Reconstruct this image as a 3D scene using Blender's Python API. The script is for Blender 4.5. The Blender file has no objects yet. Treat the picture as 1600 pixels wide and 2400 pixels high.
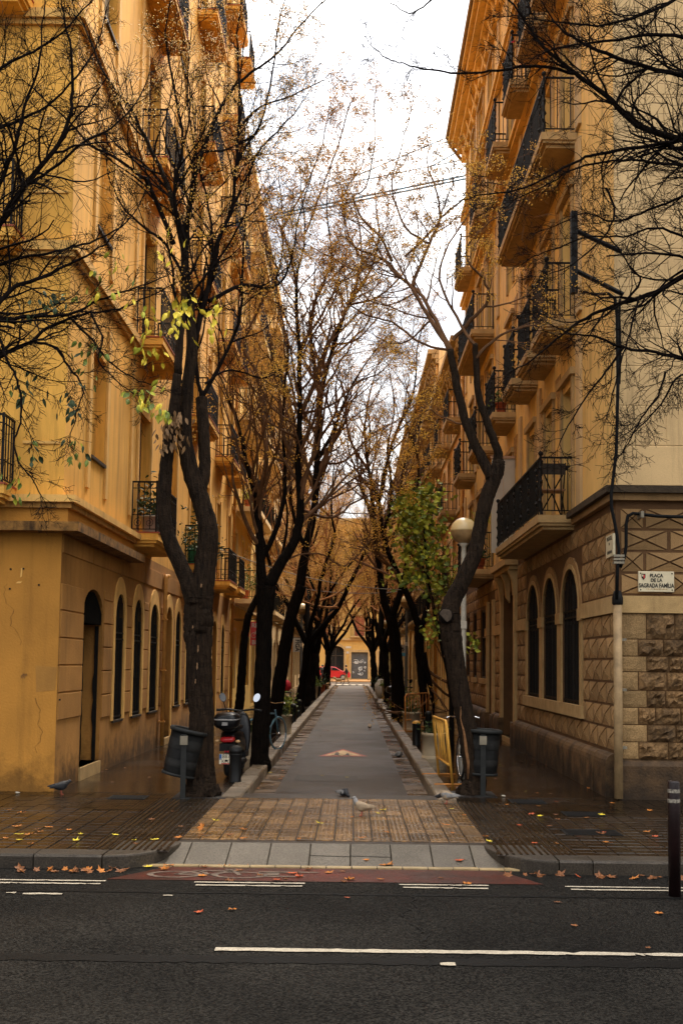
import bpy, bmesh, math, random
from mathutils import Vector, Matrix, Quaternion
random.seed(7)
PI = math.pi
sc = bpy.context.scene
col = sc.collection
# ------------------------------------------------------------------ camera
F, CAMH, PITCH, ROLL = 2650.0, 1.85, math.radians(4.5), math.radians(0.7)
CX = 826 + F * math.tan(PITCH) * math.sin(ROLL)
CY = 1553 - F * math.tan(PITCH) * math.cos(ROLL)
RM = Matrix.Rotation(PI / 2 + PITCH, 3, 'X') @ Matrix.Rotation(ROLL, 3, 'Z')
cam_data = bpy.data.cameras.new('camera')
cam = bpy.data.objects.new('camera', cam_data)
col.objects.link(cam)
cam_data.sensor_width = 36
cam_data.lens = F / 2400 * 36
cam_data.shift_x = (800 - CX) / 2400
cam_data.shift_y = (CY - 1200) / 2400
cam_data.clip_end = 3000
cam.matrix_world = Matrix.Translation((0, 0, CAMH)) @ RM.to_4x4()
sc.camera = cam
EYE = Vector((0, 0, CAMH))

# ------------------------------------------------------------------ sky, sun, exposure
SUN_EL, SUN_AZ = math.radians(54), math.radians(24)     # azimuth clockwise from +Y
world = bpy.data.worlds.new('World'); sc.world = world; world.use_nodes = True
wn = world.node_tree; wn.nodes.clear()
def wnode(t): return wn.nodes.new(t)
wout = wnode('ShaderNodeOutputWorld'); wbg = wnode('ShaderNodeBackground')
wsky = wnode('ShaderNodeTexSky'); wsky.sky_type = 'NISHITA'; wsky.sun_disc = False
wsky.sun_elevation = SUN_EL; wsky.sun_rotation = SUN_AZ
wsky.air_density = 1.0; wsky.dust_density = 3.0; wsky.ozone_density = 1.0
wco = wnode('ShaderNodeTexCoord'); wmp = wnode('ShaderNodeMapping'); wmp.inputs['Scale'].default_value = (1.0, 1.0, 2.2)
wmp.inputs['Location'].default_value = (0.35, 0.2, 0.1)
wns = wnode('ShaderNodeTexNoise'); wns.inputs['Scale'].default_value = 4.6; wns.inputs['Detail'].default_value = 6; wns.inputs['Roughness'].default_value = 0.55
wrm = wnode('ShaderNodeValToRGB')
wrm.color_ramp.elements[0].position = 0.44; wrm.color_ramp.elements[0].color = (0.06, 0.06, 0.06, 1)
wrm.color_ramp.elements[1].position = 0.68; wrm.color_ramp.elements[1].color = (1, 1, 1, 1)
wmx = wnode('ShaderNodeMixRGB'); wmx.inputs['Color2'].default_value = (21.0, 20.4, 19.4, 1)
wn.links.new(wco.outputs['Generated'], wmp.inputs['Vector']); wn.links.new(wmp.outputs['Vector'], wns.inputs['Vector'])
wn.links.new(wns.outputs['Fac'], wrm.inputs['Fac']); wn.links.new(wrm.outputs['Color'], wmx.inputs['Fac'])
wsp = wnode('ShaderNodeSeparateXYZ'); wn.links.new(wco.outputs['Generated'], wsp.inputs[0])      # overcast dome: zenith three times the horizon
wgr = wnode('ShaderNodeMapRange'); wgr.inputs['From Min'].default_value = 0.0; wgr.inputs['From Max'].default_value = 1.0; wgr.inputs['To Min'].default_value = 0.20; wgr.inputs['To Max'].default_value = 1.08
wn.links.new(wsp.outputs['Z'], wgr.inputs['Value'])
wsc = wnode('ShaderNodeVectorMath'); wsc.operation = 'SCALE'
whs = wnode('ShaderNodeHueSaturation'); whs.inputs['Saturation'].default_value = 0.5; wn.links.new(wsky.outputs['Color'], whs.inputs['Color'])      # blue thinned by high haze
wn.links.new(whs.outputs['Color'], wmx.inputs['Color1']); wn.links.new(wmx.outputs['Color'], wsc.inputs[0]); wn.links.new(wgr.outputs['Result'], wsc.inputs['Scale']); wn.links.new(wsc.outputs['Vector'], wbg.inputs['Color'])
wbg.inputs['Strength'].default_value = 0.09
wn.links.new(wbg.outputs['Background'], wout.inputs['Surface'])
sun_data = bpy.data.lights.new('sun', 'SUN'); sun_data.energy = 1.5; sun_data.angle = math.radians(28); sun_data.color = (1, 0.87, 0.68)
sun = bpy.data.objects.new('sun', sun_data); col.objects.link(sun)
sd = Vector((math.sin(SUN_AZ) * math.cos(SUN_EL), math.cos(SUN_AZ) * math.cos(SUN_EL), math.sin(SUN_EL)))
sun.rotation_euler = sd.to_track_quat('Z', 'Y').to_euler()
vs = sc.view_settings
vs.view_transform = 'Standard'; vs.look = 'None'; vs.exposure = 2.1; vs.gamma = 1.0; vs.use_curve_mapping = False
sc.cycles.use_denoising = True
sc.cycles.max_bounces = 7; sc.cycles.diffuse_bounces = 3; sc.cycles.glossy_bounces = 3

# ------------------------------------------------------------------ pixel helpers (photo pixels, 1600 x 2400)
def ray(px, py): return RM @ Vector(((px - CX) / F, -(py - CY) / F, -1))
def gp(px, py, z=0.0): d = ray(px, py); return EYE + d * ((z - CAMH) / d.z)
def wx(px, py, X): d = ray(px, py); return EYE + d * (X / d.x)
def wy(px, py, Y): d = ray(px, py); return EYE + d * (Y / d.y)
def D(x, y): return (x * 1.0204, y * 1.0204)

# ------------------------------------------------------------------ materials
MATS = {}
def mat(name, c, rough=0.8, var=0.15, scale=2.0, bump=0.15, bscale=40.0, streak=0.0, spec=0.3, c2=None, metal=0.0, wet=None, coat=0.0, dirt=0.0, fine=0.0, fscale=120.0, orand=0.0, stretch=None):
    if name in MATS: return MATS[name]
    m = bpy.data.materials.new(name); m.use_nodes = True; MATS[name] = m
    nt = m.node_tree; N = nt.nodes; L = nt.links
    b = N['Principled BSDF']
    b.inputs['Metallic'].default_value = metal; b.inputs['Roughness'].default_value = rough
    b.inputs['Specular IOR Level'].default_value = spec
    if coat: b.inputs['Coat Weight'].default_value = coat; b.inputs['Coat Roughness'].default_value = 0.1
    geo = N.new('ShaderNodeNewGeometry')
    ns = N.new('ShaderNodeTexNoise'); ns.inputs['Scale'].default_value = scale; ns.inputs['Detail'].default_value = 4; ns.inputs['Roughness'].default_value = 0.6
    if stretch:
        sm = N.new('ShaderNodeMapping'); sm.inputs['Scale'].default_value = stretch; L.new(geo.outputs['Position'], sm.inputs['Vector']); L.new(sm.outputs['Vector'], ns.inputs['Vector'])
    else: L.new(geo.outputs['Position'], ns.inputs['Vector'])
    rp = N.new('ShaderNodeMapRange'); rp.inputs['From Min'].default_value = 0.3; rp.inputs['From Max'].default_value = 0.7
    L.new(ns.outputs['Fac'], rp.inputs['Value'])
    mx = N.new('ShaderNodeMixRGB')
    if c2 is None:
        c2 = tuple(min(1, x * (1 + var)) for x in c); c1 = tuple(x * (1 - var) for x in c)
    else: c1 = c
    mx.inputs['Color1'].default_value = (*c1, 1); mx.inputs['Color2'].default_value = (*c2, 1)
    L.new(rp.outputs['Result'], mx.inputs['Fac'])
    out = mx.outputs['Color']
    if orand:
        oi = N.new('ShaderNodeObjectInfo'); om = N.new('ShaderNodeMapRange'); om.inputs['To Min'].default_value = 1 - orand; om.inputs['To Max'].default_value = 1 + orand
        L.new(oi.outputs['Random'], om.inputs['Value']); vm = N.new('ShaderNodeVectorMath'); vm.operation = 'SCALE'
        L.new(out, vm.inputs[0]); L.new(om.outputs['Result'], vm.inputs['Scale']); out = vm.outputs['Vector']
    if fine:
        fn = N.new('ShaderNodeTexNoise'); fn.inputs['Scale'].default_value = fscale; fn.inputs['Detail'].default_value = 2
        L.new(geo.outputs['Position'], fn.inputs['Vector'])
        fr = N.new('ShaderNodeMapRange'); fr.inputs['From Min'].default_value = 0.35; fr.inputs['From Max'].default_value = 0.65
        fr.inputs['To Min'].default_value = 1 - fine; fr.inputs['To Max'].default_value = 1 + fine
        L.new(fn.outputs['Fac'], fr.inputs['Value'])
        vm = N.new('ShaderNodeVectorMath'); vm.operation = 'SCALE'
        L.new(out, vm.inputs[0]); L.new(fr.outputs['Result'], vm.inputs['Scale']); out = vm.outputs['Vector']
    if streak:
        mp = N.new('ShaderNodeMapping'); mp.inputs['Scale'].default_value = (3.2, 3.2, 0.22)
        L.new(geo.outputs['Position'], mp.inputs['Vector'])
        sn = N.new('ShaderNodeTexNoise'); sn.inputs['Scale'].default_value = 1.6; sn.inputs['Detail'].default_value = 7; sn.inputs['Roughness'].default_value = 0.65
        L.new(mp.outputs['Vector'], sn.inputs['Vector'])
        sr = N.new('ShaderNodeMapRange'); sr.inputs['From Min'].default_value = 0.5; sr.inputs['From Max'].default_value = 0.72
        sr.inputs['To Min'].default_value = 1.0; sr.inputs['To Max'].default_value = 1 - streak
        L.new(sn.outputs['Fac'], sr.inputs['Value'])
        vm = N.new('ShaderNodeVectorMath'); vm.operation = 'SCALE'
        L.new(out, vm.inputs[0]); L.new(sr.outputs['Result'], vm.inputs['Scale']); out = vm.outputs['Vector']
    if dirt:      # splash-back grime with a ragged upper edge on the foot of a wall
        sx = N.new('ShaderNodeSeparateXYZ'); L.new(geo.outputs['Position'], sx.inputs[0])
        dn = N.new('ShaderNodeTexNoise'); dn.inputs['Scale'].default_value = 3.0; dn.inputs['Detail'].default_value = 8; dn.inputs['Roughness'].default_value = 0.7
        L.new(geo.outputs['Position'], dn.inputs['Vector'])
        ad = N.new('ShaderNodeMath'); ad.operation = 'MULTIPLY_ADD'; ad.inputs[1].default_value = 1.6; L.new(dn.outputs['Fac'], ad.inputs[0]); L.new(sx.outputs['Z'], ad.inputs[2])
        dr = N.new('ShaderNodeMapRange'); dr.inputs['From Min'].default_value = 0.85; dr.inputs['From Max'].default_value = 1.35
        dr.inputs['To Min'].default_value = 1 - dirt; dr.inputs['To Max'].default_value = 1.0
        L.new(ad.outputs[0], dr.inputs['Value'])
        vm = N.new('ShaderNodeVectorMath'); vm.operation = 'SCALE'
        L.new(out, vm.inputs[0]); L.new(dr.outputs['Result'], vm.inputs['Scale']); out = vm.outputs['Vector']
    L.new(out, b.inputs['Base Color'])
    if wet:       # (dry roughness, wet roughness, noise scale)
        wn_ = N.new('ShaderNodeTexNoise'); wn_.inputs['Scale'].default_value = wet[2]; wn_.inputs['Detail'].default_value = 5
        L.new(geo.outputs['Position'], wn_.inputs['Vector'])
        wr = N.new('ShaderNodeMapRange'); wr.inputs['From Min'].default_value = 0.38; wr.inputs['From Max'].default_value = 0.6
        wr.inputs['To Min'].default_value = wet[1]; wr.inputs['To Max'].default_value = wet[0]
        L.new(wn_.outputs['Fac'], wr.inputs['Value']); L.new(wr.outputs['Result'], b.inputs['Roughness'])
    if bump:
        bn = N.new('ShaderNodeTexNoise'); bn.inputs['Scale'].default_value = bscale; bn.inputs['Detail'].default_value = 3
        L.new(geo.outputs['Position'], bn.inputs['Vector'])
        bp = N.new('ShaderNodeBump'); bp.inputs['Strength'].default_value = bump; bp.inputs['Distance'].default_value = 0.02
        L.new(bn.outputs['Fac'], bp.inputs['Height']); L.new(bp.outputs['Normal'], b.inputs['Normal'])
    return m
def addbump(m, tex_fn, strength, dist):
    """a second, patterned relief on top of a material's own"""
    nt = m.node_tree; N = nt.nodes; L = nt.links; b = N['Principled BSDF']
    geo = N.new('ShaderNodeNewGeometry'); h = tex_fn(N, L, geo)
    bp = N.new('ShaderNodeBump'); bp.inputs['Strength'].default_value = strength; bp.inputs['Distance'].default_value = dist
    L.new(h, bp.inputs['Height'])
    if b.inputs['Normal'].is_linked: L.new(b.inputs['Normal'].links[0].from_socket, bp.inputs['Normal'])
    L.new(bp.outputs['Normal'], b.inputs['Normal'])

OCHRE = mat('ochre_plaster', (0.44, 0.195, 0.030), 0.85, 0.26, 0.55, 0.3, 30, streak=0.25, dirt=0.6, fine=0.1)
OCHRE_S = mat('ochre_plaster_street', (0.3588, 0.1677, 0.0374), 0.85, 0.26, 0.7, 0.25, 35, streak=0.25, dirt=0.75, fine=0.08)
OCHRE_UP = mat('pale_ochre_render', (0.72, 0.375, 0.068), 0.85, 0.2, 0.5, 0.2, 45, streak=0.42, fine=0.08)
TRIM = mat('plaster_trim', (0.68, 0.39, 0.11), 0.85, 0.15, 3, 0.2, 50, streak=0.3)
LEDGED = mat('soot_stained_ledge', (0.20, 0.095, 0.022), 0.85, 0.7, 7, 0.3, 50, streak=0.85)
LEDGE = mat('stained_ledge', (0.3570, 0.1785, 0.0425), 0.8, 0.5, 5, 0.3, 50, streak=0.75)
SANDR = mat('sand_render', (0.54, 0.365, 0.175), 0.85, 0.2, 0.6, 0.2, 40, streak=0.35, fine=0.1)
SANDW = mat('sand_render_warm', (0.74, 0.46, 0.145), 0.85, 0.18, 0.8, 0.2, 40, streak=0.38)
BROWN = mat('sgraffito_joint', (0.10, 0.048, 0.017), 0.85, 0.2, 3, 0.2, 60)
PANEL = mat('sgraffito_panel', (0.285, 0.165, 0.066), 0.85, 0.2, 1.2, 0.3, 60, streak=0.35, dirt=0.5, fine=0.12, orand=0.16)
STONE = mat('dressed_stone', (0.4080, 0.2635, 0.1105), 0.85, 0.18, 4, 0.35, 80, streak=0.2, fine=0.12)
QUOIN = mat('quoin_stone', (0.2550, 0.1573, 0.0663), 0.85, 0.2, 5, 0.5, 60, fine=0.2, fscale=50, orand=0.15)
RUBBLE = mat('rock_faced_stone', (0.1360, 0.0760, 0.0304), 0.85, 0.45, 7, 0.8, 25, fine=0.25, fscale=30, orand=0.3)
PLINTH = mat('plinth_stone', (0.0975, 0.0525, 0.0203), 0.7, 0.4, 3, 0.4, 30, dirt=0.7, streak=0.3, orand=0.3)
GRAFF = mat('graffiti_plinth', (0.0630, 0.0336, 0.0126), 0.7, 0.5, 5, 0.5, 30, dirt=0.6)
DARKLEDGE = mat('mossy_ledge', (0.0450, 0.0288, 0.0144), 0.85, 0.5, 6, 0.4, 40, streak=0.4)
IRON = mat('black_iron', (0.0070, 0.0063, 0.0056), 0.6, 0.3, 8, 0.1, 90, spec=0.15)
GREYIRON = mat('grey_steel', (0.014, 0.0145, 0.0135), 0.6, 0.3, 8, 0.1, 90, spec=0.2)
GLASS = mat('dark_glass', (0.012, 0.012, 0.012), 0.08, 0.2, 1, 0.0, spec=0.6)
DARKWOOD = mat('dark_wood', (0.03, 0.02, 0.013), 0.6, 0.3, 6, 0.2, 60)
SHUT = mat('brown_shutter', (0.19, 0.10, 0.045), 0.65, 0.25, 5, 0.15, 60)
SHUTG = mat('grey_shutter', (0.22, 0.18, 0.12), 0.65, 0.2, 5, 0.15, 60)
WHITE = mat('white_paint', (0.45, 0.40, 0.32), 0.5, 0.06, 3, 0.05, 60)
REDSTRIP = mat('red_tile_edge', (0.30, 0.07, 0.03), 0.7, 0.3, 8, 0.2, 60)
PIPE = mat('painted_pipe', (0.52, 0.25, 0.055), 0.55, 0.2, 5, 0.1, 60)
PIPEW = mat('worn_cream_pipe', (0.3000, 0.1980, 0.0960), 0.55, 0.3, 6, 0.15, 60, streak=0.4)
BARK = mat('bark', (0.0035, 0.0028, 0.0024), 0.95, 0.6, 9, 1.0, 38, spec=0.06, c2=(0.012, 0.0085, 0.006), stretch=(3.2, 3.2, 0.55))
BARKB = mat('brown_bark', (0.007, 0.0048, 0.0034), 0.9, 0.5, 9, 0.8, 38, spec=0.08, c2=(0.030, 0.0185, 0.011), stretch=(3.2, 3.2, 0.55))
TWIG = mat('twig_bark', (0.11, 0.055, 0.026), 0.9, 0.4, 4, 0.0, spec=0.1)
TWIGD = mat('dark_twig_bark', (0.0080, 0.0056, 0.0048), 0.95, 0.4, 4, 0.0, spec=0.05)
BERRY = mat('yellow_berry', (0.78, 0.40, 0.05), 0.5, 0.4, 3, 0.0)
BERRYD = mat('brown_berry', (0.85, 0.44, 0.09), 0.6, 0.4, 3, 0.0)
CUTWOOD = mat('sawn_wood', (0.055, 0.038, 0.025), 0.8, 0.35, 25, 0.4, 60)
LEAFY = mat('yellow_leaf', (0.62, 0.48, 0.035), 0.55, 0.25, 6, 0.0)
LEAFG = mat('green_leaf', (0.13, 0.17, 0.025), 0.55, 0.35, 6, 0.0)
LEAFLG = mat('light_green_leaf', (0.38, 0.38, 0.035), 0.55, 0.4, 3, 0.0)
LEAFDK = mat('dark_green_leaf', (0.03, 0.05, 0.016), 0.5, 0.4, 5, 0.0)
LEAFDEAD = mat('dead_leaf', (0.20, 0.11, 0.045), 0.7, 0.4, 6, 0.0)
LEAFO = mat('orange_leaf', (0.36, 0.12, 0.015), 0.5, 0.35, 14, 0.1, 60)
LEAFR = mat('red_leaf', (0.3680, 0.0640, 0.0160), 0.5, 0.3, 14, 0.1, 60)
LEAFB = mat('brown_leaf', (0.16, 0.055, 0.014), 0.5, 0.35, 14, 0.1, 60)
ASPH = mat('wet_asphalt', (0.0085, 0.0076, 0.0063), 0.6, 0.5, 0.45, 1.0, 70, wet=(0.8, 0.6, 0.7), spec=0.07, fine=1.3, fscale=58)
ASPHP = mat('passage_asphalt', (0.027, 0.0162, 0.0080), 0.55, 0.28, 1.0, 0.35, 70, wet=(0.55, 0.35, 0.5), spec=0.2, fine=0.6, fscale=30)
SEAM = mat('tar_seam', (0.0025, 0.0025, 0.0025), 0.6, 0.3, 4, 0.3, 60, spec=0.08)
REDLANE = mat('red_lane_paint', (0.075, 0.011, 0.005), 0.5, 0.35, 2.2, 0.3, 110, wet=(0.5, 0.28, 1.0), fine=0.5, fscale=40, spec=0.2, c2=(0.020, 0.009, 0.006))
LINE = mat('white_line_paint', (0.3360, 0.2880, 0.2160), 0.6, 0.12, 20, 0.5, 110, fine=0.2, fscale=60)
PAVE = mat('wet_pavement', (0.0165, 0.0090, 0.0045), 0.3, 0.35, 1.2, 0.08, 50, wet=(0.22, 0.04, 0.8), spec=0.4)
TILE = mat('panot_tile', (0.0150, 0.0086, 0.0040), 0.35, 0.4, 1.3, 0.10, 60, wet=(0.28, 0.08, 0.9), spec=0.3, fine=0.4, fscale=26, orand=0.35)
TILEC = mat('crossing_tile', (0.1144, 0.0598, 0.0194), 0.35, 0.4, 1.0, 0.15, 60, wet=(0.30, 0.10, 0.9), spec=0.35, fine=0.5, fscale=26, orand=0.4)
TACT = mat('tactile_tile', (0.0225, 0.0142, 0.0075), 0.35, 0.3, 1.3, 0.1, 60, wet=(0.3, 0.12, 0.9), spec=0.3, orand=0.25)
MORTAR = mat('dark_mortar', (0.022, 0.014, 0.008), 0.5, 0.3, 4, 0.3, 60)
GRANITE = mat('granite', (0.088, 0.074, 0.056), 0.55, 0.15, 3, 0.4, 120, wet=(0.6, 0.35, 1.2), fine=0.35, fscale=60, orand=0.16)
KERB = mat('passage_kerb', (0.155, 0.118, 0.08), 0.5, 0.3, 2.5, 0.4, 80, wet=(0.55, 0.25, 1.2), fine=0.3, fscale=40, orand=0.25)
DKERB = mat('dark_kerb', (0.0338, 0.0263, 0.0188), 0.5, 0.3, 3, 0.4, 100, wet=(0.55, 0.3, 1.2), fine=0.4, fscale=60, orand=0.2, spec=0.2)
GUTTER = mat('gutter_stone', (0.075, 0.040, 0.013), 0.3, 0.45, 3, 0.5, 40, wet=(0.4, 0.1, 1.5), spec=0.4, orand=0.4)
SOIL = mat('wet_soil', (0.012, 0.009, 0.007), 0.5, 0.4, 12, 0.9, 40)
BLACKP = mat('black_plastic', (0.008, 0.008, 0.008), 0.45, 0.2, 5, 0.05, 90, spec=0.2)
BLACKG = mat('black_gloss', (0.006, 0.006, 0.007), 0.28, 0.2, 5, 0.0, spec=0.25)
GREYP = mat('grey_plastic', (0.22, 0.21, 0.2), 0.4, 0.1, 5, 0.05, 90)
RUBBER = mat('rubber', (0.012, 0.012, 0.012), 0.8, 0.2, 5, 0.2, 90)
CHROME = mat('chrome', (0.7, 0.7, 0.7), 0.18, 0.05, 5, 0.0, metal=1.0)
MIRROR = mat('mirror_glass', (0.9, 0.9, 0.9), 0.03, 0.0, 5, 0.0, metal=1.0)
REDLENS = mat('red_lens', (0.45, 0.015, 0.02), 0.2, 0.1, 5, 0.0, spec=0.6)
AMBER = mat('amber_lens', (0.5, 0.3, 0.12), 0.2, 0.1, 5, 0.0, spec=0.6)
PLATEM = mat('plate_white', (0.75, 0.68, 0.50), 0.4, 0.05, 5, 0.0)
BLUEP = mat('blue_print', (0.02, 0.10, 0.30), 0.5, 0.05, 5, 0.0)
INK = mat('black_ink', (0.015, 0.013, 0.012), 0.6, 0.1, 5, 0.0)
YELLOW = mat('yellow_barrier_paint', (0.6120, 0.3060, 0.0467), 0.5, 0.25, 7, 0.1, 60)
YELLOWR = mat('rusty_yellow_paint', (0.50, 0.19, 0.035), 0.6, 0.35, 7, 0.1, 60)
BINM = mat('bin_enamel', (0.005, 0.0048, 0.0044), 0.6, 0.5, 7, 0.1, 40, spec=0.1, streak=0.3)
BINBAND = mat('bin_band', (0.010, 0.0095, 0.0085), 0.6, 0.5, 7, 0.15, 40, spec=0.1, streak=0.3)
CREAM = mat('cream_concrete', (0.4160, 0.3280, 0.2080), 0.6, 0.15, 4, 0.2, 60, streak=0.25)
POLE = mat('galvanised_pole', (0.3570, 0.3230, 0.2550), 0.5, 0.2, 6, 0.2, 60, fine=0.2)
POLED = mat('dark_pole', (0.10, 0.10, 0.09), 0.5, 0.2, 6, 0.2, 60)
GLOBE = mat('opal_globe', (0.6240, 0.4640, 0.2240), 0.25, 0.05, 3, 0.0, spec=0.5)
GLOBED = mat('dark_globe', (0.2720, 0.1680, 0.0720), 0.35, 0.4, 6, 0.05, 40)  # darker, browner tone for the lower half of each globe
TERRA = mat('terracotta', (0.36, 0.09, 0.035), 0.7, 0.2, 6, 0.15, 60)
SIGNW = mat('enamel_sign', (0.6000, 0.5100, 0.3375), 0.35, 0.12, 5, 0.03, 60, streak=0.15)
REDSIGN = mat('red_sign', (0.50, 0.05, 0.045), 0.5, 0.1, 5, 0.0)
CARRED = mat('car_red', (0.42, 0.012, 0.02), 0.25, 0.05, 5, 0.0, spec=0.5, coat=0.6)
BRICK = mat('brick_wall', (0.42, 0.17, 0.06), 0.85, 0.35, 6, 0.4, 40)
GREEN = mat('green_crate', (0.02, 0.14, 0.06), 0.5, 0.2, 5, 0.0)
BLUEST = mat('blue_steel', (0.14, 0.22, 0.28), 0.5, 0.2, 2, 0.0)
POSTER = mat('lime_poster', (0.50, 0.55, 0.08), 0.5, 0.3, 8, 0.0)
SKIN = mat('skin', (0.42, 0.24, 0.16), 0.6, 0.1, 5, 0.0)
CLOTHD = mat('dark_cloth', (0.015, 0.016, 0.02), 0.8, 0.2, 8, 0.1, 60)
CLOTHB = mat('blue_cloth', (0.03, 0.05, 0.14), 0.8, 0.2, 8, 0.1, 60)
CLOTHK = mat('khaki_cloth', (0.22, 0.15, 0.08), 0.8, 0.2, 8, 0.1, 60)
CLOTHR = mat('red_cloth', (0.45, 0.02, 0.03), 0.8, 0.25, 8, 0.2, 30)
SACK = mat('white_sack', (0.50, 0.45, 0.38), 0.7, 0.2, 6, 0.3, 25)
CARD = mat('cardboard', (0.40, 0.22, 0.09), 0.8, 0.15, 6, 0.1, 40)
CABLE = mat('black_cable', (0.006, 0.006, 0.006), 0.7, 0.2, 6, 0.0, spec=0.1)
CLAMP = mat('zinc_clamp', (0.22, 0.19, 0.14), 0.4, 0.2, 6, 0.0, metal=0.5)
BIRDG = mat('grey_feather', (0.20, 0.19, 0.18), 0.7, 0.35, 30, 0.1, 60)
BIRDW = mat('pale_feather', (0.26, 0.19, 0.12), 0.7, 0.2, 30, 0.1, 60)
BIRDD = mat('dark_feather', (0.02, 0.02, 0.022), 0.6, 0.3, 30, 0.1, 60)
PINK = mat('bird_leg', (0.4, 0.1, 0.06), 0.6, 0.1, 5, 0.0)
RENDER2 = mat('yellow_render', (0.84, 0.54, 0.15), 0.85, 0.12, 0.8, 0.2, 40, streak=0.2)
RENDER3 = mat('cream_render', (0.80, 0.57, 0.28), 0.85, 0.12, 0.8, 0.2, 40, streak=0.2)
RENDER4 = mat('far_yellow_render', (0.50, 0.30, 0.085), 0.85, 0.1, 0.5, 0.1, 40, streak=0.15)
FARSAND = mat('leaf_strewn_earth', (0.40, 0.20, 0.07), 0.7, 0.3, 3, 0.3, 20)

# relief of the pavement tiles (four by four pads a tile) and joints where the tiles get too small
def pads(period):
    def fn(N, L, geo):
        sp = N.new('ShaderNodeSeparateXYZ'); L.new(geo.outputs['Position'], sp.inputs[0])
        outs = []
        for ax in ('X', 'Y'):
            a = N.new('ShaderNodeMath'); a.operation = 'MULTIPLY'; a.inputs[1].default_value = 2 * PI / period; L.new(sp.outputs[ax], a.inputs[0])
            s = N.new('ShaderNodeMath'); s.operation = 'SINE'; L.new(a.outputs[0], s.inputs[0]); outs.append(s.outputs[0])
        m = N.new('ShaderNodeMath'); m.operation = 'MAXIMUM'; L.new(outs[0], m.inputs[0]); L.new(outs[1], m.inputs[1])
        return m.outputs[0]
    return fn
addbump(TILEC, pads(0.05), 0.45, 0.006); addbump(TILE, pads(0.05), 0.22, 0.004)
def tilejoint(N, L, geo):
    br = N.new('ShaderNodeTexBrick'); br.offset = 0; br.inputs['Scale'].default_value = 1; br.inputs['Brick Width'].default_value = 0.2; br.inputs['Row Height'].default_value = 0.2
    br.inputs['Mortar Size'].default_value = 0.006; L.new(geo.outputs['Position'], br.inputs['Vector'])
    iv = N.new('ShaderNodeMath'); iv.operation = 'SUBTRACT'; iv.inputs[0].default_value = 1; L.new(br.outputs['Fac'], iv.inputs[1]); return iv.outputs[0]
addbump(PAVE, tilejoint, 0.3, 0.004)
def barkridge(N, L, geo):
    mp = N.new('ShaderNodeMapping'); mp.inputs['Scale'].default_value = (16, 16, 2.6); L.new(geo.outputs['Position'], mp.inputs['Vector'])
    vo = N.new('ShaderNodeTexNoise'); vo.inputs['Scale'].default_value = 2.2; vo.inputs['Detail'].default_value = 6; L.new(mp.outputs['Vector'], vo.inputs['Vector']); return vo.outputs['Fac']
addbump(BARK, barkridge, 1.0, 0.05); addbump(BARKB, barkridge, 1.0, 0.04)

# ------------------------------------------------------------------ object helpers
LOC = {}
def thing(name, label, cat, loc=(0, 0, 0), rz=0.0, group=None):
    o = bpy.data.objects.new(name, None); col.objects.link(o)
    o.empty_display_size = 0.1
    o.location = loc; o.rotation_euler = (0, 0, rz)
    o['label'] = label; o['category'] = cat
    if group: o['group'] = group
    LOC[o.name] = Matrix.Translation(loc) @ Matrix.Rotation(rz, 4, 'Z')
    return o
def tag(o, label, cat, group=None):
    o['label'] = label; o['category'] = cat
    if group: o['group'] = group
    return o
def link(name, me, parent=None, local=False, loc=None, rot=None, scale=None):
    o = bpy.data.objects.new(name, me); col.objects.link(o)
    if parent is not None:
        o.parent = parent
        if not local and parent.name in LOC: o.matrix_parent_inverse = LOC[parent.name].inverted()
    if loc is not None: o.location = loc
    if rot is not None: o.rotation_euler = rot
    if scale is not None: o.scale = scale
    return o
def copy_tree(src, loc, rz, label=None, group=None):
    r = src.copy(); col.objects.link(r); r.location = loc; r.rotation_euler = (0, 0, rz)
    if label: r['label'] = label
    if group: r['group'] = group
    def rec(a, b):
        for ch in list(a.children):
            c = ch.copy(); col.objects.link(c); c.parent = b; rec(ch, c)
    rec(src, r)
    return r

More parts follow.
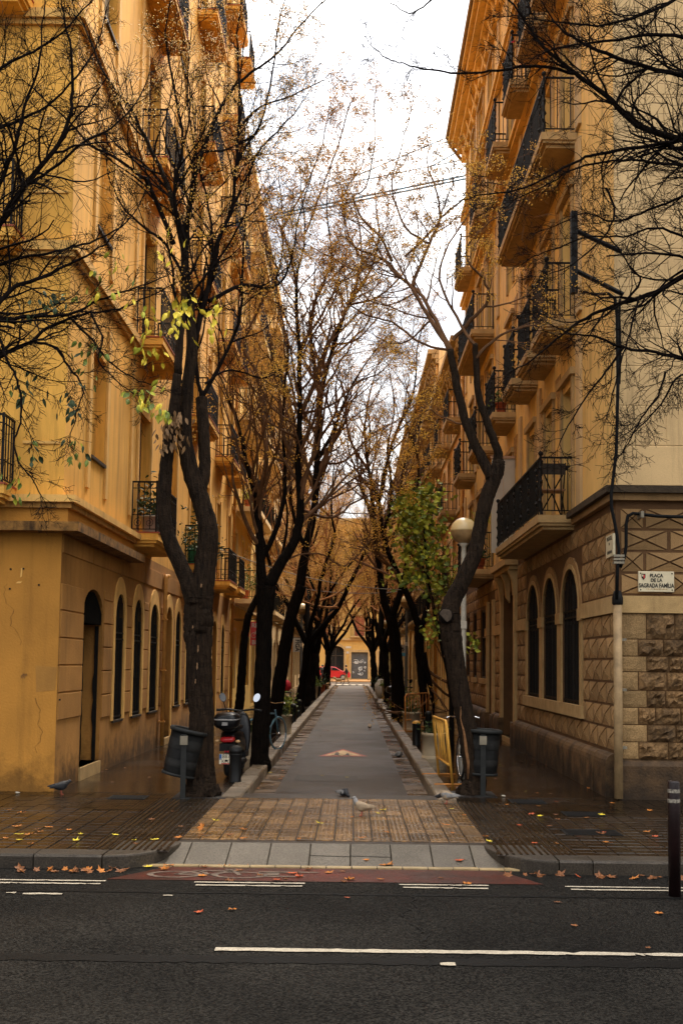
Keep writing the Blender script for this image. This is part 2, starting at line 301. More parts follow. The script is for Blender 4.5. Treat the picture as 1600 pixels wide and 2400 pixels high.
from mathutils import noise as mnoise
def bark_noise(q, p):
    a = mnoise.noise(Vector((math.cos(q) * 3.4, math.sin(q) * 3.4, p.z * 2.2 + p.x * 7))); b = mnoise.noise(Vector((math.cos(q) * 7, math.sin(q) * 7, p.z * 5 + p.y)))
    c = mnoise.noise(Vector((math.cos(q) * 1.1, math.sin(q) * 1.1, p.z * 1.7)))
    return .55 * (1 - 2 * abs(a)) + .45 * (1 - 2 * abs(b)) - .35 + c * .9
class MB:
    def __init__(s): s.v = []; s.f = []
    def quad(s, a, b, c, d):
        n = len(s.v); s.v += [tuple(a), tuple(b), tuple(c), tuple(d)]; s.f.append((n, n + 1, n + 2, n + 3)); return s
    def poly(s, pts):
        n = len(s.v); s.v += [tuple(p) for p in pts]; s.f.append(tuple(range(n, n + len(pts)))); return s
    def hexa(s, P):      # 8 points: bottom ring, top ring
        n = len(s.v); s.v += [tuple(p) for p in P]
        for q in ((3, 2, 1, 0), (4, 5, 6, 7), (0, 1, 5, 4), (1, 2, 6, 5), (2, 3, 7, 6), (3, 0, 4, 7)): s.f.append(tuple(n + i for i in q))
        return s
    def box(s, x0, x1, y0, y1, z0, z1):
        return s.hexa([(x0, y0, z0), (x1, y0, z0), (x1, y1, z0), (x0, y1, z0), (x0, y0, z1), (x1, y0, z1), (x1, y1, z1), (x0, y1, z1)])
    def pbox(s, pl, u0, u1, v0, v1, w0, w1):
        return s.hexa([pl(u0, v0, w0), pl(u1, v0, w0), pl(u1, v0, w1), pl(u0, v0, w1), pl(u0, v1, w0), pl(u1, v1, w0), pl(u1, v1, w1), pl(u0, v1, w1)])
    def prism(s, poly, fn, w0, w1):   # poly: [(a,b)], fn(a,b,w)
        n = len(s.v); k = len(poly)
        s.v += [tuple(fn(a, b, w0)) for a, b in poly] + [tuple(fn(a, b, w1)) for a, b in poly]
        s.f.append(tuple(range(n + k - 1, n - 1, -1))); s.f.append(tuple(range(n + k, n + 2 * k)))
        for i in range(k): j = (i + 1) % k; s.f.append((n + i, n + j, n + k + j, n + k + i))
        return s
    def tube(s, pts, rad, n=6, cap=True, jit=0.0, ridge=0.0):
        pts = [Vector(p) for p in pts]; m = len(pts)
        if not hasattr(rad, '__len__'): rad = [rad] * m
        base = len(s.v); ref = None
        for i in range(m):
            t = (pts[min(i + 1, m - 1)] - pts[max(i - 1, 0)])
            if t.length < 1e-9: t = Vector((0, 0, 1))
            t.normalize()
            if ref is None: ref = Vector((1, 0, 0)) if abs(t.x) < 0.8 else Vector((0, 1, 0))
            a = ref - t * ref.dot(t)
            if a.length < 1e-4: a = t.orthogonal()
            a.normalize(); b = t.cross(a); ref = a
            for k in range(n):
                q = 2 * PI * k / n; r = rad[i] * (1 + (random.uniform(-jit, jit) if jit else 0) + (ridge * bark_noise(q, pts[i]) if ridge else 0))
                s.v.append(tuple(pts[i] + a * (r * math.cos(q)) + b * (r * math.sin(q))))
        for i in range(m - 1):
            for k in range(n):
                k2 = (k + 1) % n
                s.f.append((base + i * n + k, base + i * n + k2, base + (i + 1) * n + k2, base + (i + 1) * n + k))
        if cap:
            s.f.append(tuple(base + k for k in range(n - 1, -1, -1))); s.f.append(tuple(base + (m - 1) * n + k for k in range(n)))
        return s
    def lathe(s, prof, n=16, o=(0, 0, 0), cap=True):
        b = len(s.v); ox, oy, oz = o
        for r, z in prof:
            for k in range(n): q = 2 * PI * k / n; s.v.append((ox + r * math.cos(q), oy + r * math.sin(q), oz + z))
        for i in range(len(prof) - 1):
            for k in range(n):
                k2 = (k + 1) % n; s.f.append((b + i * n + k, b + i * n + k2, b + (i + 1) * n + k2, b + (i + 1) * n + k))
        if cap:
            s.f.append(tuple(b + k for k in range(n - 1, -1, -1))); s.f.append(tuple(b + (len(prof) - 1) * n + k for k in range(n)))
        return s
    def ball(s, c, r, n=8, m=6, sx=1, sy=1, sz=1):
        b = len(s.v)
        for i in range(m + 1):
            t = PI * i / m
            for k in range(n):
                q = 2 * PI * k / n; s.v.append((c[0] + sx * r * math.sin(t) * math.cos(q), c[1] + sy * r * math.sin(t) * math.sin(q), c[2] + sz * r * math.cos(t)))
        for i in range(m):
            for k in range(n):
                k2 = (k + 1) % n; s.f.append((b + i * n + k, b + (i + 1) * n + k, b + (i + 1) * n + k2, b + i * n + k2))
        return s
    def octa(s, c, r):
        b = len(s.v); x, y, z = c
        s.v += [(x + r, y, z), (x - r, y, z), (x, y + r, z), (x, y - r, z), (x, y, z + r), (x, y, z - r)]
        for q in ((0, 2, 4), (2, 1, 4), (1, 3, 4), (3, 0, 4), (2, 0, 5), (1, 2, 5), (3, 1, 5), (0, 3, 5)): s.f.append(tuple(b + i for i in q))
        return s
    def mesh(s, name, m, smooth=False):
        me = bpy.data.meshes.new(name); me.from_pydata(s.v, [], s.f)
        if m: me.materials.append(m)
        if smooth: me.polygons.foreach_set('use_smooth', [True] * len(me.polygons))
        me.update(); return me
    def build(s, name, m, parent=None, smooth=False, local=False, kind=None):
        o = link(name, s.mesh(name, m, smooth), parent, local)
        if kind: o['kind'] = kind
        return o
def struct(o): o['kind'] = 'structure'; return o
def bevel(o, w, seg=1):
    md = o.modifiers.new('bevel', 'BEVEL'); md.width = w; md.segments = seg; md.limit_method = 'ANGLE'; return o

def text_part(s, size, parent, mtx, m, name='lettering', ext=0.002, sx=1.0, bold=0.0):
    cu = bpy.data.curves.new('lettering', 'FONT'); cu.body = s; cu.size = size; cu.extrude = ext; cu.align_x = 'CENTER'; cu.align_y = 'CENTER'; cu.offset = bold
    t = bpy.data.objects.new('t', cu); col.objects.link(t)
    me = bpy.data.meshes.new_from_object(t.evaluated_get(bpy.context.evaluated_depsgraph_get()))
    bpy.data.objects.remove(t)
    for v in me.vertices: v.co = mtx @ Vector((v.co.x * sx, v.co.y, v.co.z))
    me.materials.clear(); me.materials.append(m)
    return link(name, me, parent)
def frame_mtx(o, xdir, ydir):
    x = Vector(xdir).normalized(); y = Vector(ydir).normalized(); z = x.cross(y)
    M = Matrix((x, y, z)).transposed().to_4x4(); M.translation = Vector(o); return M

# wall planes: (u along wall, v up, w outwards)
XL, XR, YF = -4.15, 3.72, 16.0
def PL(u, v, w): return (XL + w, u, v)
def PR(u, v, w): return (XR - w, u, v)
def PF(u, v, w): return (u, YF - w, v)
def plane_y(Y):
    return lambda u, v, w: (u, Y - w, v)
def plane_x(X, s):
    return lambda u, v, w: (X + s * w, u, v)
def arcpts(a, b, d, rise, n=10):
    c, hw = (a + b) / 2, (b - a) / 2
    return [(c - hw * math.cos(PI * i / n), d - rise + rise * math.sin(PI * i / n)) for i in range(n + 1)]
def wall_open(pl, u0, u1, v0, v1, ops, mb=None):
    """front face with openings (a,b,c,d,rise,depth) and their reveals"""
    mb = mb or MB()
    us = sorted({u0, u1, *[o[0] for o in ops], *[o[1] for o in ops]}); vv = sorted({v0, v1, *[o[2] for o in ops], *[o[3] for o in ops]})
    us = [u for u in us if u0 <= u <= u1]; vv = [v for v in vv if v0 <= v <= v1]
    for i in range(len(us) - 1):
        for j in range(len(vv) - 1):
            cu, cv = (us[i] + us[i + 1]) / 2, (vv[j] + vv[j + 1]) / 2
            if any(o[0] < cu < o[1] and o[2] < cv < o[3] for o in ops): continue
            mb.quad(pl(us[i], vv[j], 0), pl(us[i + 1], vv[j], 0), pl(us[i + 1], vv[j + 1], 0), pl(us[i], vv[j + 1], 0))
    for a, b, c, d, rise, dep in ops:
        outline = [(a, c)] + (arcpts(a, b, d, rise) if rise else [(a, d), (b, d)]) + [(b, c)]
        for i in range(len(outline)):
            p, q = outline[i], outline[(i + 1) % len(outline)]
            mb.quad(pl(*p, 0), pl(*q, 0), pl(*q, -dep), pl(*p, -dep))
        if rise:
            arc = arcpts(a, b, d, rise); h = len(arc) // 2
            mb.poly([pl(a, d, 0)] + [pl(*p, 0) for p in arc[:h + 1]]); mb.poly([pl(b, d, 0)] + [pl(*p, 0) for p in arc[h:]])
    return mb
def box_shell(mb, x0, x1, y0, y1, z1, skip=()):
    if 'L' not in skip: mb.quad((x0, y0, -0.2), (x0, y1, -0.2), (x0, y1, z1), (x0, y0, z1))
    if 'R' not in skip: mb.quad((x1, y0, -0.2), (x1, y1, -0.2), (x1, y1, z1), (x1, y0, z1))
    if 'F' not in skip: mb.quad((x0, y0, -0.2), (x1, y0, -0.2), (x1, y0, z1), (x0, y0, z1))
    if 'B' not in skip: mb.quad((x0, y1, -0.2), (x1, y1, -0.2), (x1, y1, z1), (x0, y1, z1))
    mb.quad((x0, y0, z1), (x1, y0, z1), (x1, y1, z1), (x0, y1, z1)); return mb
def window(pl, a, b, c, d, dep, parent, frame=None, pane=None, rise=0.0, mull=1, trans=(0.62,), name='window', ft=0.05):
    """frame mesh with a pane sub-part set back in the opening"""
    frame = frame or SHUT; pane = pane or GLASS
    mb = MB(); w0, w1 = -dep + 0.012, -dep + 0.07
    mb.pbox(pl, a, a + ft, c, d - rise, w0, w1); mb.pbox(pl, b - ft, b, c, d - rise, w0, w1); mb.pbox(pl, a + ft, b - ft, c, c + ft, w0, w1)
    if not rise: mb.pbox(pl, a + ft, b - ft, d - ft, d, w0, w1)
    for i in range(mull):
        m = a + (b - a) * (i + 1) / (mull + 1); mb.pbox(pl, m - ft / 2, m + ft / 2, c + ft, d - rise * 0.3 - ft, w0, w1 - 0.004)
    for t in trans:
        z = c + (d - c) * t; mb.pbox(pl, a + ft, b - ft, z - ft / 2, z + ft / 2, w0, w1 - 0.008)
    o = mb.build(name, frame, parent)
    p = MB(); p.quad(pl(a, c, -dep), pl(b, c, -dep), pl(b, d, -dep), pl(a, d, -dep)); 
    po = link('pane', p.mesh('pane', pane), o)
    return o
def shutters(pl, a, b, c, d, dep, parent, m=None, n=None):
    """closed pair of louvred shutters, louvres as geometry"""
    m = m or SHUT; mb = MB(); mid = (a + b) / 2
    for (s0, s1) in ((a, mid - 0.006), (mid + 0.006, b)):
        for q0, q1 in ((s0, s0 + 0.05), (s1 - 0.05, s1)): mb.pbox(pl, q0, q1, c, d, -dep + 0.01, -dep + 0.06)
        for z in (c, (c + d) / 2, d - 0.07): mb.pbox(pl, s0 + 0.05, s1 - 0.05, z, z + 0.07, -dep + 0.01, -dep + 0.055)
        k = n or int((d - c) / 0.09)
        for i in range(k):
            z = c + 0.07 + (d - c - 0.14) * i / k
            mb.hexa([pl(s0 + .05, z, -dep + .05), pl(s1 - .05, z, -dep + .05), pl(s1 - .05, z + .012, -dep + .05), pl(s0 + .05, z + .012, -dep + .05),
                     pl(s0 + .05, z + .05, -dep + .012), pl(s1 - .05, z + .05, -dep + .012), pl(s1 - .05, z + .062, -dep + .012), pl(s0 + .05, z + .062, -dep + .012)])
    mb.pbox(pl, a, b, c, d, -dep, -dep + 0.011)
    return mb.build('shutter', m, parent)
def spiral(c, r0, turns, ax, ay, n=16, sgn=1, ph=0.0):
    out = []
    for i in range(n + 1):
        t = i / n; q = ph + sgn * turns * 2 * PI * t; r = r0 * (1 - 0.85 * t)
        out.append(Vector(c) + Vector(ax) * (r * math.cos(q)) + Vector(ay) * (r * math.sin(q)))
    return out
def balcony(pl, a, b, z, proj, parent, mslab, style='plain', h=0.98, red=False, bars=0.115, th=0.13, scroll=True, mrail=None):
    mb = MB()
    mb.pbox(pl, a, b, z - th, z, 0.002, proj)
    if style != 'slab':
        mb.pbox(pl, a + 0.03, b - 0.03, z - th - 0.05, z - th, 0.002, proj - 0.03)
        mb.pbox(pl, a + 0.09, b - 0.09, z - th - 0.11, z - th - 0.05, 0.002, proj - 0.09)
    bo = mb.build('balcony', mslab, parent)
    if red: MB().pbox(pl, a - 0.012, b + 0.012, z, z + 0.025, 0.002, proj + 0.015).build('tile_edge', REDSTRIP, bo)
    r = MB(); e = 0.05; w = proj - e; zb = z + 0.07
    corner = [(a + e, 0.0), (a + e, w), (b - e, w), (b - e, 0.0)]
    def bar(u, ww, z0, z1, t=0.008): r.pbox(pl, u - t, u + t, z0, z1, ww - t, ww + t)
    for (u, ww) in corner[1:3]: bar(u, ww, z, z + h + 0.01, 0.016)
    for (u, ww) in (corner[0], corner[3]): bar(u, 0.02, z, z + h, 0.012)
    def rail(z0, z1, t=0.014):
        r.pbox(pl, a + e - t, b - e + t, z0, z1, w - t, w + t)
        r.pbox(pl, a + e - t, a + e + t, z0, z1, 0.0, w - t); r.pbox(pl, b - e - t, b - e + t, z0, z1, 0.0, w - t)
    rail(z + h - 0.03, z + h); rail(zb, zb + 0.018, 0.009)
    n = max(2, int((b - a - 2 * e) / bars)); low = z + 0.34
    if style == 'scroll': rail(low, low + 0.014, 0.008); rail(z + h - 0.14, z + h - 0.126, 0.008)
    for i in range(1, n):
        u = a + e + (b - a - 2 * e) * i / n
        if style == 'ornate' and i % 9 == 4: continue
        bar(u, w, zb, z + h - 0.03)
    k = max(2, int(w / bars))
    for i in range(1, k):
        for u in (a + e, b - e): bar(u, w * i / k, zb, z + h - 0.03)
    if style == 'scroll' and scroll:
        def P(u, v, ww): return Vector(pl(u, v, ww))
        for u in (a + e, ):
            for (cw, s) in ((w * 0.28, 1), (w * 0.72, -1)):
                r.tube(spiral(P(u, z + 0.2, cw), 0.085, 1.6, P(0, 0, 1) - P(0, 0, 0), (0, 0, 1), 18, s, PI / 2), 0.006, 4)
                r.tube(spiral(P(u, z + h - 0.085, cw), 0.04, 1.4, P(0, 0, 1) - P(0, 0, 0), (0, 0, 1), 12, s, PI / 2), 0.005, 4)
        m = max(2, int((b - a) / 0.3))
        for i in range(m):
            u = a + e + (b - a - 2 * e) * (i + 0.5) / m
            r.tube(spiral(P(u, z + 0.2, w), 0.085, 1.5, P(1, 0, 0) - P(0, 0, 0), (0, 0, 1), 12, 1 if i % 2 else -1, PI / 2), 0.006, 3)
    if style == 'ornate':
        for i in range(n + 1):
            if i % 9 == 4 or i in (0, n):
                u = a + e + (b - a - 2 * e) * i / n
                pts = [Vector(pl(u + 0.018 * math.sin(q * 1.9), zb + (h - 0.1) * q / 16, w + 0.018 * math.cos(q * 1.9))) for q in range(17)]
                r.tube(pts, [0.030 if q % 2 else 0.016 for q in range(17)], 6)
        for (u, ww) in corner[1:3]:
            c = pl(u, z + h + 0.05, ww); r.ball(c, 0.045, 8, 6)
    link('railing', r.mesh('railing', mrail or IRON), bo)
    return bo

# ================================================================== THE SETTING
ZR = -0.13                                   # carriageway, the pavements are z = 0
g = MB(); g.quad((-900, -300, -0.26), (900, -300, -0.26), (900, 1500, -0.26), (-900, 1500, -0.26)); struct(g.build('ground', mat('far_ground', (0.12, 0.10, 0.08), 0.8)))
road = struct(MB().box(-120, 120, -60, 11.16, -0.24, ZR).build('road', ASPH))
def paint(name, pts, m, parent, z): return MB().poly([(x, y, z) for x, y in pts]).build(name, m, parent)
def strip(name, x0, x1, y, w, m, parent, z, wob=0.006):
    """painted line with a slightly ragged edge"""
    n = max(2, int((x1 - x0) / 0.06)); mb = MB()
    xs = [x0 + (x1 - x0) * i / n for i in range(n + 1)]
    lo = [y - w / 2 + random.uniform(-wob, wob) for _ in xs]; hi = [y + w / 2 + random.uniform(-wob, wob) for _ in xs]
    for i in range(n):
        if m is LINE and 0 < i < n - 1 and random.random() < .12: lo[i] = y - w * random.uniform(-.1, .3); hi[i + 1] = y + w * random.uniform(.0, .4)
        mb.quad((xs[i], lo[i], z), (xs[i + 1], lo[i + 1], z), (xs[i + 1], hi[i + 1], z), (xs[i], hi[i], z))
    return mb.build(name, m, parent)
# red cycle lane with slanted ends, gutter of pale bricks, lines and seams
paint('cycle_lane', [(-2.2, 10.40), (1.75, 10.40), (1.42, 11.05), (-1.75, 11.05)], REDLANE, road, ZR + 0.004)
for i in range(30):
    x = -3.9 + i * 0.245
    MB().box(x, x + 0.235, 11.06, 11.155, ZR, ZR + 0.012 + random.uniform(0, 0.004)).build('gutter_brick', mat('pale_gutter_brick', (0.2940, 0.2100, 0.1050), 0.4, 0.3, 5, 0.3, 60), road)
for (a, b) in ((-9.2, -6.4), (-5.0, -2.2), (-1.36, -0.42), (0.47, 1.22), (1.95, 4.2)):
    strip('lane_line', a, b, 10.17, 0.05, LINE, road, ZR + 0.008); strip('lane_line', a - 0.03, b + 0.02, 10.30, 0.045, LINE, road, ZR + 0.008)
strip('lane_line', -0.92, 5.5, 7.95, 0.085, LINE, road, ZR + 0.008, 0.008)
strip('tar_seam', -14, 14, 7.70, 0.17, SEAM, road, ZR + 0.004, 0.018)
strip('tar_seam', -14, 14, 9.86, 0.06, SEAM, road, ZR + 0.004, 0.016)
strip('paint_scrap', -2.75, -2.42, 9.72, 0.05, LINE, road, ZR + 0.008, 0.02); strip('paint_scrap', -2.9, -2.82, 9.74, 0.05, LINE, road, ZR + 0.008, 0.02)
strip('paint_scrap', -1.57, -1.49, 9.71, 0.03, LINE, road, ZR + 0.008, 0.008); strip('paint_scrap', 0.6, 0.7, 7.62, 0.06, LINE, road, ZR + 0.012, 0.012)
# wandering crack
def crack(pts, w):
    mb = MB(); p = []
    for i in range(len(pts) - 1):
        a, b = Vector(pts[i]), Vector(pts[i + 1]); n = 7
        for k in range(n): q = a.lerp(b, k / n); p.append((q.x + random.uniform(-.025, .025), q.y + random.uniform(-.02, .02)))
    for i in range(len(p) - 1):
        r0 = w * random.uniform(.35, 1.4); mb.quad((p[i][0] - r0, p[i][1], ZR + .006), (p[i][0] + r0, p[i][1], ZR + .006), (p[i + 1][0] + r0, p[i + 1][1], ZR + .006), (p[i + 1][0] - r0, p[i + 1][1], ZR + .006))
    return mb.build('crack', SEAM, road)
ck = [gp(*D(*q), ZR) for q in ((945, 2055), (952, 2085), (920, 2098), (950, 2125), (980, 2145), (968, 2165), (985, 2185), (990, 2208), (980, 2225), (995, 2240))]
crack([(q.x, q.y) for q in ck], 0.007)
# bicycle pictogram lying in the red lane: two wheels, frame and an arrow head, painted flat
def ringpoly(cx_, cy_, r0, r1, sx, n=22):
    mb = MB()
    for i in range(n):
        a, b = 2 * PI * i / n, 2 * PI * (i + 1) / n
        mb.quad(*[(cx_ + r * math.cos(q) * sx, cy_ + r * math.sin(q) * 0.62, ZR + 0.0075) for r, q in ((r0, a), (r1, a), (r1, b), (r0, b))])
    return mb
pm = ringpoly(-1.62, 10.66, 0.20, 0.26, 1.0); pm2 = ringpoly(-1.02, 10.66, 0.20, 0.26, 1.0); pm.f += [tuple(i + len(pm.v) for i in f) for f in pm2.f]; pm.v += pm2.v
for (x0, y0, x1, y1) in ((-1.62, 10.66, -1.42, 10.86), (-1.42, 10.86, -1.1, 10.84), (-1.42, 10.86, -1.3, 10.66), (-1.3, 10.66, -1.62, 10.66), (-1.3, 10.66, -1.1, 10.86), (-1.02, 10.66, -1.12, 10.92), (-1.18, 10.93, -1.04, 10.93)):
    d = Vector((x1 - x0, y1 - y0)); n_ = Vector((-d.y, d.x)).normalized() * 0.022
    pm.quad(*[(x, y, ZR + 0.008) for x, y in ((x0 + n_.x, y0 + n_.y), (x1 + n_.x, y1 + n_.y), (x1 - n_.x, y1 - n_.y), (x0 - n_.x, y0 - n_.y))])
pm.quad(*[(x, y, ZR + 0.0085) for x, y in ((-0.86, 10.58), (-0.42, 10.58), (-0.42, 10.63), (-0.86, 10.63))]); pm.quad(*[(x, y, ZR + 0.0085) for x, y in ((-0.86, 10.80), (-0.3, 10.80), (-0.3, 10.85), (-0.86, 10.85))])
pm.quad(*[(x, y, ZR + 0.0085) for x, y in ((-0.78, 10.66), (-0.66, 10.66), (-0.66, 10.78), (-0.78, 10.78))])
pm.build('bicycle_symbol', mat('faded_line_paint', (.10, .07, .05), .6, .5, 14, .4, 90), road)

# front pavement: mortar bed, panot tiles, tactile strips, crossing tiles, kerb stones, ramp slabs
pav = struct(MB().box(-60, 60, 11.80, 16.2, -0.24, -0.014).build('front_pavement', MORTAR))
MB().box(-60, -2.0, 11.2, 11.80, -0.24, -0.014).build('mortar_bed', MORTAR, pav); MB().box(1.5, 60, 11.2, 11.80, -0.24, -0.014).build('mortar_bed', MORTAR, pav)
def tile_mesh(name, s, h, m, ridges=0):
    mb = MB(); e = 0.006; b = s / 2 - 0.0065; t = b - e
    n = len(mb.v); mb.v += [(-b, -b, -h), (b, -b, -h), (b, b, -h), (-b, b, -h), (-b, -b, -e), (b, -b, -e), (b, b, -e), (-b, b, -e), (-t, -t, 0), (t, -t, 0), (t, t, 0), (-t, t, 0)]
    for q in ((0, 1, 5, 4), (1, 2, 6, 5), (2, 3, 7, 6), (3, 0, 4, 7), (4, 5, 9, 8), (5, 6, 10, 9), (6, 7, 11, 10), (7, 4, 8, 11), (8, 9, 10, 11)): mb.f.append(q)
    for i in range(ridges):
        x = -b + 2 * b * (i + 0.5) / ridges
        mb.prism([(x - 0.016, 0), (x + 0.016, 0), (x + 0.010, 0.011), (x - 0.010, 0.011)], lambda a, c, w: (a, w, c), -b, b)
    return mb.mesh(name, m)
tm, tmc, tmt = tile_mesh('tile', .2, .02, TILE), tile_mesh('crossing_tile', .2, .02, TILEC), tile_mesh('tactile_tile', .2, .02, TACT, 3)
rest = []
cand = []
for i in range(-28, 28):
    for j in range(0, 25):
        x, y = -0.17 + (i + 0.5) * 0.2, 11.2 + (j + 0.5) * 0.2
        if -1.75 < x < 1.4 and y < 11.9: continue
        if y > 16.05: continue
        if abs(x + 0.17) < 1.5 and y > 15.55: continue
        tilt = (random.uniform(-.008, .008), random.uniform(-.008, .008), random.uniform(-.006, .006)); z = random.uniform(-.003, .001)
        if abs(x + 0.17) < 1.58: link('crossing_tile', tmc, pav, loc=(x, y, z), rot=tilt)
        elif 1.58 < abs(x + 0.17) < 2.4 and y < 15.5: link('tactile_tile', tmt, pav, loc=(x, y, z), rot=tilt)
        else: cand.append((y, x, z, tilt))
cand.sort()
kept = [c for c in cand if abs(c[1]) < 4.3][:290]; ks = set(id(c) for c in kept)
more = MB()
for c in cand:
    y, x, z, tilt = c
    if id(c) in ks: link('tile', tm, pav, loc=(x, y, z), rot=tilt)
    else: more.box(x - .097, x + .097, y - .097, y + .097, -.02, z)
more.build('tile_field', TILE, pav, kind='stuff')
def kerbstone(x0, x1, y0, y1, m, parent, name='kerb_stone', zt=0.0, tilt=(0, 0, 0)):
    l, w = (x1 - x0) / 2 - 0.005, (y1 - y0) / 2; h = 0.2; e = 0.022
    mb = MB(); mb.v += [(-l, -w, -h), (l, -w, -h), (l, w, -h), (-l, w, -h), (-l, -w, -e), (l, -w, -e), (-l, -w + e, 0), (l, -w + e, 0), (l, w, 0), (-l, w, 0)]
    mb.f += [(0, 1, 5, 4), (4, 5, 7, 6), (6, 7, 8, 9), (2, 3, 9, 8), (1, 2, 8, 7, 5), (0, 4, 6, 9, 3)]
    return link(name, mb.mesh(name, m), parent, loc=((x0 + x1) / 2, (y0 + y1) / 2, zt + 0.002), rot=tilt)
x = -12.0
while x < -2.35: kerbstone(x, min(x + 1.0, -2.35), 10.9, 11.22, DKERB, pav); x += 1.0
x = 1.98
kerbstone(1.98, 2.3, 10.9, 11.22, DKERB, pav)
x = 2.3
while x < 12: kerbstone(x, x + 1.0, 10.9, 11.22, DKERB, pav); x += 1.0
for s, xa, xb in ((-1, -2.35, -1.72), (1, 1.98, 1.36)):      # kerb ends that curve back to the ramp
    out = [(xa, 10.9)] + [(xa + (xb - xa) * math.sin(q * PI / 16), 10.9 + 0.9 * (1 - math.cos(q * PI / 16))) for q in range(1, 9)] + [(xa, 11.8)]
    bevel(MB().prism(out, lambda a, b, w: (a, b, w), -0.2, 0.002).build('curved_kerb_stone', DKERB, pav), 0.02, 2)
for i in range(9):                                           # sloping granite slabs of the dropped kerb
    x0 = -2.02 + i * 0.405; x1 = x0 + 0.397
    k = (-1, 0, 1)[0 if i == 0 else 2 if i == 8 else 1] * 0.12
    mb = MB(); mb.hexa([(x0 + min(k, 0), 11.17, -0.3), (x1 + max(k, 0), 11.17, -0.3), (x1, 11.79, -0.3), (x0, 11.79, -0.3), (x0 + min(k, 0), 11.17, -0.128), (x1 + max(k, 0), 11.17, -0.128), (x1, 11.79, -0.002), (x0, 11.79, -0.002)])
    bevel(mb.build('ramp_slab', GRANITE, pav), 0.006)
    if i in (4, 5): MB().quad((x0, 11.44, -0.0705), (x1, 11.42, -0.0745), (x1, 11.43, -0.0722), (x0, 11.452, -0.0678)).build('crack', SEAM, pav)
# passage: carriageway, gutters, kerbs, pavements
ZP, YE = -0.14, 98.0
prd = MB(); prd.quad((-1.16, 15.56, -0.02), (0.86, 15.56, -0.02), (0.86, 16.0, ZP), (-1.16, 16.0, ZP)); prd.quad((-1.16, 16.0, ZP), (0.86, 16.0, ZP), (0.86, YE, ZP), (-1.16, YE, ZP))
passage = struct(prd.build('passage_road', ASPHP))
for s, xa, xb, kx0, kx1 in ((-1, -1.50, -1.15, -1.76, -1.50), (1, 0.85, 1.19, 1.19, 1.43)):
    MB().quad((xa, 15.56, ZP - .03), (xb, 15.56, ZP - .03), (xb, YE, ZP - .03), (xa, YE, ZP - .03)).build('gutter_bed', MORTAR, passage)
    y = 15.95; farm = MB(); nst = 0
    while y < YE:
        l = random.uniform(.26, .36); z = ZP - 0.012 + random.uniform(-.01, .008)
        if y < 50:
            mb = MB(); t = random.uniform(-.012, .012)
            mb.hexa([(xa + .01, y, -.2), (xb - .01, y, -.2), (xb - .01, y + l, -.2), (xa + .01, y + l, -.2), (xa + .01, y, z + t), (xb - .01, y, z), (xb - .01, y + l, z - t), (xa + .01, y + l, z)])
            mb.build('gutter_stone', GUTTER, passage)
        else: farm.box(xa + .01, xb - .01, y, y + l, -.2, z)
        y += l + random.uniform(.012, .03)
    farm.build('gutter_stones', GUTTER, passage, kind='stuff')
    MB().box(xa + 0.02, xb - 0.0, 15.58, 15.92, ZP - .028, ZP - .012).build('drain_pit', SOIL, passage)
    gm = MB()
    for i in range(7): gm.box(xa + .03, xb - .01, 15.6 + i * .046, 15.6 + i * .046 + .018, ZP - .012, ZP + .004)
    gm.build('drain_grate', IRON, passage)
pavl = struct(MB().box(-4.3, -1.76, 16.0, YE, -0.24, 0.0).build('left_pavement', PAVE)); pavr = struct(MB().box(1.43, 3.9, 16.0, YE, -0.24, 0.0).build('right_pavement', PAVE))
for s, kx0, kx1, par in ((-1, -1.76, -1.50, pavl), (1, 1.19, 1.43, pavr)):
    y = 15.55; first = True
    while y < YE:
        l = random.choice((0.9, 1.0, 1.0, 1.1)); mb = MB(); w = kx1 - kx0; e = 0.02
        inner = [(0.0, -.2), (w, -.2), (w, -e), (w - e, 0.0), (0.0, 0.0)] if s < 0 else [(0.0, -.2), (w, -.2), (w, 0.0), (e, 0.0), (0.0, -e)]
        mb.prism([(kx0 + a, b) for a, b in inner], lambda a, b, w_: (a, w_, b), y + .004, y + l - .004)
        o = mb.build('kerb_stone', KERB, par)
        z = 0.012 + random.uniform(-.004, .006)
        o.location.z += z
        if s > 0 and 41 < y < 60 and random.random() < .8:     # the heaved kerb on the right
            o.rotation_euler = (random.uniform(-.05, .05), random.uniform(-.2, .05), random.uniform(-.04, .04))
            c = Vector(((kx0 + kx1) / 2, y + l / 2, 0)); R_ = o.rotation_euler.to_matrix(); o.location = c - R_ @ c + Vector((random.uniform(-.05, .1), 0, random.uniform(.0, .06)))
        y += l
# far cross street
cross = struct(MB().box(-120, 120, YE, 116, -0.24, -0.10).build('cross_street', ASPHP))
for i in range(9): paint('zebra_bar', [(-2.6 + i * .62, 98.6), (-2.2 + i * .62, 98.6), (-2.2 + i * .62, 101.5), (-2.6 + i * .62, 101.5)], LINE, cross, -0.096)
struct(MB().box(-120, 120, 116, 132, -0.24, -0.02).build('far_pavement', FARSAND))
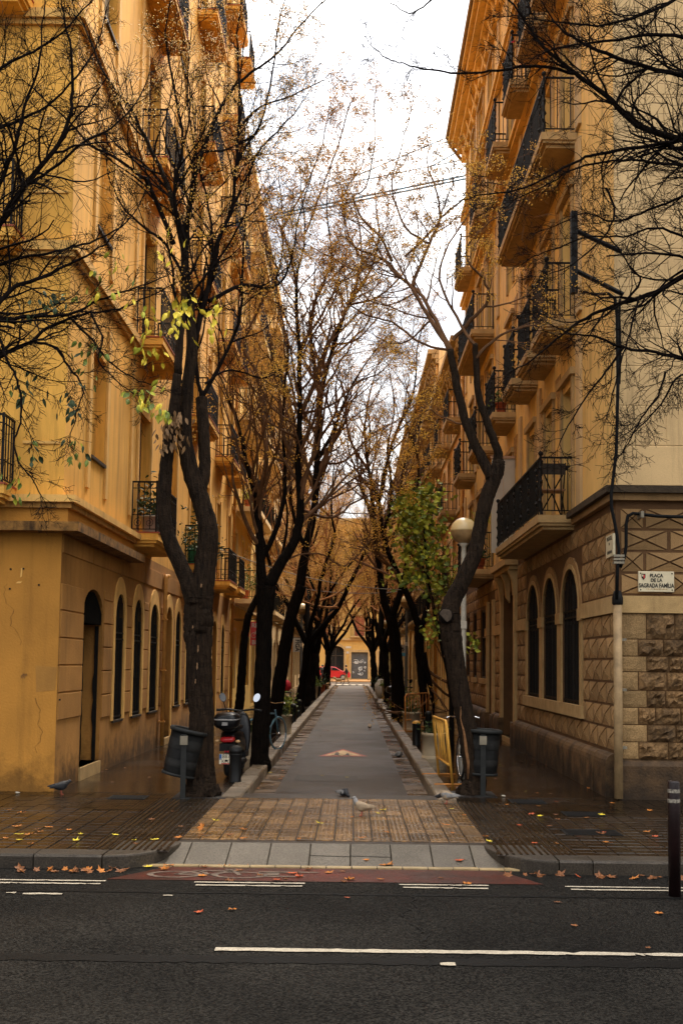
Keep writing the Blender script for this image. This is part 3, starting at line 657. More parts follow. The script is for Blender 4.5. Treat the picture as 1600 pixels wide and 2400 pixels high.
# children warning triangle painted on the passage road
tri = [gp(*q, ZP) for q in ((745, 1773), (862, 1773), (803, 1756))]
c_ = sum(tri, Vector()) / 3
warn = paint('warning_triangle', [(p.x, p.y) for p in tri], mat('red_road_paint', (0.34, 0.05, 0.025), 0.5, 0.3, 4, 0.4, 110), passage, ZP + .004)
inn = [c_ + (p - c_) * 0.74 for p in tri]; MB().poly([(p.x, p.y, ZP + .007) for p in inn]).build('triangle_field', mat('cream_road_paint', (0.52, 0.36, 0.18), 0.6, 0.25, 4, 0.4, 110), warn)
for dx, k in ((-0.13, 1.0), (0.10, 0.8)):                 # two running children, stretched along the road
    f = MB(); ox, oy = c_.x + dx, tri[0].y + 0.22
    for poly in ([(-.05, .1), (.04, .1), (.05, .62), (-.04, .62)], [(-.03, .68), (.03, .68), (.035, .86), (-.035, .86)], [(.02, .12), (.11, -.05), (.07, -.1), (-.02, .1)], [(-.05, .14), (-.13, .0), (-.1, -.06), (-.01, .1)], [(.03, .5), (.13, .36), (.12, .3), (.02, .42)], [(-.04, .5), (-.12, .4), (-.12, .32), (-.03, .42)]):
        f.poly([(ox + a * k, oy + b * k, ZP + .010) for a, b in poly])
    f.build('child_figure', INK, warn)
rgp = random.Random(14)
for (x0, x1, y0, y1) in ((-.95, .1, 19.2, 20.1), (-.2, .75, 29.5, 32), (-1.1, -.3, 36, 41), (-.7, .5, 52, 54)):
    pts_ = [(x0, y0), ((x0 + x1) / 2, y0 + rgp.uniform(-.08, .08)), (x1, y0 + rgp.uniform(-.1, .1)), (x1 + rgp.uniform(-.05, .05), (y0 + y1) / 2), (x1, y1), ((x0 + x1) / 2, y1 + rgp.uniform(-.1, .1)), (x0, y1), (x0 + rgp.uniform(-.05, .05), (y0 + y1) / 2)]
    MB().poly([(a, b, ZP + .003) for a, b in pts_]).build('asphalt_patch', mat('older_asphalt_patch', (.022, .0145, .008), .5, .3, 1.5, .4, 70, spec=.2, fine=.5, fscale=30), passage)
strip('worn_line', -.75, .55, 42.5, .16, mat('worn_lane_paint', (.16, .11, .055), .6, .6, 6, .3, 60), passage, ZP + .004, .05)
# covers, grates and tree pits
def cover(name, label, p0, p1, m, z, slots=0):
    t = thing(name, label, 'cover', ((p0[0] + p1[0]) / 2, (p0[1] + p1[1]) / 2, z))
    mb = MB(); mb.box(p0[0], p1[0], p0[1], p1[1], z - .02, z + .004); mb.build('frame', IRON, t)
    if slots:
        s_ = MB(); n = slots
        for i in range(n): x = p0[0] + .03 + (p1[0] - p0[0] - .06) * i / n; s_.box(x, x + (p1[0] - p0[0]) / n * .5, p0[1] + .02, p1[1] - .02, z + .004, z + .010)
        s_.build('bars', GREYIRON, t)
    else: MB().box(p0[0] + .025, p1[0] - .025, p0[1] + .025, p1[1] - .025, z + .004, z + .007).build('lid', m, t)
cover('drain_grate', 'rectangular iron drain grate in the middle of the passage road', (-0.62, 16.05), (0.06, 16.42), IRON, ZP + .004, 16)
cover('pavement_cover', 'wide dark cover in the tiled pavement right of the ribbed strip', (2.36, 12.55), (2.98, 12.95), SEAM, 0.002)
cover('pavement_cover', 'dark cover in the wet pavement beside the right stone plinth', (2.15, 15.3), (2.62, 15.75), SEAM, 0.002)
cover('pavement_cover', 'small dark cover in the pavement left of the tilted bin', (-3.25, 15.25), (-2.75, 15.65), SEAM, 0.002)
cover('pavement_cover', 'dark cover nearest the red post on the right pavement', (2.65, 14.1), (3.15, 14.5), SEAM, 0.002)

# ================================================================== BUILDINGS
def surround(pl, a, b, c, d, rise, t, w, parent, m, name='surround', foot=True, tt=None):
    tt = tt or t
    ia = [(a, c)] + (arcpts(a, b, d, rise) if rise else [(a, d), (b, d)]) + [(b, c)]
    oa = [(a - t, c)] + (arcpts(a - t, b + t, d + tt, rise + tt) if rise else [(a - t, d + tt), (b + t, d + tt)]) + [(b + t, c)]
    if rise: oa = [(a - t, c)] + [(u, v) for u, v in arcpts(a - t, b + t, d + tt, rise + tt)] + [(b + t, c)]
    mb = MB()
    for i in range(len(ia) - 1):
        p0, p1, q0, q1 = ia[i], ia[i + 1], oa[i], oa[i + 1]
        mb.hexa([pl(*p0, 0.001), pl(*p1, 0.001), pl(*q1, 0.001), pl(*q0, 0.001), pl(*p0, w), pl(*p1, w), pl(*q1, w), pl(*q0, w)])
    return mb.build(name, m, parent)
def grille(pl, a, b, c, d, rise, dep, win, gap=0.1):
    mb = MB(); n = max(2, int((b - a) / gap)); cu, hw = (a + b) / 2, (b - a) / 2
    for i in range(1, n):
        u = a + (b - a) * i / n; top = d - rise + rise * math.sqrt(max(0, 1 - ((u - cu) / hw) ** 2))
        mb.pbox(pl, u - .008, u + .008, c, top, -dep + .066, -dep + .08)
    for z in (c + 0.04, c + (d - c) * .63, c + (d - c) * .68): mb.pbox(pl, a, b, z, z + .03, -dep + .064, -dep + .084)
    link('grille', mb.mesh('grille', IRON), win)
def pipe(pl, u, z0, z1, r, parent, m, off=None, elbow=False):
    off = off or r + .03; mb = MB()
    pts = [pl(u, z0, off), pl(u, z1, off)]
    if elbow: pts += [pl(u + .03, z1 + .06, off), pl(u + .35, z1 + .08, off)]
    mb.tube(pts, r, 10)
    o = mb.build('downpipe', m, parent, True)
    c = MB(); z = z0 + .5
    while z < z1: c.pbox(pl, u - r - .012, u + r + .012, z, z + .03, 0, off + r + .01); z += 1.1
    link('pipe_bracket', c.mesh('pipe_bracket', m), o)
    return o

# ---------------------------------------------------------------- left corner building
LB = thing('corner_building', 'ochre corner building on the left with blind front wall and iron balconies', 'building', (-9, 27, 0))
LH, LY1 = 27.0, 38.0
gw = [(19.7, 20.5), (21.38, 22.25), (23.1, 24.05), (26.4, 27.22), (28.1, 28.9), (29.8, 30.6), (31.4, 32.2), (35.6, 36.4)]
gd = [(17.42, 18.78, .2, 2.97, .38), (25.02, 25.88, .14, 3.05, .4), (33.3, 34.4, .1, 3.05, .4)]
ops = [(a, b, .80, 3.02, .42, .08) for a, b in gw] + [(a, b, c, d, r, .36) for a, b, c, d, r in gd]
wall_open(PL, 16.0, LY1, -.2, 3.9, ops).build('wall', OCHRE_S, LB)
floorsL = [4.2, 7.9, 11.4, 14.9, 18.4, 21.9]
colsL = [(21.35, 22.65), (28.2, 29.3), (33.7, 34.7), (36.7, 37.6)]
blind = [(17.5, 18.5), (25.1, 26.0), (31.0, 31.9)]
uops = []
for z in floorsL:
    uops += [(a, b, z + .02, z + 2.45, 0, .26) for a, b in colsL] + [(a, b, z + .85, z + 2.55, 0, .14) for a, b in blind]
wall_open(PL, 16.0, LY1, 3.9, LH, uops).build('wall', OCHRE_UP, LB)
mb = MB(); mb.quad((-16, YF, -.2), (XL, YF, -.2), (XL, YF, 3.9), (-16, YF, 3.9)); mb.build('wall', OCHRE, LB)
mb = MB(); mb.quad((-16, YF, 3.9), (XL, YF, 3.9), (XL, YF, LH), (-16, YF, LH)); box_shell(mb, -16, XL, YF, LY1, LH, ('R', 'F')); mb.build('wall', OCHRE_UP, LB)
for i, (a, b) in enumerate(gw):
    w = window(PL, a, b, .80, 3.02, .08, LB, DARKWOOD, GLASS, .42, 1, (.62,)); grille(PL, a, b, .80, 3.02, .42, .08, w)
    surround(PL, a, b, .80, 3.02, .42, .15, .028, LB, TRIM, tt=.3)
    MB().pbox(PL, a - .02, b + .02, .76, .80, -.18, .035).build('sill', DARKWOOD, LB)
# first door: ochre leaf standing behind a deep reveal, dark head, scalloped dark edge
a, b, c, d, r = gd[0]
dl = MB().pbox(PL, a + .02, b - .34, c, c + 1.95, -.34, -.28).build('door', OCHRE_S, LB)
sc_ = [(b - .33, c), (b - .2, c)] + [(b - .2 + .05 * abs(math.sin(q * PI / 5)), c + 2.0 * q / 20) for q in range(21)] + [(b - .33, c + 2.0)]
link('door_edge', MB().prism(sc_, lambda u, v, w: PL(u, v, w), -.345, -.26).mesh('door_edge', IRON), dl)
strip_outline = [(-.06, c), (-.115, c)] + [(-.115 - .022 * abs(math.sin(q * PI / 4.5)) * (1 if 5 < q < 13 else .2), c + 2.2 * q / 20) for q in range(21)] + [(-.06, c + 2.2)]
MB().prism(strip_outline, lambda w, v, u: PL(u, v, w), b - .03, b - .004).build('scalloped_strip', IRON, LB)  # dark strip with a scalloped edge along the far jamb
bxo = [(a + .01, 2.42), (b - .01, 2.42)] + [(b - .01 - (b - a - .02) * i / 10, 2.60 + .33 * math.sin(PI * i / 10)) for i in range(11)]
MB().prism(bxo, lambda u, v, w: PL(u, v, w), -.30, -.02).build('head_block', mat('dark_interior', (.003, .0025, .002), .95, .1, spec=.03), LB)  # near-black arched block filling the head of the opening
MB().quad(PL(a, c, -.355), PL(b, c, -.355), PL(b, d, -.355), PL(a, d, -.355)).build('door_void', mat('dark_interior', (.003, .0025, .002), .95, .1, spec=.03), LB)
MB().pbox(PL, a - .02, b + .02, 0.002, c, -.34, .03).build('step', STONE, LB)
for a, b, c, d, r in gd[1:]:
    w = window(PL, a, b, c, d, .36, LB, SHUT, DARKWOOD, r, 1, (.8,), 'door', .07); surround(PL, a, b, c, d, r, .14, .028, LB, TRIM, tt=.28)
    link('handle', MB().ball(PL((a + b) / 2 - .08, 1.1, -.27), .035, 8, 6).mesh('handle', IRON, True), w)
    MB().pbox(PL, a, b, 0.0, c, -.34, .05).build('step', STONE, LB)
# marks on the blind plaza front: anchors, a repaired patch, hairline cracks, scribble
FW = lambda px_, py_: wy(px_, py_, YF)
for (px_, py_) in ((26, 1334), (56, 1333), (24, 1380), (92, 1371), (141, 1640)):
    q = FW(px_, py_); MB().pbox(PF, q.x - .012, q.x + .012, q.z - .012, q.z + .012, .001, .012).build('wall_anchor', IRON, LB)
for (px_, py_, w_, h_) in ((51, 1342, .016, .07), (45, 1365, .045, .014)):
    q = FW(px_, py_); MB().prism([(q.x - w_, q.z - h_), (q.x + w_ * .5, q.z - h_ * .8), (q.x + w_, q.z + h_), (q.x - w_ * .4, q.z + h_ * .9)], PF, .001, .003).build('bare_plaster_chip', TRIM, LB)
q0, q1 = FW(84, 1560), FW(133, 1618); MB().prism([(q0.x, q0.z), (q1.x, q0.z - .02), (q1.x - .02, q1.z), (q0.x + .02, q1.z - .03)], PF, .001, .002).build('plaster_patch', mat('repair_plaster', (.34, .16, .032), .85, .2, 2, .2, 40), LB)
rgc = random.Random(31)
for (x0_, z0_, n_) in ((-4.9, 2.9, 16), (-4.45, 1.3, 12), (-5.4, 3.1, 20), (-4.7, 7.2, 18)):
    cx0, cz0 = x0_, z0_; ck_ = MB()
    for _ in range(n_):
        nx_, nz_ = cx0 + rgc.uniform(-.05, .06), cz0 - rgc.uniform(.03, .09); ww = rgc.uniform(.0015, .004)
        ck_.quad(PF(cx0 - ww, cz0, .003), PF(cx0 + ww, cz0, .003), PF(nx_ + ww, nz_, .003), PF(nx_ - ww, nz_, .003)); cx0, cz0 = nx_, nz_
    ck_.build('crack', mat('crack_shadow', (.10, .042, .01), .9, .2), LB)
for k_ in range(3):
    q = FW(50 + k_ * 4, 1585); MB().tube([PF(q.x, q.z - .03, .004), PF(q.x + .01, q.z + .01, .004), PF(q.x + .035, q.z + .04, .004), PF(q.x + .03, q.z + .005, .004)], .004, 4).build('scribble', SHUT, LB)
# rusticated blocks between the openings
edges = sorted([(a - .17, b + .17) for a, b in gw] + [(a - (.03 if i == 0 else .16), b + (.03 if i == 0 else .16)) for i, (a, b, *_ ) in enumerate(gd)])
segs = []; u = 16.03
for a, b in edges: segs.append((u, a)); u = b
segs.append((u, 37.9))
def block(pl, u0, u1, v0, v1, w, m, parent, name='panel'):
    mb = MB(); e = .012
    mb.hexa([pl(u0, v0, .001), pl(u1, v0, .001), pl(u1, v1, .001), pl(u0, v1, .001), pl(u0 + e, v0 + e, w), pl(u1 - e, v0 + e, w), pl(u1 - e, v1 - e, w), pl(u0 + e, v1 - e, w)])
    return mb.build(name, m, parent)
for (u0, u1) in segs:
    if u1 - u0 < .1: continue
    z0s = .98 if u0 < 17 else .88
    z = z0s
    while z < 2.85: block(PL, u0, u1, z + .006, min(z + .385, 3.0), .02, OCHRE_S, LB); z += .391
for (u0, u1, z0, z1) in ((16.03, 17.9, 3.36, 3.62), (17.92, 20.0, 3.36, 3.62), (20.02, 22.4, 3.36, 3.72), (22.42, 24.4, 3.36, 3.72), (24.42, 27.0, 3.36, 3.72), (27.02, 31, 3.36, 3.72)): block(PL, u0, u1, z0, z1, .02, OCHRE_S, LB)
# ledge slab round the corner and stepped moulding over it
def corner_band(z0, z1, w, yend, m, name):
    mb = MB(); mb.box(-16, XL + w, YF - w, YF - .001, z0, z1); mb.box(XL + .001, XL + w, YF - .001, yend, z0, z1); return mb.build(name, m, LB)
corner_band(3.64, 3.77, .30, 20.8, LEDGED, 'ledge'); corner_band(3.77, 3.98, .10, 20.75, OCHRE, 'moulding'); corner_band(3.98, 4.06, .16, 20.75, LEDGE, 'moulding'); corner_band(4.06, 4.16, .22, 20.8, TRIM, 'cornice')
for z in floorsL[1:]: corner_band(z - .16, z - .02, .11, 20.85, TRIM, 'string_course'); corner_band(z - .24, z - .16, .06, 20.85, TRIM, 'string_course')
for z in floorsL:      # pale framed panels and thin pilaster strips on the street side
    for u in (17.28, 18.55, 20.6, 24.9, 26.05, 30.8, 31.95): MB().pbox(PL, u, u + .17, z + .3, z + 3.15, .001, .035).build('pilaster_strip', TRIM, LB)
    for a, b in blind:
        MB().pbox(PL, a - .02, b + .02, z + .80, z + .85, -.1, .045).build('sill', DARKWOOD, LB)
        MB().quad(PL(a, z + .85, -.14), PL(b, z + .85, -.14), PL(b, z + 2.55, -.14), PL(a, z + 2.55, -.14)).build('blind_window', OCHRE_UP if z < 8 else SHUTG, LB)
    MB().pbox(lambda u_, v, w: PF(u_, v, w), -4.75, -4.22, z + .72, z + .76, .001, .02).build('panel_edge', TRIM, LB)
random.seed(3)
for i, (a, b) in enumerate(colsL):
    for j, z in enumerate(floorsL):
        if (i + j) % 3 == 0: shutters(PL, a, b, z + .02, z + 2.45, .24, LB, (SHUT, SHUTG, WHITE)[(i * 2 + j) % 3])
        else: window(PL, a, b, z + .02, z + 2.45, .24, LB, (WHITE, SHUT, DARKWOOD)[(i + 2 * j) % 3], GLASS, 0, 1, (.3, .75), 'balcony_door', .07)
        balcony(PL, (20.85, 27.6, 33.2, 36.25)[i], (23.2, 29.8, 35.3, 37.95)[i], z, .52, LB, OCHRE_UP, 'scroll', .98, True, scroll=(i < 2 or j == 0))
        MB().pbox(PL, a - .12, a, z + .02, z + 2.55, .001, .04).build('jamb', TRIM, LB); MB().pbox(PL, b, b + .12, z + .02, z + 2.55, .001, .04).build('jamb', TRIM, LB)
pipe(PL, 24.52, .02, 3.62, .045, LB, PIPE, .075, True)
for (u, z) in ((20.9, 24.6), (27.6, 25.2)): MB().pbox(PL, u, u + 6, z, z + .3, .001, .3).build('cornice', TRIM, LB)
# balcony on the blind front, at the edge of the picture
bf = lambda u, v, w: PF(u, v, w)
for z in (4.25, 7.9, 11.5): balcony(bf, -6.8, -4.83, z, .55, LB, OCHRE_UP, 'scroll', 1.0, True)
MB().pbox(bf, -6.4, -5.2, 4.3, 6.7, .002, .04).build('balcony_door', SHUTG, LB)

# ---------------------------------------------------------------- right corner building
RB = thing('corner_building', 'sand coloured corner building on the right with etched ground floor and long balconies', 'building', (8.5, 27, 0))
RH, RY1 = 20.3, 38.0
tri_w = [(18.54, 20.09), (20.55, 22.07), (22.52, 24.06)]
far_w = [(31.8, 32.9), (34.1, 35.0), (36.1, 37.1)]
rd = [(25.9, 28.0, .12, 3.56), (29.9, 30.9, .12, 3.5)]
ops = [(a, b, 1.2, 3.5, .75, .09) for a, b in tri_w] + [(a, b, 1.45, 3.4, 0, .10) for a, b in far_w] + [(a, b, c, d, 0, .32) for a, b, c, d in rd]
wall_open(PR, 16.0, RY1, -.2, 4.3, ops).build('wall', BROWN, RB)
floorsR = [4.38, 7.7, 10.9, 14.2, 17.2]
colsR = [(19.1, 20.0), (20.95, 21.85), (23.0, 23.9), (26.3, 27.2), (30.3, 31.3), (32.6, 33.6), (35.0, 35.9)]
uops = []
for z in floorsR[:4]: uops += [(a, b, z + .02, z + 2.3, 0, .3) for a, b in colsR]
uops += [(a, b, 17.75, 18.75, 0, .3) for a, b in colsR]
wall_open(PR, 16.0, RY1, 4.3, RH, uops).build('wall', SANDW, RB)
fo = [(4.98, 6.2, 1.3, 3.3, .6, .25)]
wall_open(PF, XR, 16, -.2, 4.3, fo).build('wall', BROWN, RB)
mb = MB(); mb.quad((XR, YF, 4.3), (16, YF, 4.3), (16, YF, RH), (XR, YF, RH)); box_shell(mb, XR, 16, YF, RY1, RH, ('L', 'F')); mb.build('wall', BROWN if False else SANDR, RB)
for a, b in tri_w:
    w = window(PR, a, b, 1.2, 3.5, .09, RB, DARKWOOD, GLASS, .75, 1, (.6,)); grille(PR, a, b, 1.2, 3.5, .75, .09, w, .12)
    surround(PR, a, b, 2.78, 3.5, .75, .17, .03, RB, PANEL, tt=.2); surround(PR, a, b, 2.78, 3.5, .75, .06, .045, RB, STONE, 'arch_band', tt=.08)
for a, b in ((18.3, 18.52), (20.11, 20.53), (22.09, 22.5), (24.08, 24.3)): MB().pbox(PR, a, b, 1.2, 2.58, .001, .03).build('pier', STONE, RB); MB().pbox(PR, a - .03, b + .03, 2.58, 2.78, .001, .06).build('impost', STONE, RB)
MB().pbox(PR, 18.2, 24.4, 1.0, 1.2, .001, .07).build('sill', STONE, RB)
for a, b in ((16.0, 18.3), (24.33, 25.6), (28.25, 29.7), (31.05, 31.7), (33.0, 34.0), (35.1, 36.0)): MB().pbox(PR, a + .002, b, 2.60, 2.84, .001, .05).build('string_course', STONE, RB)
for a, b in far_w:
    window(PR, a, b, 1.45, 3.4, .10, RB, DARKWOOD, GLASS, 0, 0, (.6,)); MB().pbox(PR, a - .1, b + .1, 1.3, 1.45, .001, .06).build('sill', STONE, RB)
for a, b, c, d in rd:
    w = window(PR, a, b, c, d, .32, RB, SHUT, DARKWOOD, 0, 1, (.75,), 'door', .08)
    for q0, q1 in ((a - .26, a), (b, b + .26)): MB().pbox(PR, q0, q1, .55, d + .05, .001, .07).build('door_pilaster', STONE, RB); MB().pbox(PR, q0 - .02, q1 + .02, 0, .55, .001, .13).build('pilaster_base', PLINTH, RB)
    MB().pbox(PR, a, b, 0.0, c, -.3, .04).build('step', STONE, RB)
a, b, c, d = rd[0]
hood = MB(); hood.pbox(PR, a - .35, b + .35, d + .55, d + .7, .001, .3); hood.pbox(PR, a - .3, b + .3, d + .45, d + .55, .001, .2); hood.build('door_hood', STONE, RB)
for u in (a - .15, (a + b) / 2, b + .15):
    MB().prism([(0.001, d - .25), (.09, d - .12), (.12, d + .2), (.22, d + .44), (0.001, d + .44)], lambda p, q, w: PR(w, q, p), u - .1, u + .1).build('bracket', STONE, RB)
# etched blocks with crossed diagonals, each a panel of four raised facets
def etched(orient):
    mb = MB(); hw, hh, g_ = .5, .5, .03
    for T in (((-.5, .5), (.5, .5), (0, 0)), ((.5, .5), (.5, -.5), (0, 0)), ((.5, -.5), (-.5, -.5), (0, 0)), ((-.5, -.5), (-.5, .5), (0, 0))):
        c = (sum(p[0] for p in T) / 3, sum(p[1] for p in T) / 3); k = .87
        P = [(c[0] + (p[0] - c[0]) * k, c[1] + (p[1] - c[1]) * k) for p in T]
        fn = (lambda p, q, w: (-w, p, q)) if orient == 'R' else (lambda p, q, w: (p, -w, q))
        lo_ = [fn(*p, .0005) for p in P]; hi_ = [fn(*p, w_) for p, w_ in zip(P, (.008, .008, .036))]      # each facet rises to the block's middle
        n0 = len(mb.v); mb.v += lo_ + hi_; mb.f.append((n0 + 3, n0 + 4, n0 + 5))
        for i_ in range(3): j_ = (i_ + 1) % 3; mb.f.append((n0 + i_, n0 + j_, n0 + 3 + j_, n0 + 3 + i_))
    return mb.mesh('etched_panel', PANEL)
emR, emF = etched('R'), etched('F')
excl = [(18.3, 24.3, .98, 2.86)] + [(a - .2, b + .2, 2.5, 3.72) for a, b in tri_w] + [(a - .3, b + .3, 0, 3.62) for a, b, c, d in rd] + [(a - .06, b + .06, 1.28, 3.46) for a, b in far_w] + [(25.5, 28.4, 3.2, 4.3)]
random.seed(11)
def etch_rows(rows, L0, L1, bl, ex, mk):
    n = 0
    for ri, (z0, z1) in enumerate(rows):
        u = L0 - (bl / 2 if ri % 2 else 0)
        while u < L1:
            ivs = [(max(u, L0), min(u + bl, L1))]
            for a, b, c, d in ex:
                if z1 > c + .04 and z0 < d - .04:
                    nv = []
                    for p, q in ivs:
                        if b <= p or a >= q: nv.append((p, q))
                        else:
                            if a > p: nv.append((p, a))
                            if b < q: nv.append((b, q))
                    ivs = nv
            for p, q in ivs:
                if q - p > .14: mk(p + .012, q - .012, z0 + .012, z1 - .012); n += 1
            u += bl
    return n
rowsR = [(.64 + i * .327, .64 + (i + 1) * .327) for i in range(6)] + [(2.86 + i * .31, 2.86 + (i + 1) * .31) for i in range(4)]
etch_rows(rowsR, 16.05, 37.9, .60, excl, lambda a, b, c, d: link('etched_panel', emR, RB, loc=(XR, (a + b) / 2, (c + d) / 2), scale=(1, b - a, d - c)))
rowsF = [(2.86 + i * .31, 2.86 + (i + 1) * .31) for i in range(4)]
etch_rows(rowsF, XR + .05, 6.6, .70, [(4.85, 6.35, 2.5, 3.5)], lambda a, b, c, d: link('etched_panel', emF, RB, loc=((a + b) / 2, YF, (c + d) / 2), scale=(b - a, 1, d - c)))
surround(PF, 4.98, 6.2, 2.86, 3.3, .44, .16, .03, RB, PANEL, tt=.2); window(PF, 4.98, 6.2, 1.3, 3.3, .25, RB, DARKWOOD, GLASS, .6)
MB().box(XR, 16, YF - .06, YF - .001, 2.60, 2.84).build('string_course', STONE, RB)
# rock-faced stones and dressed quoins on the plaza front
def rough_stone(u0, u1, v0, v1, amp, m, name):
    mb = MB(); nx, nz = 7, 5; g0 = .007
    idx = {}
    for i in range(nx + 1):
        for j in range(nz + 1):
            ed = i in (0, nx) or j in (0, nz)
            w = .012 if ed else .02 + random.uniform(0, amp)
            uu = u0 + g0 + (u1 - u0 - 2 * g0) * (i / nx) + (0 if ed else random.uniform(-.02, .02)); v = v0 + g0 + (v1 - v0 - 2 * g0) * (j / nz) + (0 if ed else random.uniform(-.015, .015))
            idx[i, j] = len(mb.v); mb.v.append(PF(uu, v, w))
    for i in range(nx):
        for j in range(nz):
            mb.f.append((idx[i, j], idx[i + 1, j], idx[i + 1, j + 1])); mb.f.append((idx[i, j], idx[i + 1, j + 1], idx[i, j + 1]))
    for e0, e1 in (((0, 0), (nx, 0)), ((nx, 0), (nx, nz)), ((nx, nz), (0, nz)), ((0, nz), (0, 0))):
        a, b = mb.v[idx[e0]], mb.v[idx[e1]]; mb.quad(a, b, (b[0], YF, b[2]), (a[0], YF, a[2]))
    return mb.build(name, m, RB)
z = .55; r = 0
while z < 2.55:
    h = random.choice((.22, .24, .26)); h = min(h, 2.6 - z)
    if 2.6 - (z + h) < .12: h = 2.6 - z
    q = XR + (.42 if r % 2 else .30); rough_stone(XR + .02, q, z, z + h, .006, QUOIN, 'quoin_stone'); u = q
    while u < 4.9:
        l = random.uniform(.24, .42); rough_stone(u, min(u + l, 4.97), z, z + h, .075, RUBBLE, 'rubble_stone'); u += l
    z += h; r += 1
MB().box(4.97 + 1.25, 16, YF - .03, YF - .001, .5, 2.6).build('dressed_wall', STONE, RB)
mb = MB(); mb.prism([(0.001, -.1), (.1, -.1), (.1, .46), (.06, .53), (0.001, .55)], lambda p, q, w: (w, YF - p, q), XR - .02, 16); mb.build('plinth', GRAFF, RB)
# plinth stones with rounded tops along the passage
random.seed(5)
def plinth_run(u0, u1):
    u = u0
    while u < u1 - .05:
        l = min(random.uniform(.6, 1.0), u1 - u)
        if u1 - u - l < .25: l = u1 - u
        p = .13 + random.uniform(-.008, .008)
        prof = [(.001, -.1), (p, -.1), (p, .46)] + [(p - .13 * (1 - math.cos(q * PI / 8)), .46 + .15 * math.sin(q * PI / 8)) for q in (1, 2, 3, 4)]
        MB().prism(prof, lambda a_, b_, w_: PR(w_, b_, a_), u + .010, u + l - .010).build('plinth_stone', PLINTH, RB); u += l
for a, b in ((16.12, 25.6), (28.3, 29.6), (31.2, 38.0)): plinth_run(a, b)
# dark mossy ledge, string courses, cornice
def rband(z0, z1, w, yend, m, name, y0=None):
    mb = MB(); mb.box(XR - w, 16, YF - w, YF - .001, z0, z1); mb.box(XR - w, XR - .001, YF - .001, yend, z0, z1); return mb.build(name, m, RB)
rband(4.20, 4.30, .09, 18.85, PANEL, 'ledge'); rband(4.30, 4.40, .17, 18.85, DARKLEDGE, 'ledge')
for z, w in ((13.95, .14), (14.07, .2), (16.95, .14), (17.07, .2)): rband(z, z + .1, w, RY1, SANDW, 'string_course')
for z, w, h in ((19.2, .16, .3), (19.5, .32, .22), (19.72, .5, .2), (19.92, .62, .22)): rband(z, z + h, w, RY1 + .05, SANDW, 'cornice')
for i in range(26): MB().prism([(.001, 19.0), (.1, 19.05), (.26, 19.5), (.001, 19.5)], lambda p, q, w: PR(w, q, p), 16.4 + i * .83, 16.4 + i * .83 + .2).build('cornice_bracket', SANDW, RB)
gt = MB(); gt.tube([PR(16, 20.16, .66), PR(RY1 + .1, 20.13, .66), PR(RY1 + .1, 19.8, .5), PR(RY1 + .06, 19.3, .15)], .06, 8); gt.build('gutter_pipe', PIPEW, RB, True)
for zi, z in enumerate(floorsR):
    for u in (18.3, 22.3, 24.9, 28.9, 34.2, 37.3): MB().pbox(PR, u, u + .34, z + .02, z + 3.0, .001, .05).build('pilaster', SANDR, RB)
    for a, b in colsR:
        zz, zt = (z + .02, z + 2.3) if zi < 4 else (17.75, 18.75)
        MB().pbox(PR, a - .14, a, zz, zt + .12, .001, .045).build('jamb', STONE, RB); MB().pbox(PR, b, b + .14, zz, zt + .12, .001, .045).build('jamb', STONE, RB)
        MB().pbox(PR, a - .2, b + .2, zt + .12, zt + .24, .001, .09).build('lintel', STONE, RB)
        if random.random() < .3: shutters(PR, a, b, zz, zt, .28, RB, random.choice((SHUT, SHUTG)))
        else: window(PR, a, b, zz, zt, .28, RB, random.choice((SHUT, WHITE, DARKWOOD)), GLASS, 0, 1, (.25, .75), 'balcony_door' if zi < 4 else 'window', .07)
    # floral etched pendants between the windows
    for u in (20.48, 22.42, 25.9, 29.6, 32.0, 34.3):
        if zi < 4: MB().prism([(u - .26, z + 2.75), (u + .26, z + 2.75), (u + .2, z + 2.5), (u + .08, z + 2.35), (u, z + 2.0), (u - .08, z + 2.35), (u - .2, z + 2.5)], PR, .001, .014).build('etched_pendant', mat('etched_ornament', (.34, .19, .07), .85, .6, 22, .2, 60), RB)
for z, lst in ((4.38, ((18.95, 24.7), (30.0, 34.0))), (7.7, ((18.75, 20.25), (20.7, 22.1), (22.76, 24.2), (25.9, 27.6), (30.0, 31.6), (34.4, 36.2))), (10.9, ((18.6, 24.6), (30.0, 34.2))), (14.2, ((18.75, 20.25), (20.7, 22.1), (23.0, 24.4), (25.9, 27.6), (30.0, 31.6), (34.4, 36.2)))):
    for a, b in lst: balcony(PR, a, b, z, .62 if b - a > 3 else .55, RB, STONE, 'ornate', 1.0, False, .1)
MB().pbox(PR, 18.95, 24.7, 17.0, 17.2, .001, .62).build('balcony', STONE, RB)
# faint ashlar courses on the upper plaza front
ash = {}
for i in range(27):
    z = 4.42 + i * .58
    if z > 19: break
    us = [XR + .03, 4.45, 5.35, 6.25] if i % 2 else [XR + .03, 4.9, 5.8, 6.25]
    for k in range(3): block(PF, us[k], us[k + 1] - .006, z, z + .574, .006 + random.uniform(0, .002), SANDR, RB, 'ashlar_block')
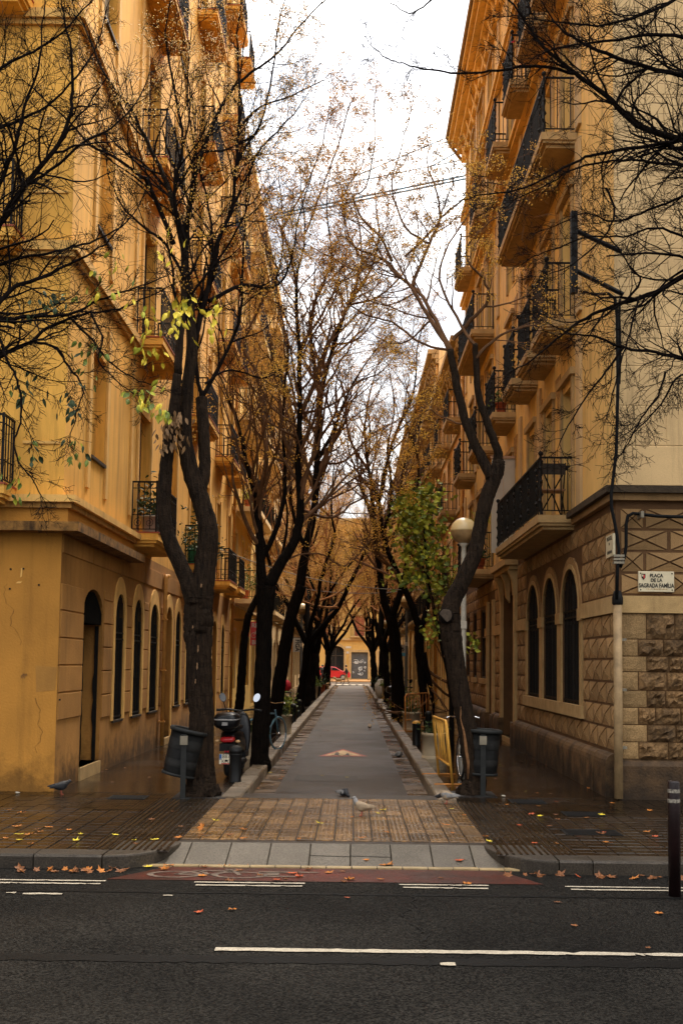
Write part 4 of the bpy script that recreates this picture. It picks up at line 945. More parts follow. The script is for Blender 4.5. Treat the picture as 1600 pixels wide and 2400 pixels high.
# tall downpipe at the corner, worn cream below and black above
pp = Vector((XR - .02, YF - .16, 0))
dp = MB().tube([(pp.x, pp.y, .02), (pp.x, pp.y, 2.72)], .062, 12).build('downpipe', PIPEW, RB, True)
link('pipe_collar', MB().lathe([(.062, 2.70), (.078, 2.72), (.078, 2.80), (.05, 2.9)], 12, (pp.x, pp.y, 0)).mesh('pipe_collar', IRON, True), dp)
for z in (.7, 1.5, 2.2): link('pipe_bracket', MB().box(pp.x - .02, pp.x + .12, pp.y - .01, pp.y + .15, z, z + .035).mesh('pipe_bracket', CLAMP), dp)
cb = thing('cable_bundle', 'thick black cable bundle climbing the right corner above the cream downpipe', 'cable', (pp.x, pp.y, 2.8))
def pxpath(pts, Y): return [wy(px, py, Y) for px, py in pts]
yc = YF - .20
MB().tube(pxpath([(1444, 1405), (1446, 1330), (1449, 1290), (1444, 1250), (1432, 1190), (1431, 1160), (1437, 1110), (1443, 1060), (1445, 980), (1447, 900), (1446, 820), (1445, 740), (1440, 700), (1425, 688), (1395, 690), (1360, 684)], yc - .02), .024, 8).build('main_cable', CABLE, cb, True)
MB().tube(pxpath([(1452, 1330), (1462, 1306), (1466, 1280), (1466, 1230), (1470, 1210), (1482, 1203), (1500, 1205), (1540, 1210), (1620, 1212)], yc + .06), .024, 8).build('side_cable', CABLE, cb, True)
MB().tube(pxpath([(1450, 900), (1453, 820), (1450, 740), (1452, 700)], yc), .018, 6).build('thin_cable', CABLE, cb, True)
cm = MB()
for py in (1303, 1311, 1319): p = wy(1448, py, yc); cm.box(p.x - .075, p.x + .075, p.y - .05, p.y + .04, p.z - .016, p.z + .016)
cm.build('clamp', CLAMP, cb)
p = wy(1503, 1206, yc); MB().box(p.x - .02, p.x + .02, p.y - .04, p.y + .2, p.z - .045, p.z + .045).build('clamp', CLAMP, cb)
# steel bracket frame that hangs out from the corner
bk = thing('steel_bracket', 'black steel bracket frame with diagonal struts on the right corner', 'bracket', (3.1, 16, 7))
b1, b2 = wy(1343, 498, 15.75), wy(1343, 688, 15.75)
MB().box(b1.x - .045, b1.x + .045, 15.68, 15.78, b2.z, b1.z).build('upright', IRON, bk)
for (q0, q1) in (((1348, 540), (1455, 590)), ((1348, 634), (1459, 690))): MB().tube([wy(*q0, 15.75), wy(*q1, 15.86)], .035, 6).build('strut', IRON, bk)

# ---------------------------------------------------------------- the rest of the street
def street_building(side, y0, y1, H, m, label, floors, step, bal, trim, gf, seed, slab='plain', depth=12, brick=False):
    random.seed(seed); s = 1 if side == 'L' else -1; X = XL if side == 'L' else XR
    pl = PL if side == 'L' else PR
    t = thing('street_building', label, 'building', (X - s * depth / 2, (y0 + y1) / 2, 0), group='buildings along the passage')
    ops = []; cols = []; u = y0 + step * .5
    while u < y1 - .8: cols.append((u - .5, u + .5)); u += step
    for z in floors: ops += [(a, b, z + .05, z + 2.35, .25 if brick else 0, .25) for a, b in cols]
    gops = [(a - .15, b + .15, .1 if i % 2 else .9, 2.9, .4 if i % 3 else 0, .25) for i, (a, b) in enumerate(cols)]
    mb = wall_open(pl, y0, y1, -.2, floors[0] - .25, gops); mb.build('wall', gf, t)
    mb = wall_open(pl, y0, y1, floors[0] - .25, H, ops); xo = X - s * depth
    mb.quad((X, y0, 0), (xo, y0, 0), (xo, y0, H), (X, y0, H)); mb.quad((X, y1, 0), (xo, y1, 0), (xo, y1, H), (X, y1, H)); mb.quad((X, y0, H), (xo, y0, H), (xo, y1, H), (X, y1, H)); mb.quad((xo, y0, 0), (xo, y1, 0), (xo, y1, H), (xo, y0, H))
    mb.build('wall', m, t)
    for i, (a, b, c, d, r, dep) in enumerate(gops):
        window(pl, a, b, c, d, dep, t, random.choice((SHUT, DARKWOOD, SHUTG)), random.choice((GLASS, DARKWOOD, SHUT)), r, 1, (.65,), 'door' if c < .5 else 'window', .07); surround(pl, a, b, c, d, r, .12, .03, t, trim)
    for j, z in enumerate(floors):
        MB().pbox(pl, y0 + .05, y1 - .05, z - .22, z - .1, .001, .08).build('string_course', trim, t)
        for i, (a, b) in enumerate(cols):
            if random.random() < .45: shutters(pl, a, b, z + .05, z + 2.35, .22, t, random.choice((SHUT, SHUTG, SHUT)), 12)
            else: window(pl, a, b, z + .05, z + 2.35, .22, t, random.choice((WHITE, SHUT)), GLASS, .25 if brick else 0, 1, (.75,), 'balcony_door', .07)
            surround(pl, a, b, z + .05, z + 2.35, .25 if brick else 0, .13, .035, t, trim)
            if bal == 'all' or (bal == 'alt' and (i + j) % 2 == 0): balcony(pl, a - .45, b + .45, z, .6, t, trim, slab, .98, False, .14)
        if bal == 'long': balcony(pl, y0 + .8, y0 + (y1 - y0) * .45, z, .85, t, trim, 'slab', .98, False, .16, .16); balcony(pl, y0 + (y1 - y0) * .55, y1 - .8, z, .85, t, trim, 'slab', .98, False, .16, .16)
    for k, (w, h) in enumerate(((.15, .25), (.32, .18), (.5, .18))): MB().pbox(pl, y0, y1, H - .65 + k * .22, H - .65 + k * .22 + .2, .001, w).build('cornice', trim, t)
    u = y0 + .4
    while u < y1: MB().prism([(.001, H - .95), (.08, H - .9), (.28, H - .45), (.001, H - .45)], lambda p, q, w: pl(w, q, p), u, u + .18).build('cornice_bracket', trim, t); u += .9
    for u in (y0 + .15, y1 - .15): pipe(pl, u, .05, H - .7, .05, t, PIPE)
    return t
street_building('L', 38.02, 56, 19.4, RENDER2, 'yellow rendered building with long concrete balconies after the left corner building', [4.0, 7.2, 10.4, 13.6, 16.4], 2.6, 'long', RENDER3, RENDER2, 21)
street_building('L', 56.03, 76, 16.6, RENDER3, 'cream rendered building in the middle of the left row', [4.1, 7.3, 10.5, 13.4], 2.5, 'alt', STONE, RENDER3, 22)
street_building('L', 76.03, 97.5, 17.5, RENDER2, 'yellow building at the far end of the left row', [4.1, 7.3, 10.5, 13.7], 2.7, 'all', STONE, RENDER3, 23)
bb = street_building('R', 38.02, 50, 13.1, mat('warm_brick_render', (.60, .33, .13), .85, .3, 2, .3, 30), 'brick and stone building with bracketed cornice after the right corner building', [4.2, 7.4, 10.3], 2.4, 'alt', STONE, SANDW, 31, brick=True)
bb_m = BRICK
# individual brick courses on its pier nearest the camera
bkm = MB().box(-.12, .0, -.115, .115, -.03, .03).mesh('brick', BRICK); random.seed(2)
for i in range(100):
    for k in range(3): link('brick', bkm, bb, loc=(XR + .09, 38.25 + k * .25 + (.12 if i % 2 else 0), 4.3 + i * .082), scale=(random.uniform(.97, 1.05), 1, 1))
MB().box(XR + .8, XR + 9, 38.4, 48, 13.1, 15.6).build('brick_attic', BRICK, bb)
street_building('R', 50.03, 72, 16.0, RENDER3, 'cream rendered building in the middle of the right row', [4.1, 7.3, 10.5, 13.2], 2.5, 'all', STONE, SANDW, 32)
street_building('R', 72.03, 97.5, 17.2, RENDER2, 'yellow building at the far end of the right row', [4.1, 7.3, 10.5, 13.7], 2.7, 'alt', STONE, RENDER3, 33)
# building that closes the view across the far street
YB = 130.0; PB = plane_y(YB)
FB = thing('apartment_building', 'yellow apartment building closing the view at the end of the passage', 'building', (0, 136, 0))
fops = [(-2.9, -1.0, 0, 3.75, .6, .3), (-.15, 1.75, 0, 3.05, 0, .3), (3.0, 4.6, 0, 3.2, 0, .3), (-6.5, -4.5, 0, 3.2, .5, .3)]
uo = []
for z in (4.9, 8.2, 11.5, 14.6): uo += [(x_ - .55, x_ + .55, z, z + 2.4, 0, .3) for x_ in (-12, -9, -6, -3.1, 0.75, 3.9, 7, 10)]
wall_open(PB, -16, 16, -.1, 4.4, fops).build('wall', RENDER4, FB)
mb = wall_open(PB, -16, 16, 4.4, 18.5, uo); box_shell(mb, -16, 16, YB, YB + 12, 18.5, ('F',)); mb.build('wall', RENDER4, FB)
MB().pbox(PB, -16, 16, 4.4, 4.65, .001, .25).build('string_course', STONE, FB)
for i, (a, b, c, d, r, dep) in enumerate(fops):
    surround(PB, a, b, c, d, r, .28, .08, FB, STONE)
    if i == 1:
        gd_ = MB().pbox(PB, a, b, c, d, -.28, -.2).build('garage_door', mat('grey_roller_door', (.07, .07, .07), .6, .3, 3), FB)
        random.seed(9); sp = MB()
        for k in range(16):
            c0 = PB(random.uniform(a + .2, b - .2), random.uniform(.5, 2.4), -.19); sp.tube(spiral(c0, random.uniform(.12, .35), random.uniform(.5, 1.3), (1, 0, 0), (0, 0, .7), 12, random.choice((-1, 1)), random.uniform(0, 6)), random.uniform(.02, .05), 4)
        link('graffiti', sp.mesh('graffiti', mat('white_spray', (.5, .5, .48), .6, .2, 2)), gd_)
    else: window(PB, a, b, c, d, .3, FB, DARKWOOD, GLASS, r, 1, (.7,), 'door', .1)
random.seed(12)
for (a, b, c, d, r, dep) in uo:
    if a > -8 and a < 8: shutters(PB, a, b, c, d, .25, FB, mat('red_brown_shutter', (.26, .07, .03), .65, .25, 5), 8); surround(PB, a, b, c, d, 0, .15, .05, FB, STONE)
    if a > -8 and a < 8 and random.random() < .7: balcony(PB, a - .5, b + .5, c, .6, FB, STONE, 'plain', 1.0, False, .16)
    MB().quad(PB(a, c, -.3), PB(b, c, -.3), PB(b, d, -.3), PB(a, d, -.3)).build('pane', GLASS, FB)
for x_, z in ((-1.05 + .55, 3.6), (-.5, 3.0)): MB().pbox(PB, x_ - .3, x_ + .3, z - .12, z + .12, .001, .04).build('wall_plaque', WHITE, FB)
for k, (w, h) in enumerate(((.2, .3), (.5, .3))): MB().pbox(PB, -16, 16, 17.8 + k * .35, 18.1 + k * .35, .001, w).build('cornice', STONE, FB)

# ================================================================== TREES
class Tree:
    def __init__(s, seed, droop=0.0, up=0.25, wander=0.22, clip=True):
        s.rng = random.Random(seed); s.thick = MB(); s.thin = MB(); s.berry = MB(); s.tips = []
        s.droop, s.up, s.wander, s.clip = droop, up, wander, clip
    def vec(s): return Vector((s.rng.uniform(-1, 1), s.rng.uniform(-1, 1), s.rng.uniform(-1, 1)))
    def inside(s, p):
        return (not s.clip) or p.y < 15.6 or (-3.95 < p.x < 3.5)
    def smooth(s, pts, rad, sub=4, jit=0.0):
        out, ro = [], []; n = len(pts)
        for i in range(n - 1):
            p0, p1, p2, p3 = pts[max(i - 1, 0)], pts[i], pts[i + 1], pts[min(i + 2, n - 1)]
            for k in range(sub):
                t = k / sub
                out.append(0.5 * ((2 * p1) + (p2 - p0) * t + (2 * p0 - 5 * p1 + 4 * p2 - p3) * t * t + (3 * p1 - p0 - 3 * p2 + p3) * t ** 3) + s.vec() * jit); ro.append(rad[i] + (rad[i + 1] - rad[i]) * t)
        out.append(pts[-1]); ro.append(rad[-1]); return out, ro
    def limb(s, pts, rad, sub=4, jit=0.012, n=None):
        """traced limb: a smooth tapering tube; returns its points for branching"""
        p, r = s.smooth([Vector(q) for q in pts], rad, sub, jit)
        big = max(rad)
        mb = s.thick if big > 0.055 else s.thin
        mb.tube(p, r, n or (14 if big > .1 else 8 if big > .04 else 5), True, 0.03 if big > .1 else 0.05, ridge=.13 if big > .075 else 0)
        return p, r
    def shoot(s, p, d, L, r, lvl, maxl, kids):
        n = max(3, min(7, int(L / .16) + 2)); pts = [p.copy()]; rad = [r]; step = L / n; d = d.normalized()
        for i in range(n):
            d = (d + s.vec() * s.wander + Vector((0, 0, s.up * .35 * (1 if lvl < maxl else .4) - s.droop * (i / n) * .6))).normalized()
            q = pts[-1] + d * step
            if not s.inside(q): d.x *= -.6; q = pts[-1] + d * step
            pts.append(q); rad.append(max(.0022, r * (1 - .62 * (i + 1) / n)))
        (s.thick if r > .055 else s.thin).tube(pts, rad, 6 if r > .03 else 4 if r > .012 else 3, False)
        if lvl < maxl:
            k = kids[lvl] if lvl < len(kids) else 3
            k = max(1, int(k * s.rng.uniform(.7, 1.3) + .5))
            for j in range(k):
                t = s.rng.uniform(.22, .98); i = min(n - 1, int(t * n)); b = pts[i].lerp(pts[i + 1], t * n - i)
                tan = (pts[i + 1] - pts[i]).normalized(); side = tan.cross(s.vec()).normalized(); ang = s.rng.uniform(.5, 1.05)
                s.shoot(b, tan * math.cos(ang) + side * math.sin(ang), L * s.rng.uniform(.38, .68), max(.003, rad[i] * s.rng.uniform(.45, .65)), lvl + 1, maxl, kids)
        else: s.tips.append((pts[-1], d))
    def sprout(s, path, rads, t0, t1, every, Lf, maxl, kids, minL=.5, maxL=2.4, ang=(.45, 1.0)):
        """side shoots along a traced limb"""
        L = 0; n = len(path); nxt = s.rng.uniform(0, every)
        tot = sum((path[i + 1] - path[i]).length for i in range(n - 1)); a = 0
        for i in range(n - 1):
            seg = (path[i + 1] - path[i]); l = seg.length
            while nxt < a + l:
                f = nxt / tot
                if t0 <= f <= t1:
                    b = path[i].lerp(path[i + 1], (nxt - a) / l); tan = seg.normalized(); side = tan.cross(s.vec()).normalized(); an = s.rng.uniform(*ang)
                    ln = min(maxL, max(minL, rads[i] * Lf)) * s.rng.uniform(.6, 1.2)
                    s.shoot(b, tan * math.cos(an) + side * math.sin(an), ln, rads[i] * s.rng.uniform(.4, .6), 0, maxl, kids)
                nxt += every * s.rng.uniform(.6, 1.4)
            a += l
        d = (path[-1] - path[-2]).normalized()
        if t1 >= 1:
            for _ in range(2): s.shoot(path[-1], d + s.vec() * .5, min(maxL, max(minL, rads[-1] * Lf)), rads[-1] * .8, 0, maxl, kids)
    def berries(s, prob, n0, n1, rad=.0100, spread=.09):
        for p, d in s.tips:
            if s.rng.random() > prob: continue
            for _ in range(s.rng.randint(n0, n1)):
                v = s.vec(); v.z = v.z * .8 - .35; q = p + v * spread * s.rng.uniform(.5, 1.4)
                s.berry.octa(q, rad * s.rng.uniform(.75, 1.2))
                if s.rng.random() < .5: s.thin.tube([p, p.lerp(q, .5) + Vector((0, 0, .012)), q], [.0022, .0018, .0018], 3, False)
    def finish(s, root, mthick, mthin, mberry=BERRY):
        s.thick.build('trunk', mthick, root, True)
        if s.thin.v: s.thin.build('crown', mthin, root, kind='stuff')
        if s.berry.v: s.berry.build('berries', mberry, root, kind='stuff')
def dpath(pts, ys):
    """photo points (1568-wide coordinates) at given depths"""
    if not hasattr(ys, '__len__'): ys = [ys] * len(pts)
    n = len(pts); out = []
    for i, q in enumerate(pts):
        t = i / (n - 1) * (len(ys) - 1); k = min(len(ys) - 2, int(t)) if len(ys) > 1 else 0
        y = ys[k] + (ys[k + 1] - ys[k]) * (t - k) if len(ys) > 1 else ys[0]
        out.append(wy(*D(*q), y))
    return out
def fpath(pts, ys): return dpath([(x / 1.0204, y / 1.0204) for x, y in pts], ys)
def lin(a, b, n): return [a + (b - a) * (i / (n - 1)) ** .8 for i in range(n)]
GM = 'street trees lining the passage'

# --- left front tree (by the scooter and tilted bin)
t = Tree(101); root = thing('bare_tree', 'tall bare tree by the tilted bin, forking low with pale scars on its trunk', 'tree', (-2.05, 15.75, 0), group=GM)
Y0 = 15.75
t.limb([(-2.05, Y0, -.02), (-2.06, Y0, .12)] + dpath([(462, 1760), (463, 1650), (458, 1530), (455, 1440), (456, 1370)], Y0), [.27, .20, .175, .165, .165, .185, .20], 16, .004, 34)
A, Ar = t.limb(dpath([(450, 1400), (425, 1320), (390, 1240), (378, 1180), (380, 1090), (390, 1000), (400, 940), (408, 860)], [15.75, 15.6]), [.12, .11, .10, .095, .09, .085, .075, .06], 9, .004, 22)
A2, A2r = t.limb(dpath([(408, 860), (418, 740), (424, 640), (418, 550), (395, 460), (365, 380), (330, 310), (300, 250), (240, 170), (195, 60)], [15.6, 15.9, 15.4]), lin(.06, .012, 10))
B, Br = t.limb(dpath([(458, 1385), (474, 1290), (478, 1220), (462, 1150), (440, 1090), (424, 1000), (430, 900), (440, 800), (434, 650)], 15.8), [.17, .15, .14, .125, .115, .10, .085, .075, .055], 9, .004, 22)
Cc, Cr = t.limb(dpath([(455, 1140), (470, 1070), (467, 980), (463, 915)], [15.8, 16.1]), [.095, .085, .08, .085], 9, .004, 20)
subs = [
 ([(434, 650), (426, 560), (440, 450), (470, 330), (520, 225), (560, 180), (640, 120), (700, 45), (762, -10)], [15.8, 16.2, 16.8, 17.5], .048),
 ([(440, 800), (470, 690), (500, 560), (535, 470), (545, 330), (550, 200), (545, 80), (560, -40)], [15.8, 16.4, 16.6], .048),
 ([(426, 560), (400, 450), (420, 330), (400, 200), (380, 80), (400, -50)], [15.8, 15.4], .035),
 ([(480, 690), (560, 655), (630, 660), (668, 600), (685, 500), (715, 410)], [16, 17, 17.5], .035),
 ([(545, 300), (600, 245), (670, 220), (740, 185)], [16.5, 17.5], .022),
 ([(500, 560), (560, 420), (600, 340), (650, 290), (690, 240)], [16.4, 17.2], .026),
 ([(463, 915), (500, 850), (548, 740), (556, 640), (560, 540), (570, 430), (575, 320)], [16.1, 16.6, 17], .036),
 ([(463, 915), (450, 830), (462, 700), (490, 610), (480, 480), (450, 350), (430, 200), (440, 60)], [16.1, 15.8], .034),
 ([(400, 560), (341, 422), (325, 406), (270, 364), (208, 334), (160, 280), (55, 185)], [15.5, 15.0, 14.6], .038),
 ([(424, 640), (380, 560), (330, 520), (280, 470), (250, 400), (245, 300)], [15.7, 15.2], .026),
 ([(545, 330), (590, 300), (620, 200), (640, 60), (660, -30)], [16.6, 17.2], .024),
 ([(470, 880), (530, 850), (600, 870), (640, 850)], [16.1, 17], .02),
]
paths = [(A2, A2r)]
for pts, ys, r in subs: paths.append(t.limb(dpath(pts, ys), lin(r, .008, len(pts))))
for p, r in paths: t.sprout(p, r, .12, 1, .21, 38, 2, (5, 3), .55, 1.7)
t.berries(.30, 8, 22)
t.finish(root, BARKB, TWIGD)
scar = MB(); random.seed(8)
for (px, py, h) in ((455, 1490, 22), (453, 1530, 22), (449, 1565, 14), (443, 1440, 10), (462, 1345, 12)):
    c = wy(*D(px, py), Y0 - .185); k = h * .8 * 15.6 / F / 2
    scar.prism([(-.006, -k), (.004, -k * .8), (.012, -k * .3), (.006, .1 * k), (.010, k * .5), (.002, k), (-.009, k * .7), (-.005, .2 * k), (-.011, -k * .2)], lambda a, b, w: (c.x + a, c.y + w, c.z + b), -.004, .06)
scar.build('bark_scar', mat('bare_wood', (.17, .095, .045), .8, .3, 20), root)
dead = MB(); rg = random.Random(4)
def leaf_into(mb, p, L, W, rg, droop=True):
    """a pointed oval leaf of six faces hanging from p"""
    a = rg.uniform(0, 2 * PI); d = Vector((math.cos(a) * .5, math.sin(a) * .5, -1 if droop else rg.uniform(-.4, .6))).normalized(); sd = d.cross(Vector((rg.uniform(-1, 1), rg.uniform(-1, 1), .2))).normalized(); up = sd.cross(d)
    P = [p, p + d * L * .3 + sd * W * .45 + up * W * .12, p + d * L * .62 + sd * W * .4 + up * W * .1, p + d * L, p + d * L * .62 - sd * W * .4 + up * W * .1, p + d * L * .3 - sd * W * .45 + up * W * .12, p + d * L * .45]
    n = len(mb.v); mb.v += [tuple(q) for q in P]
    for q in ((0, 1, 6), (1, 2, 6), (2, 3, 6), (3, 4, 6), (4, 5, 6), (5, 0, 6)): mb.f.append(tuple(n + i for i in q))
for _ in range(90):
    c = wy(*D(rg.gauss(392, 16), rg.uniform(940, 1030)), 15.5 + rg.uniform(-.15, .1)); leaf_into(dead, c, rg.uniform(.08, .15), .05, rg)
dead.build('dead_leaves', LEAFDEAD, root, kind='stuff')

# --- right front tree (sawn stub)
t = Tree(202); root = thing('bare_tree', 'leaning bare tree with a sawn stub and stripped bark, behind the right bin', 'tree', (1.68, 16.3, 0), group=GM)
Y0 = 16.3
t.limb([(1.70, Y0, -.02)] + dpath([(1092, 1790), (1080, 1720), (1062, 1620), (1046, 1530), (1034, 1450), (1030, 1405)], Y0), [.21, .15, .135, .13, .13, .145, .15], 16, .004, 32)
p0, r0 = t.limb(dpath([(1030, 1430), (1036, 1385), (1062, 1335), (1090, 1270), (1102, 1210), (1118, 1140), (1138, 1090), (1145, 1060)], Y0), [.15, .125, .115, .105, .10, .10, .10, .085], 10, .004, 26)
ra, rar = t.limb(dpath([(1128, 1100), (1100, 1040), (1072, 980), (1054, 910), (1042, 850), (1034, 805)], [16.3, 16.6]), [.085, .07, .065, .06, .055, .052], 4, .008)
rb, rbr = t.limb(dpath([(1145, 1070), (1140, 1030), (1118, 970), (1098, 900), (1092, 820), (1090, 790)], [16.3, 16.1]), [.085, .06, .055, .05, .045, .04], 4, .008)
subs = [
 ([(1034, 805), (1005, 760), (975, 710), (945, 660), (900, 620), (870, 575), (845, 530), (800, 500)], [16.6, 17.2, 17.8], .046),
 ([(1034, 805), (1000, 735), (960, 668), (925, 640), (880, 594), (816, 569), (791, 525), (800, 440)], [16.6, 17.6, 18.5], .040),
 ([(945, 655), (985, 560), (1010, 500), (1000, 430), (980, 380), (985, 340)], [17.2, 17.6], .030),
 ([(900, 600), (870, 540), (830, 500), (812, 450), (840, 430), (860, 330), (858, 250)], [17.6, 18.5], .026),
 ([(930, 590), (1000, 520), (1020, 470), (1040, 420)], [17.4, 17.2], .022),
 ([(1040, 780), (1080, 735), (1120, 690), (1110, 640), (1080, 610), (1070, 570), (1110, 520), (1170, 480)], [16.5, 16.0, 15.8], .034),
 ([(1092, 820), (1140, 775), (1175, 760), (1230, 745), (1290, 720)], [16.1, 15.7], .026),
 ([(1090, 790), (1060, 750), (1010, 640), (1030, 560), (1080, 480), (1085, 400)], [16.1, 16.6], .028),
 ([(990, 735), (940, 780), (900, 790), (860, 770)], [16.9, 17.8], .018),
 ([(1072, 980), (1020, 960), (985, 940), (960, 960)], [16.5, 17.3], .016),
 ([(985, 560), (930, 520), (900, 430), (915, 360), (940, 270)], [17.6, 18.2], .022),
 ([(1010, 500), (1060, 460), (1110, 420), (1190, 430)], [17.5, 17], .020),
 ([(1034, 805), (970, 790), (900, 740), (830, 720), (760, 660), (720, 600)], [16.7, 18, 19], .024),
 ([(880, 594), (820, 620), (760, 590), (700, 560)], [17.8, 19], .016),
 ([(960, 668), (900, 700), (850, 690), (800, 640)], [17.5, 18.5], .016),
]
for pts, ys, r in subs:
    p, q = t.limb(dpath(pts, ys), lin(r, .007, len(pts))); t.sprout(p, q, .2, 1, .22, 36, 2, (4, 4), .5, 1.4)
t.berries(.38, 8, 22)
t.finish(root, BARKB, TWIG)
st = wy(*D(1022, 1414), Y0 - .17)
stub = MB().tube([Vector((st.x + .06, Y0 + .02, st.z - .02)), Vector((st.x, st.y - .03, st.z))], [.115, .105], 18, True, .04).build('sawn_stub', BARK, root, True)
link('cut_face', MB().tube([Vector((st.x + .002, st.y - .028, st.z)), Vector((st.x - .001, st.y - .036, st.z))], [.095, .09], 18, True, .03).mesh('cut_face', CUTWOOD), stub)
strip_ = MB(); sp_ = dpath([(1052, 1580), (1058, 1615), (1057, 1650), (1066, 1685), (1070, 1720), (1075, 1755), (1074, 1790)], Y0 - .118)
strip_.tube(sp_, [.004, .012, .010, .022, .030, .026, .008], 6, True, .3); strip_.build('stripped_bark', mat('stripped_wood', (.17, .08, .03), .8, .35, 18, .4, 40), root, True)

# --- other traced trees
def traced(seed, label, base, trunk, tr, Y, limbs, bark=BARK, twig=TWIG, bp=.42, every=.19, fac=42, kids=(4, 3), bn=(7, 16)):
    t = Tree(seed); b = gp(*D(*base)); root = thing('bare_tree', label, 'tree', (b.x, Y, 0), group=GM)
    t.limb([Vector((b.x, Y, -.02))] + dpath(trunk, Y), tr, 10, .006, 22)
    for pts, ys, r in limbs:
        p, q = t.limb(dpath(pts, ys), lin(r, .008, len(pts)), 4, .014); t.sprout(p, q, .18, 1, every, fac, 2, kids, .6, 2.0)
    t.berries(bp, *bn, rad=.013); t.finish(root, bark, twig); return root
traced(303, 'dark forked tree between the scooter and the left kerb', (597, 1757), [(597, 1735), (602, 1600), (607, 1450), (612, 1345)], [.20, .165, .145, .14, .17], 20.6, [
 ([(606, 1360), (600, 1290), (592, 1180), (588, 1140), (570, 1080), (545, 970), (520, 900), (500, 850)], [20.6, 20.4], .10),
 ([(590, 1150), (612, 1060), (600, 940), (590, 860), (560, 790), (600, 700), (640, 620), (650, 520), (640, 400)], [20.5, 21, 21.5], .055),
 ([(615, 1350), (650, 1285), (678, 1235), (690, 1170), (684, 1060), (690, 950), (686, 800), (680, 650), (700, 540), (690, 430)], [20.6, 21.2], .115),
 ([(684, 1060), (650, 1000), (640, 900), (620, 800), (640, 720), (630, 600)], [21, 21.6], .045),
 ([(690, 950), (730, 860), (760, 780), (800, 700), (830, 600), (820, 500), (800, 420)], [21.2, 22.5], .05),
 ([(690, 1200), (745, 1150), (800, 1090), (850, 1060)], [21, 22.5], .05),
 ([(600, 1290), (640, 1200), (655, 1100), (650, 960), (660, 820), (655, 700)], [20.8, 21.5], .06),
 ([(680, 650), (660, 560), (620, 470), (590, 380)], [21.4, 21], .03),
 ([(686, 800), (740, 720), (790, 640), (850, 590), (900, 500)], [21.4, 23], .034),
 ([(690, 950), (760, 930), (820, 880), (880, 850), (930, 780)], [21.2, 23], .03),
 ([(700, 540), (735, 440), (775, 340), (800, 250), (815, 215)], [21.6, 22.4], .022),
 ([(650, 520), (700, 430), (740, 330), (755, 250)], [21.5, 22], .02),
 ([(640, 620), (600, 540), (580, 450), (560, 390)], [21.2, 21], .02),
 ([(690, 1170), (760, 1190), (820, 1150), (900, 1120), (960, 1060)], [21, 24], .034),
 ([(650, 1285), (730, 1270), (790, 1300), (850, 1240)], [21, 23], .022)])
traced(304, 'tree leaning right behind the blue bicycle on the left', (625, 1690), [(628, 1660), (645, 1550), (665, 1430), (692, 1345)], [.21, .18, .16, .15, .14], 28.8, [
 ([(690, 1350), (700, 1270), (720, 1180), (728, 1060), (738, 900), (768, 790), (800, 700), (850, 620), (870, 540), (860, 440)], [28.8, 29.5], .13),
 ([(728, 1060), (770, 980), (800, 900), (850, 820), (900, 760)], [29, 30], .06),
 ([(738, 900), (715, 800), (720, 700), (760, 600), (750, 480), (760, 380)], [29, 29.6], .06),
 ([(700, 1260), (670, 1160), (665, 1040), (640, 940), (645, 820)], [28.8, 28.4], .06),
 ([(728, 1060), (790, 1060), (850, 1000), (920, 960), (980, 900)], [29, 31], .04),
 ([(850, 620), (800, 540), (790, 450), (830, 380), (835, 330)], [29.5, 30], .03),
 ([(800, 700), (870, 680), (930, 620), (960, 540), (950, 460)], [29.5, 30.5], .036),
 ([(768, 790), (820, 780), (880, 720), (940, 700)], [29.4, 31], .034)])
traced(305, 'twin stemmed tree behind the right planter', (985, 1668), [(975, 1620), (968, 1550), (962, 1480), (963, 1440)], [.15, .12, .12, .13, .16], 33.5, [
 ([(966, 1450), (940, 1380), (905, 1300), (880, 1230), (870, 1150), (845, 1080), (850, 980), (830, 900)], [33.5, 33, 33.4], .12),
 ([(968, 1440), (985, 1360), (960, 1270), (955, 1180), (960, 1060), (930, 960), (940, 860)], [33.5, 34], .09),
 ([(880, 1230), (900, 1130), (890, 1030), (905, 930), (890, 830)], [33, 33.6], .06),
 ([(870, 1150), (900, 1020), (950, 900), (960, 780), (1000, 680)], [33.2, 34], .06),
 ([(845, 1080), (800, 1000), (790, 900), (760, 830), (770, 740)], [33.4, 34], .05),
 ([(968, 1500), (984, 1560), (994, 1620), (998, 1668)], [33.5, 33.5], .13)], every=.28)
traced(306, 'dark tree with wide fork beside the parked black scooter on the right', (915, 1650), [(914, 1600), (910, 1520), (905, 1460), (898, 1415)], [.26, .22, .2, .19, .19], 37.5, [
 ([(898, 1430), (880, 1370), (868, 1280), (860, 1200), (850, 1100), (838, 1000), (850, 900), (880, 800)], [37.5, 38], .15),
 ([(900, 1420), (925, 1340), (935, 1260), (920, 1170), (925, 1080), (960, 980), (1000, 900)], [37.5, 37], .12),
 ([(860, 1200), (830, 1120), (815, 1040), (790, 960)], [38, 38.5], .07)], every=.3)
traced(307, 'slim curved tree leaning right in front of the red hanging sign', (555, 1668), [(550, 1620), (556, 1540), (562, 1460), (572, 1410)], [.14, .12, .11, .10, .095], 31.0, [
 ([(572, 1412), (590, 1370), (612, 1340), (640, 1300), (660, 1200), (650, 1100), (660, 1000)], [31, 31.5], .095),
 ([(640, 1300), (660, 1280), (668, 1230), (690, 1100), (700, 980)], [31.3, 32], .05)], every=.3)

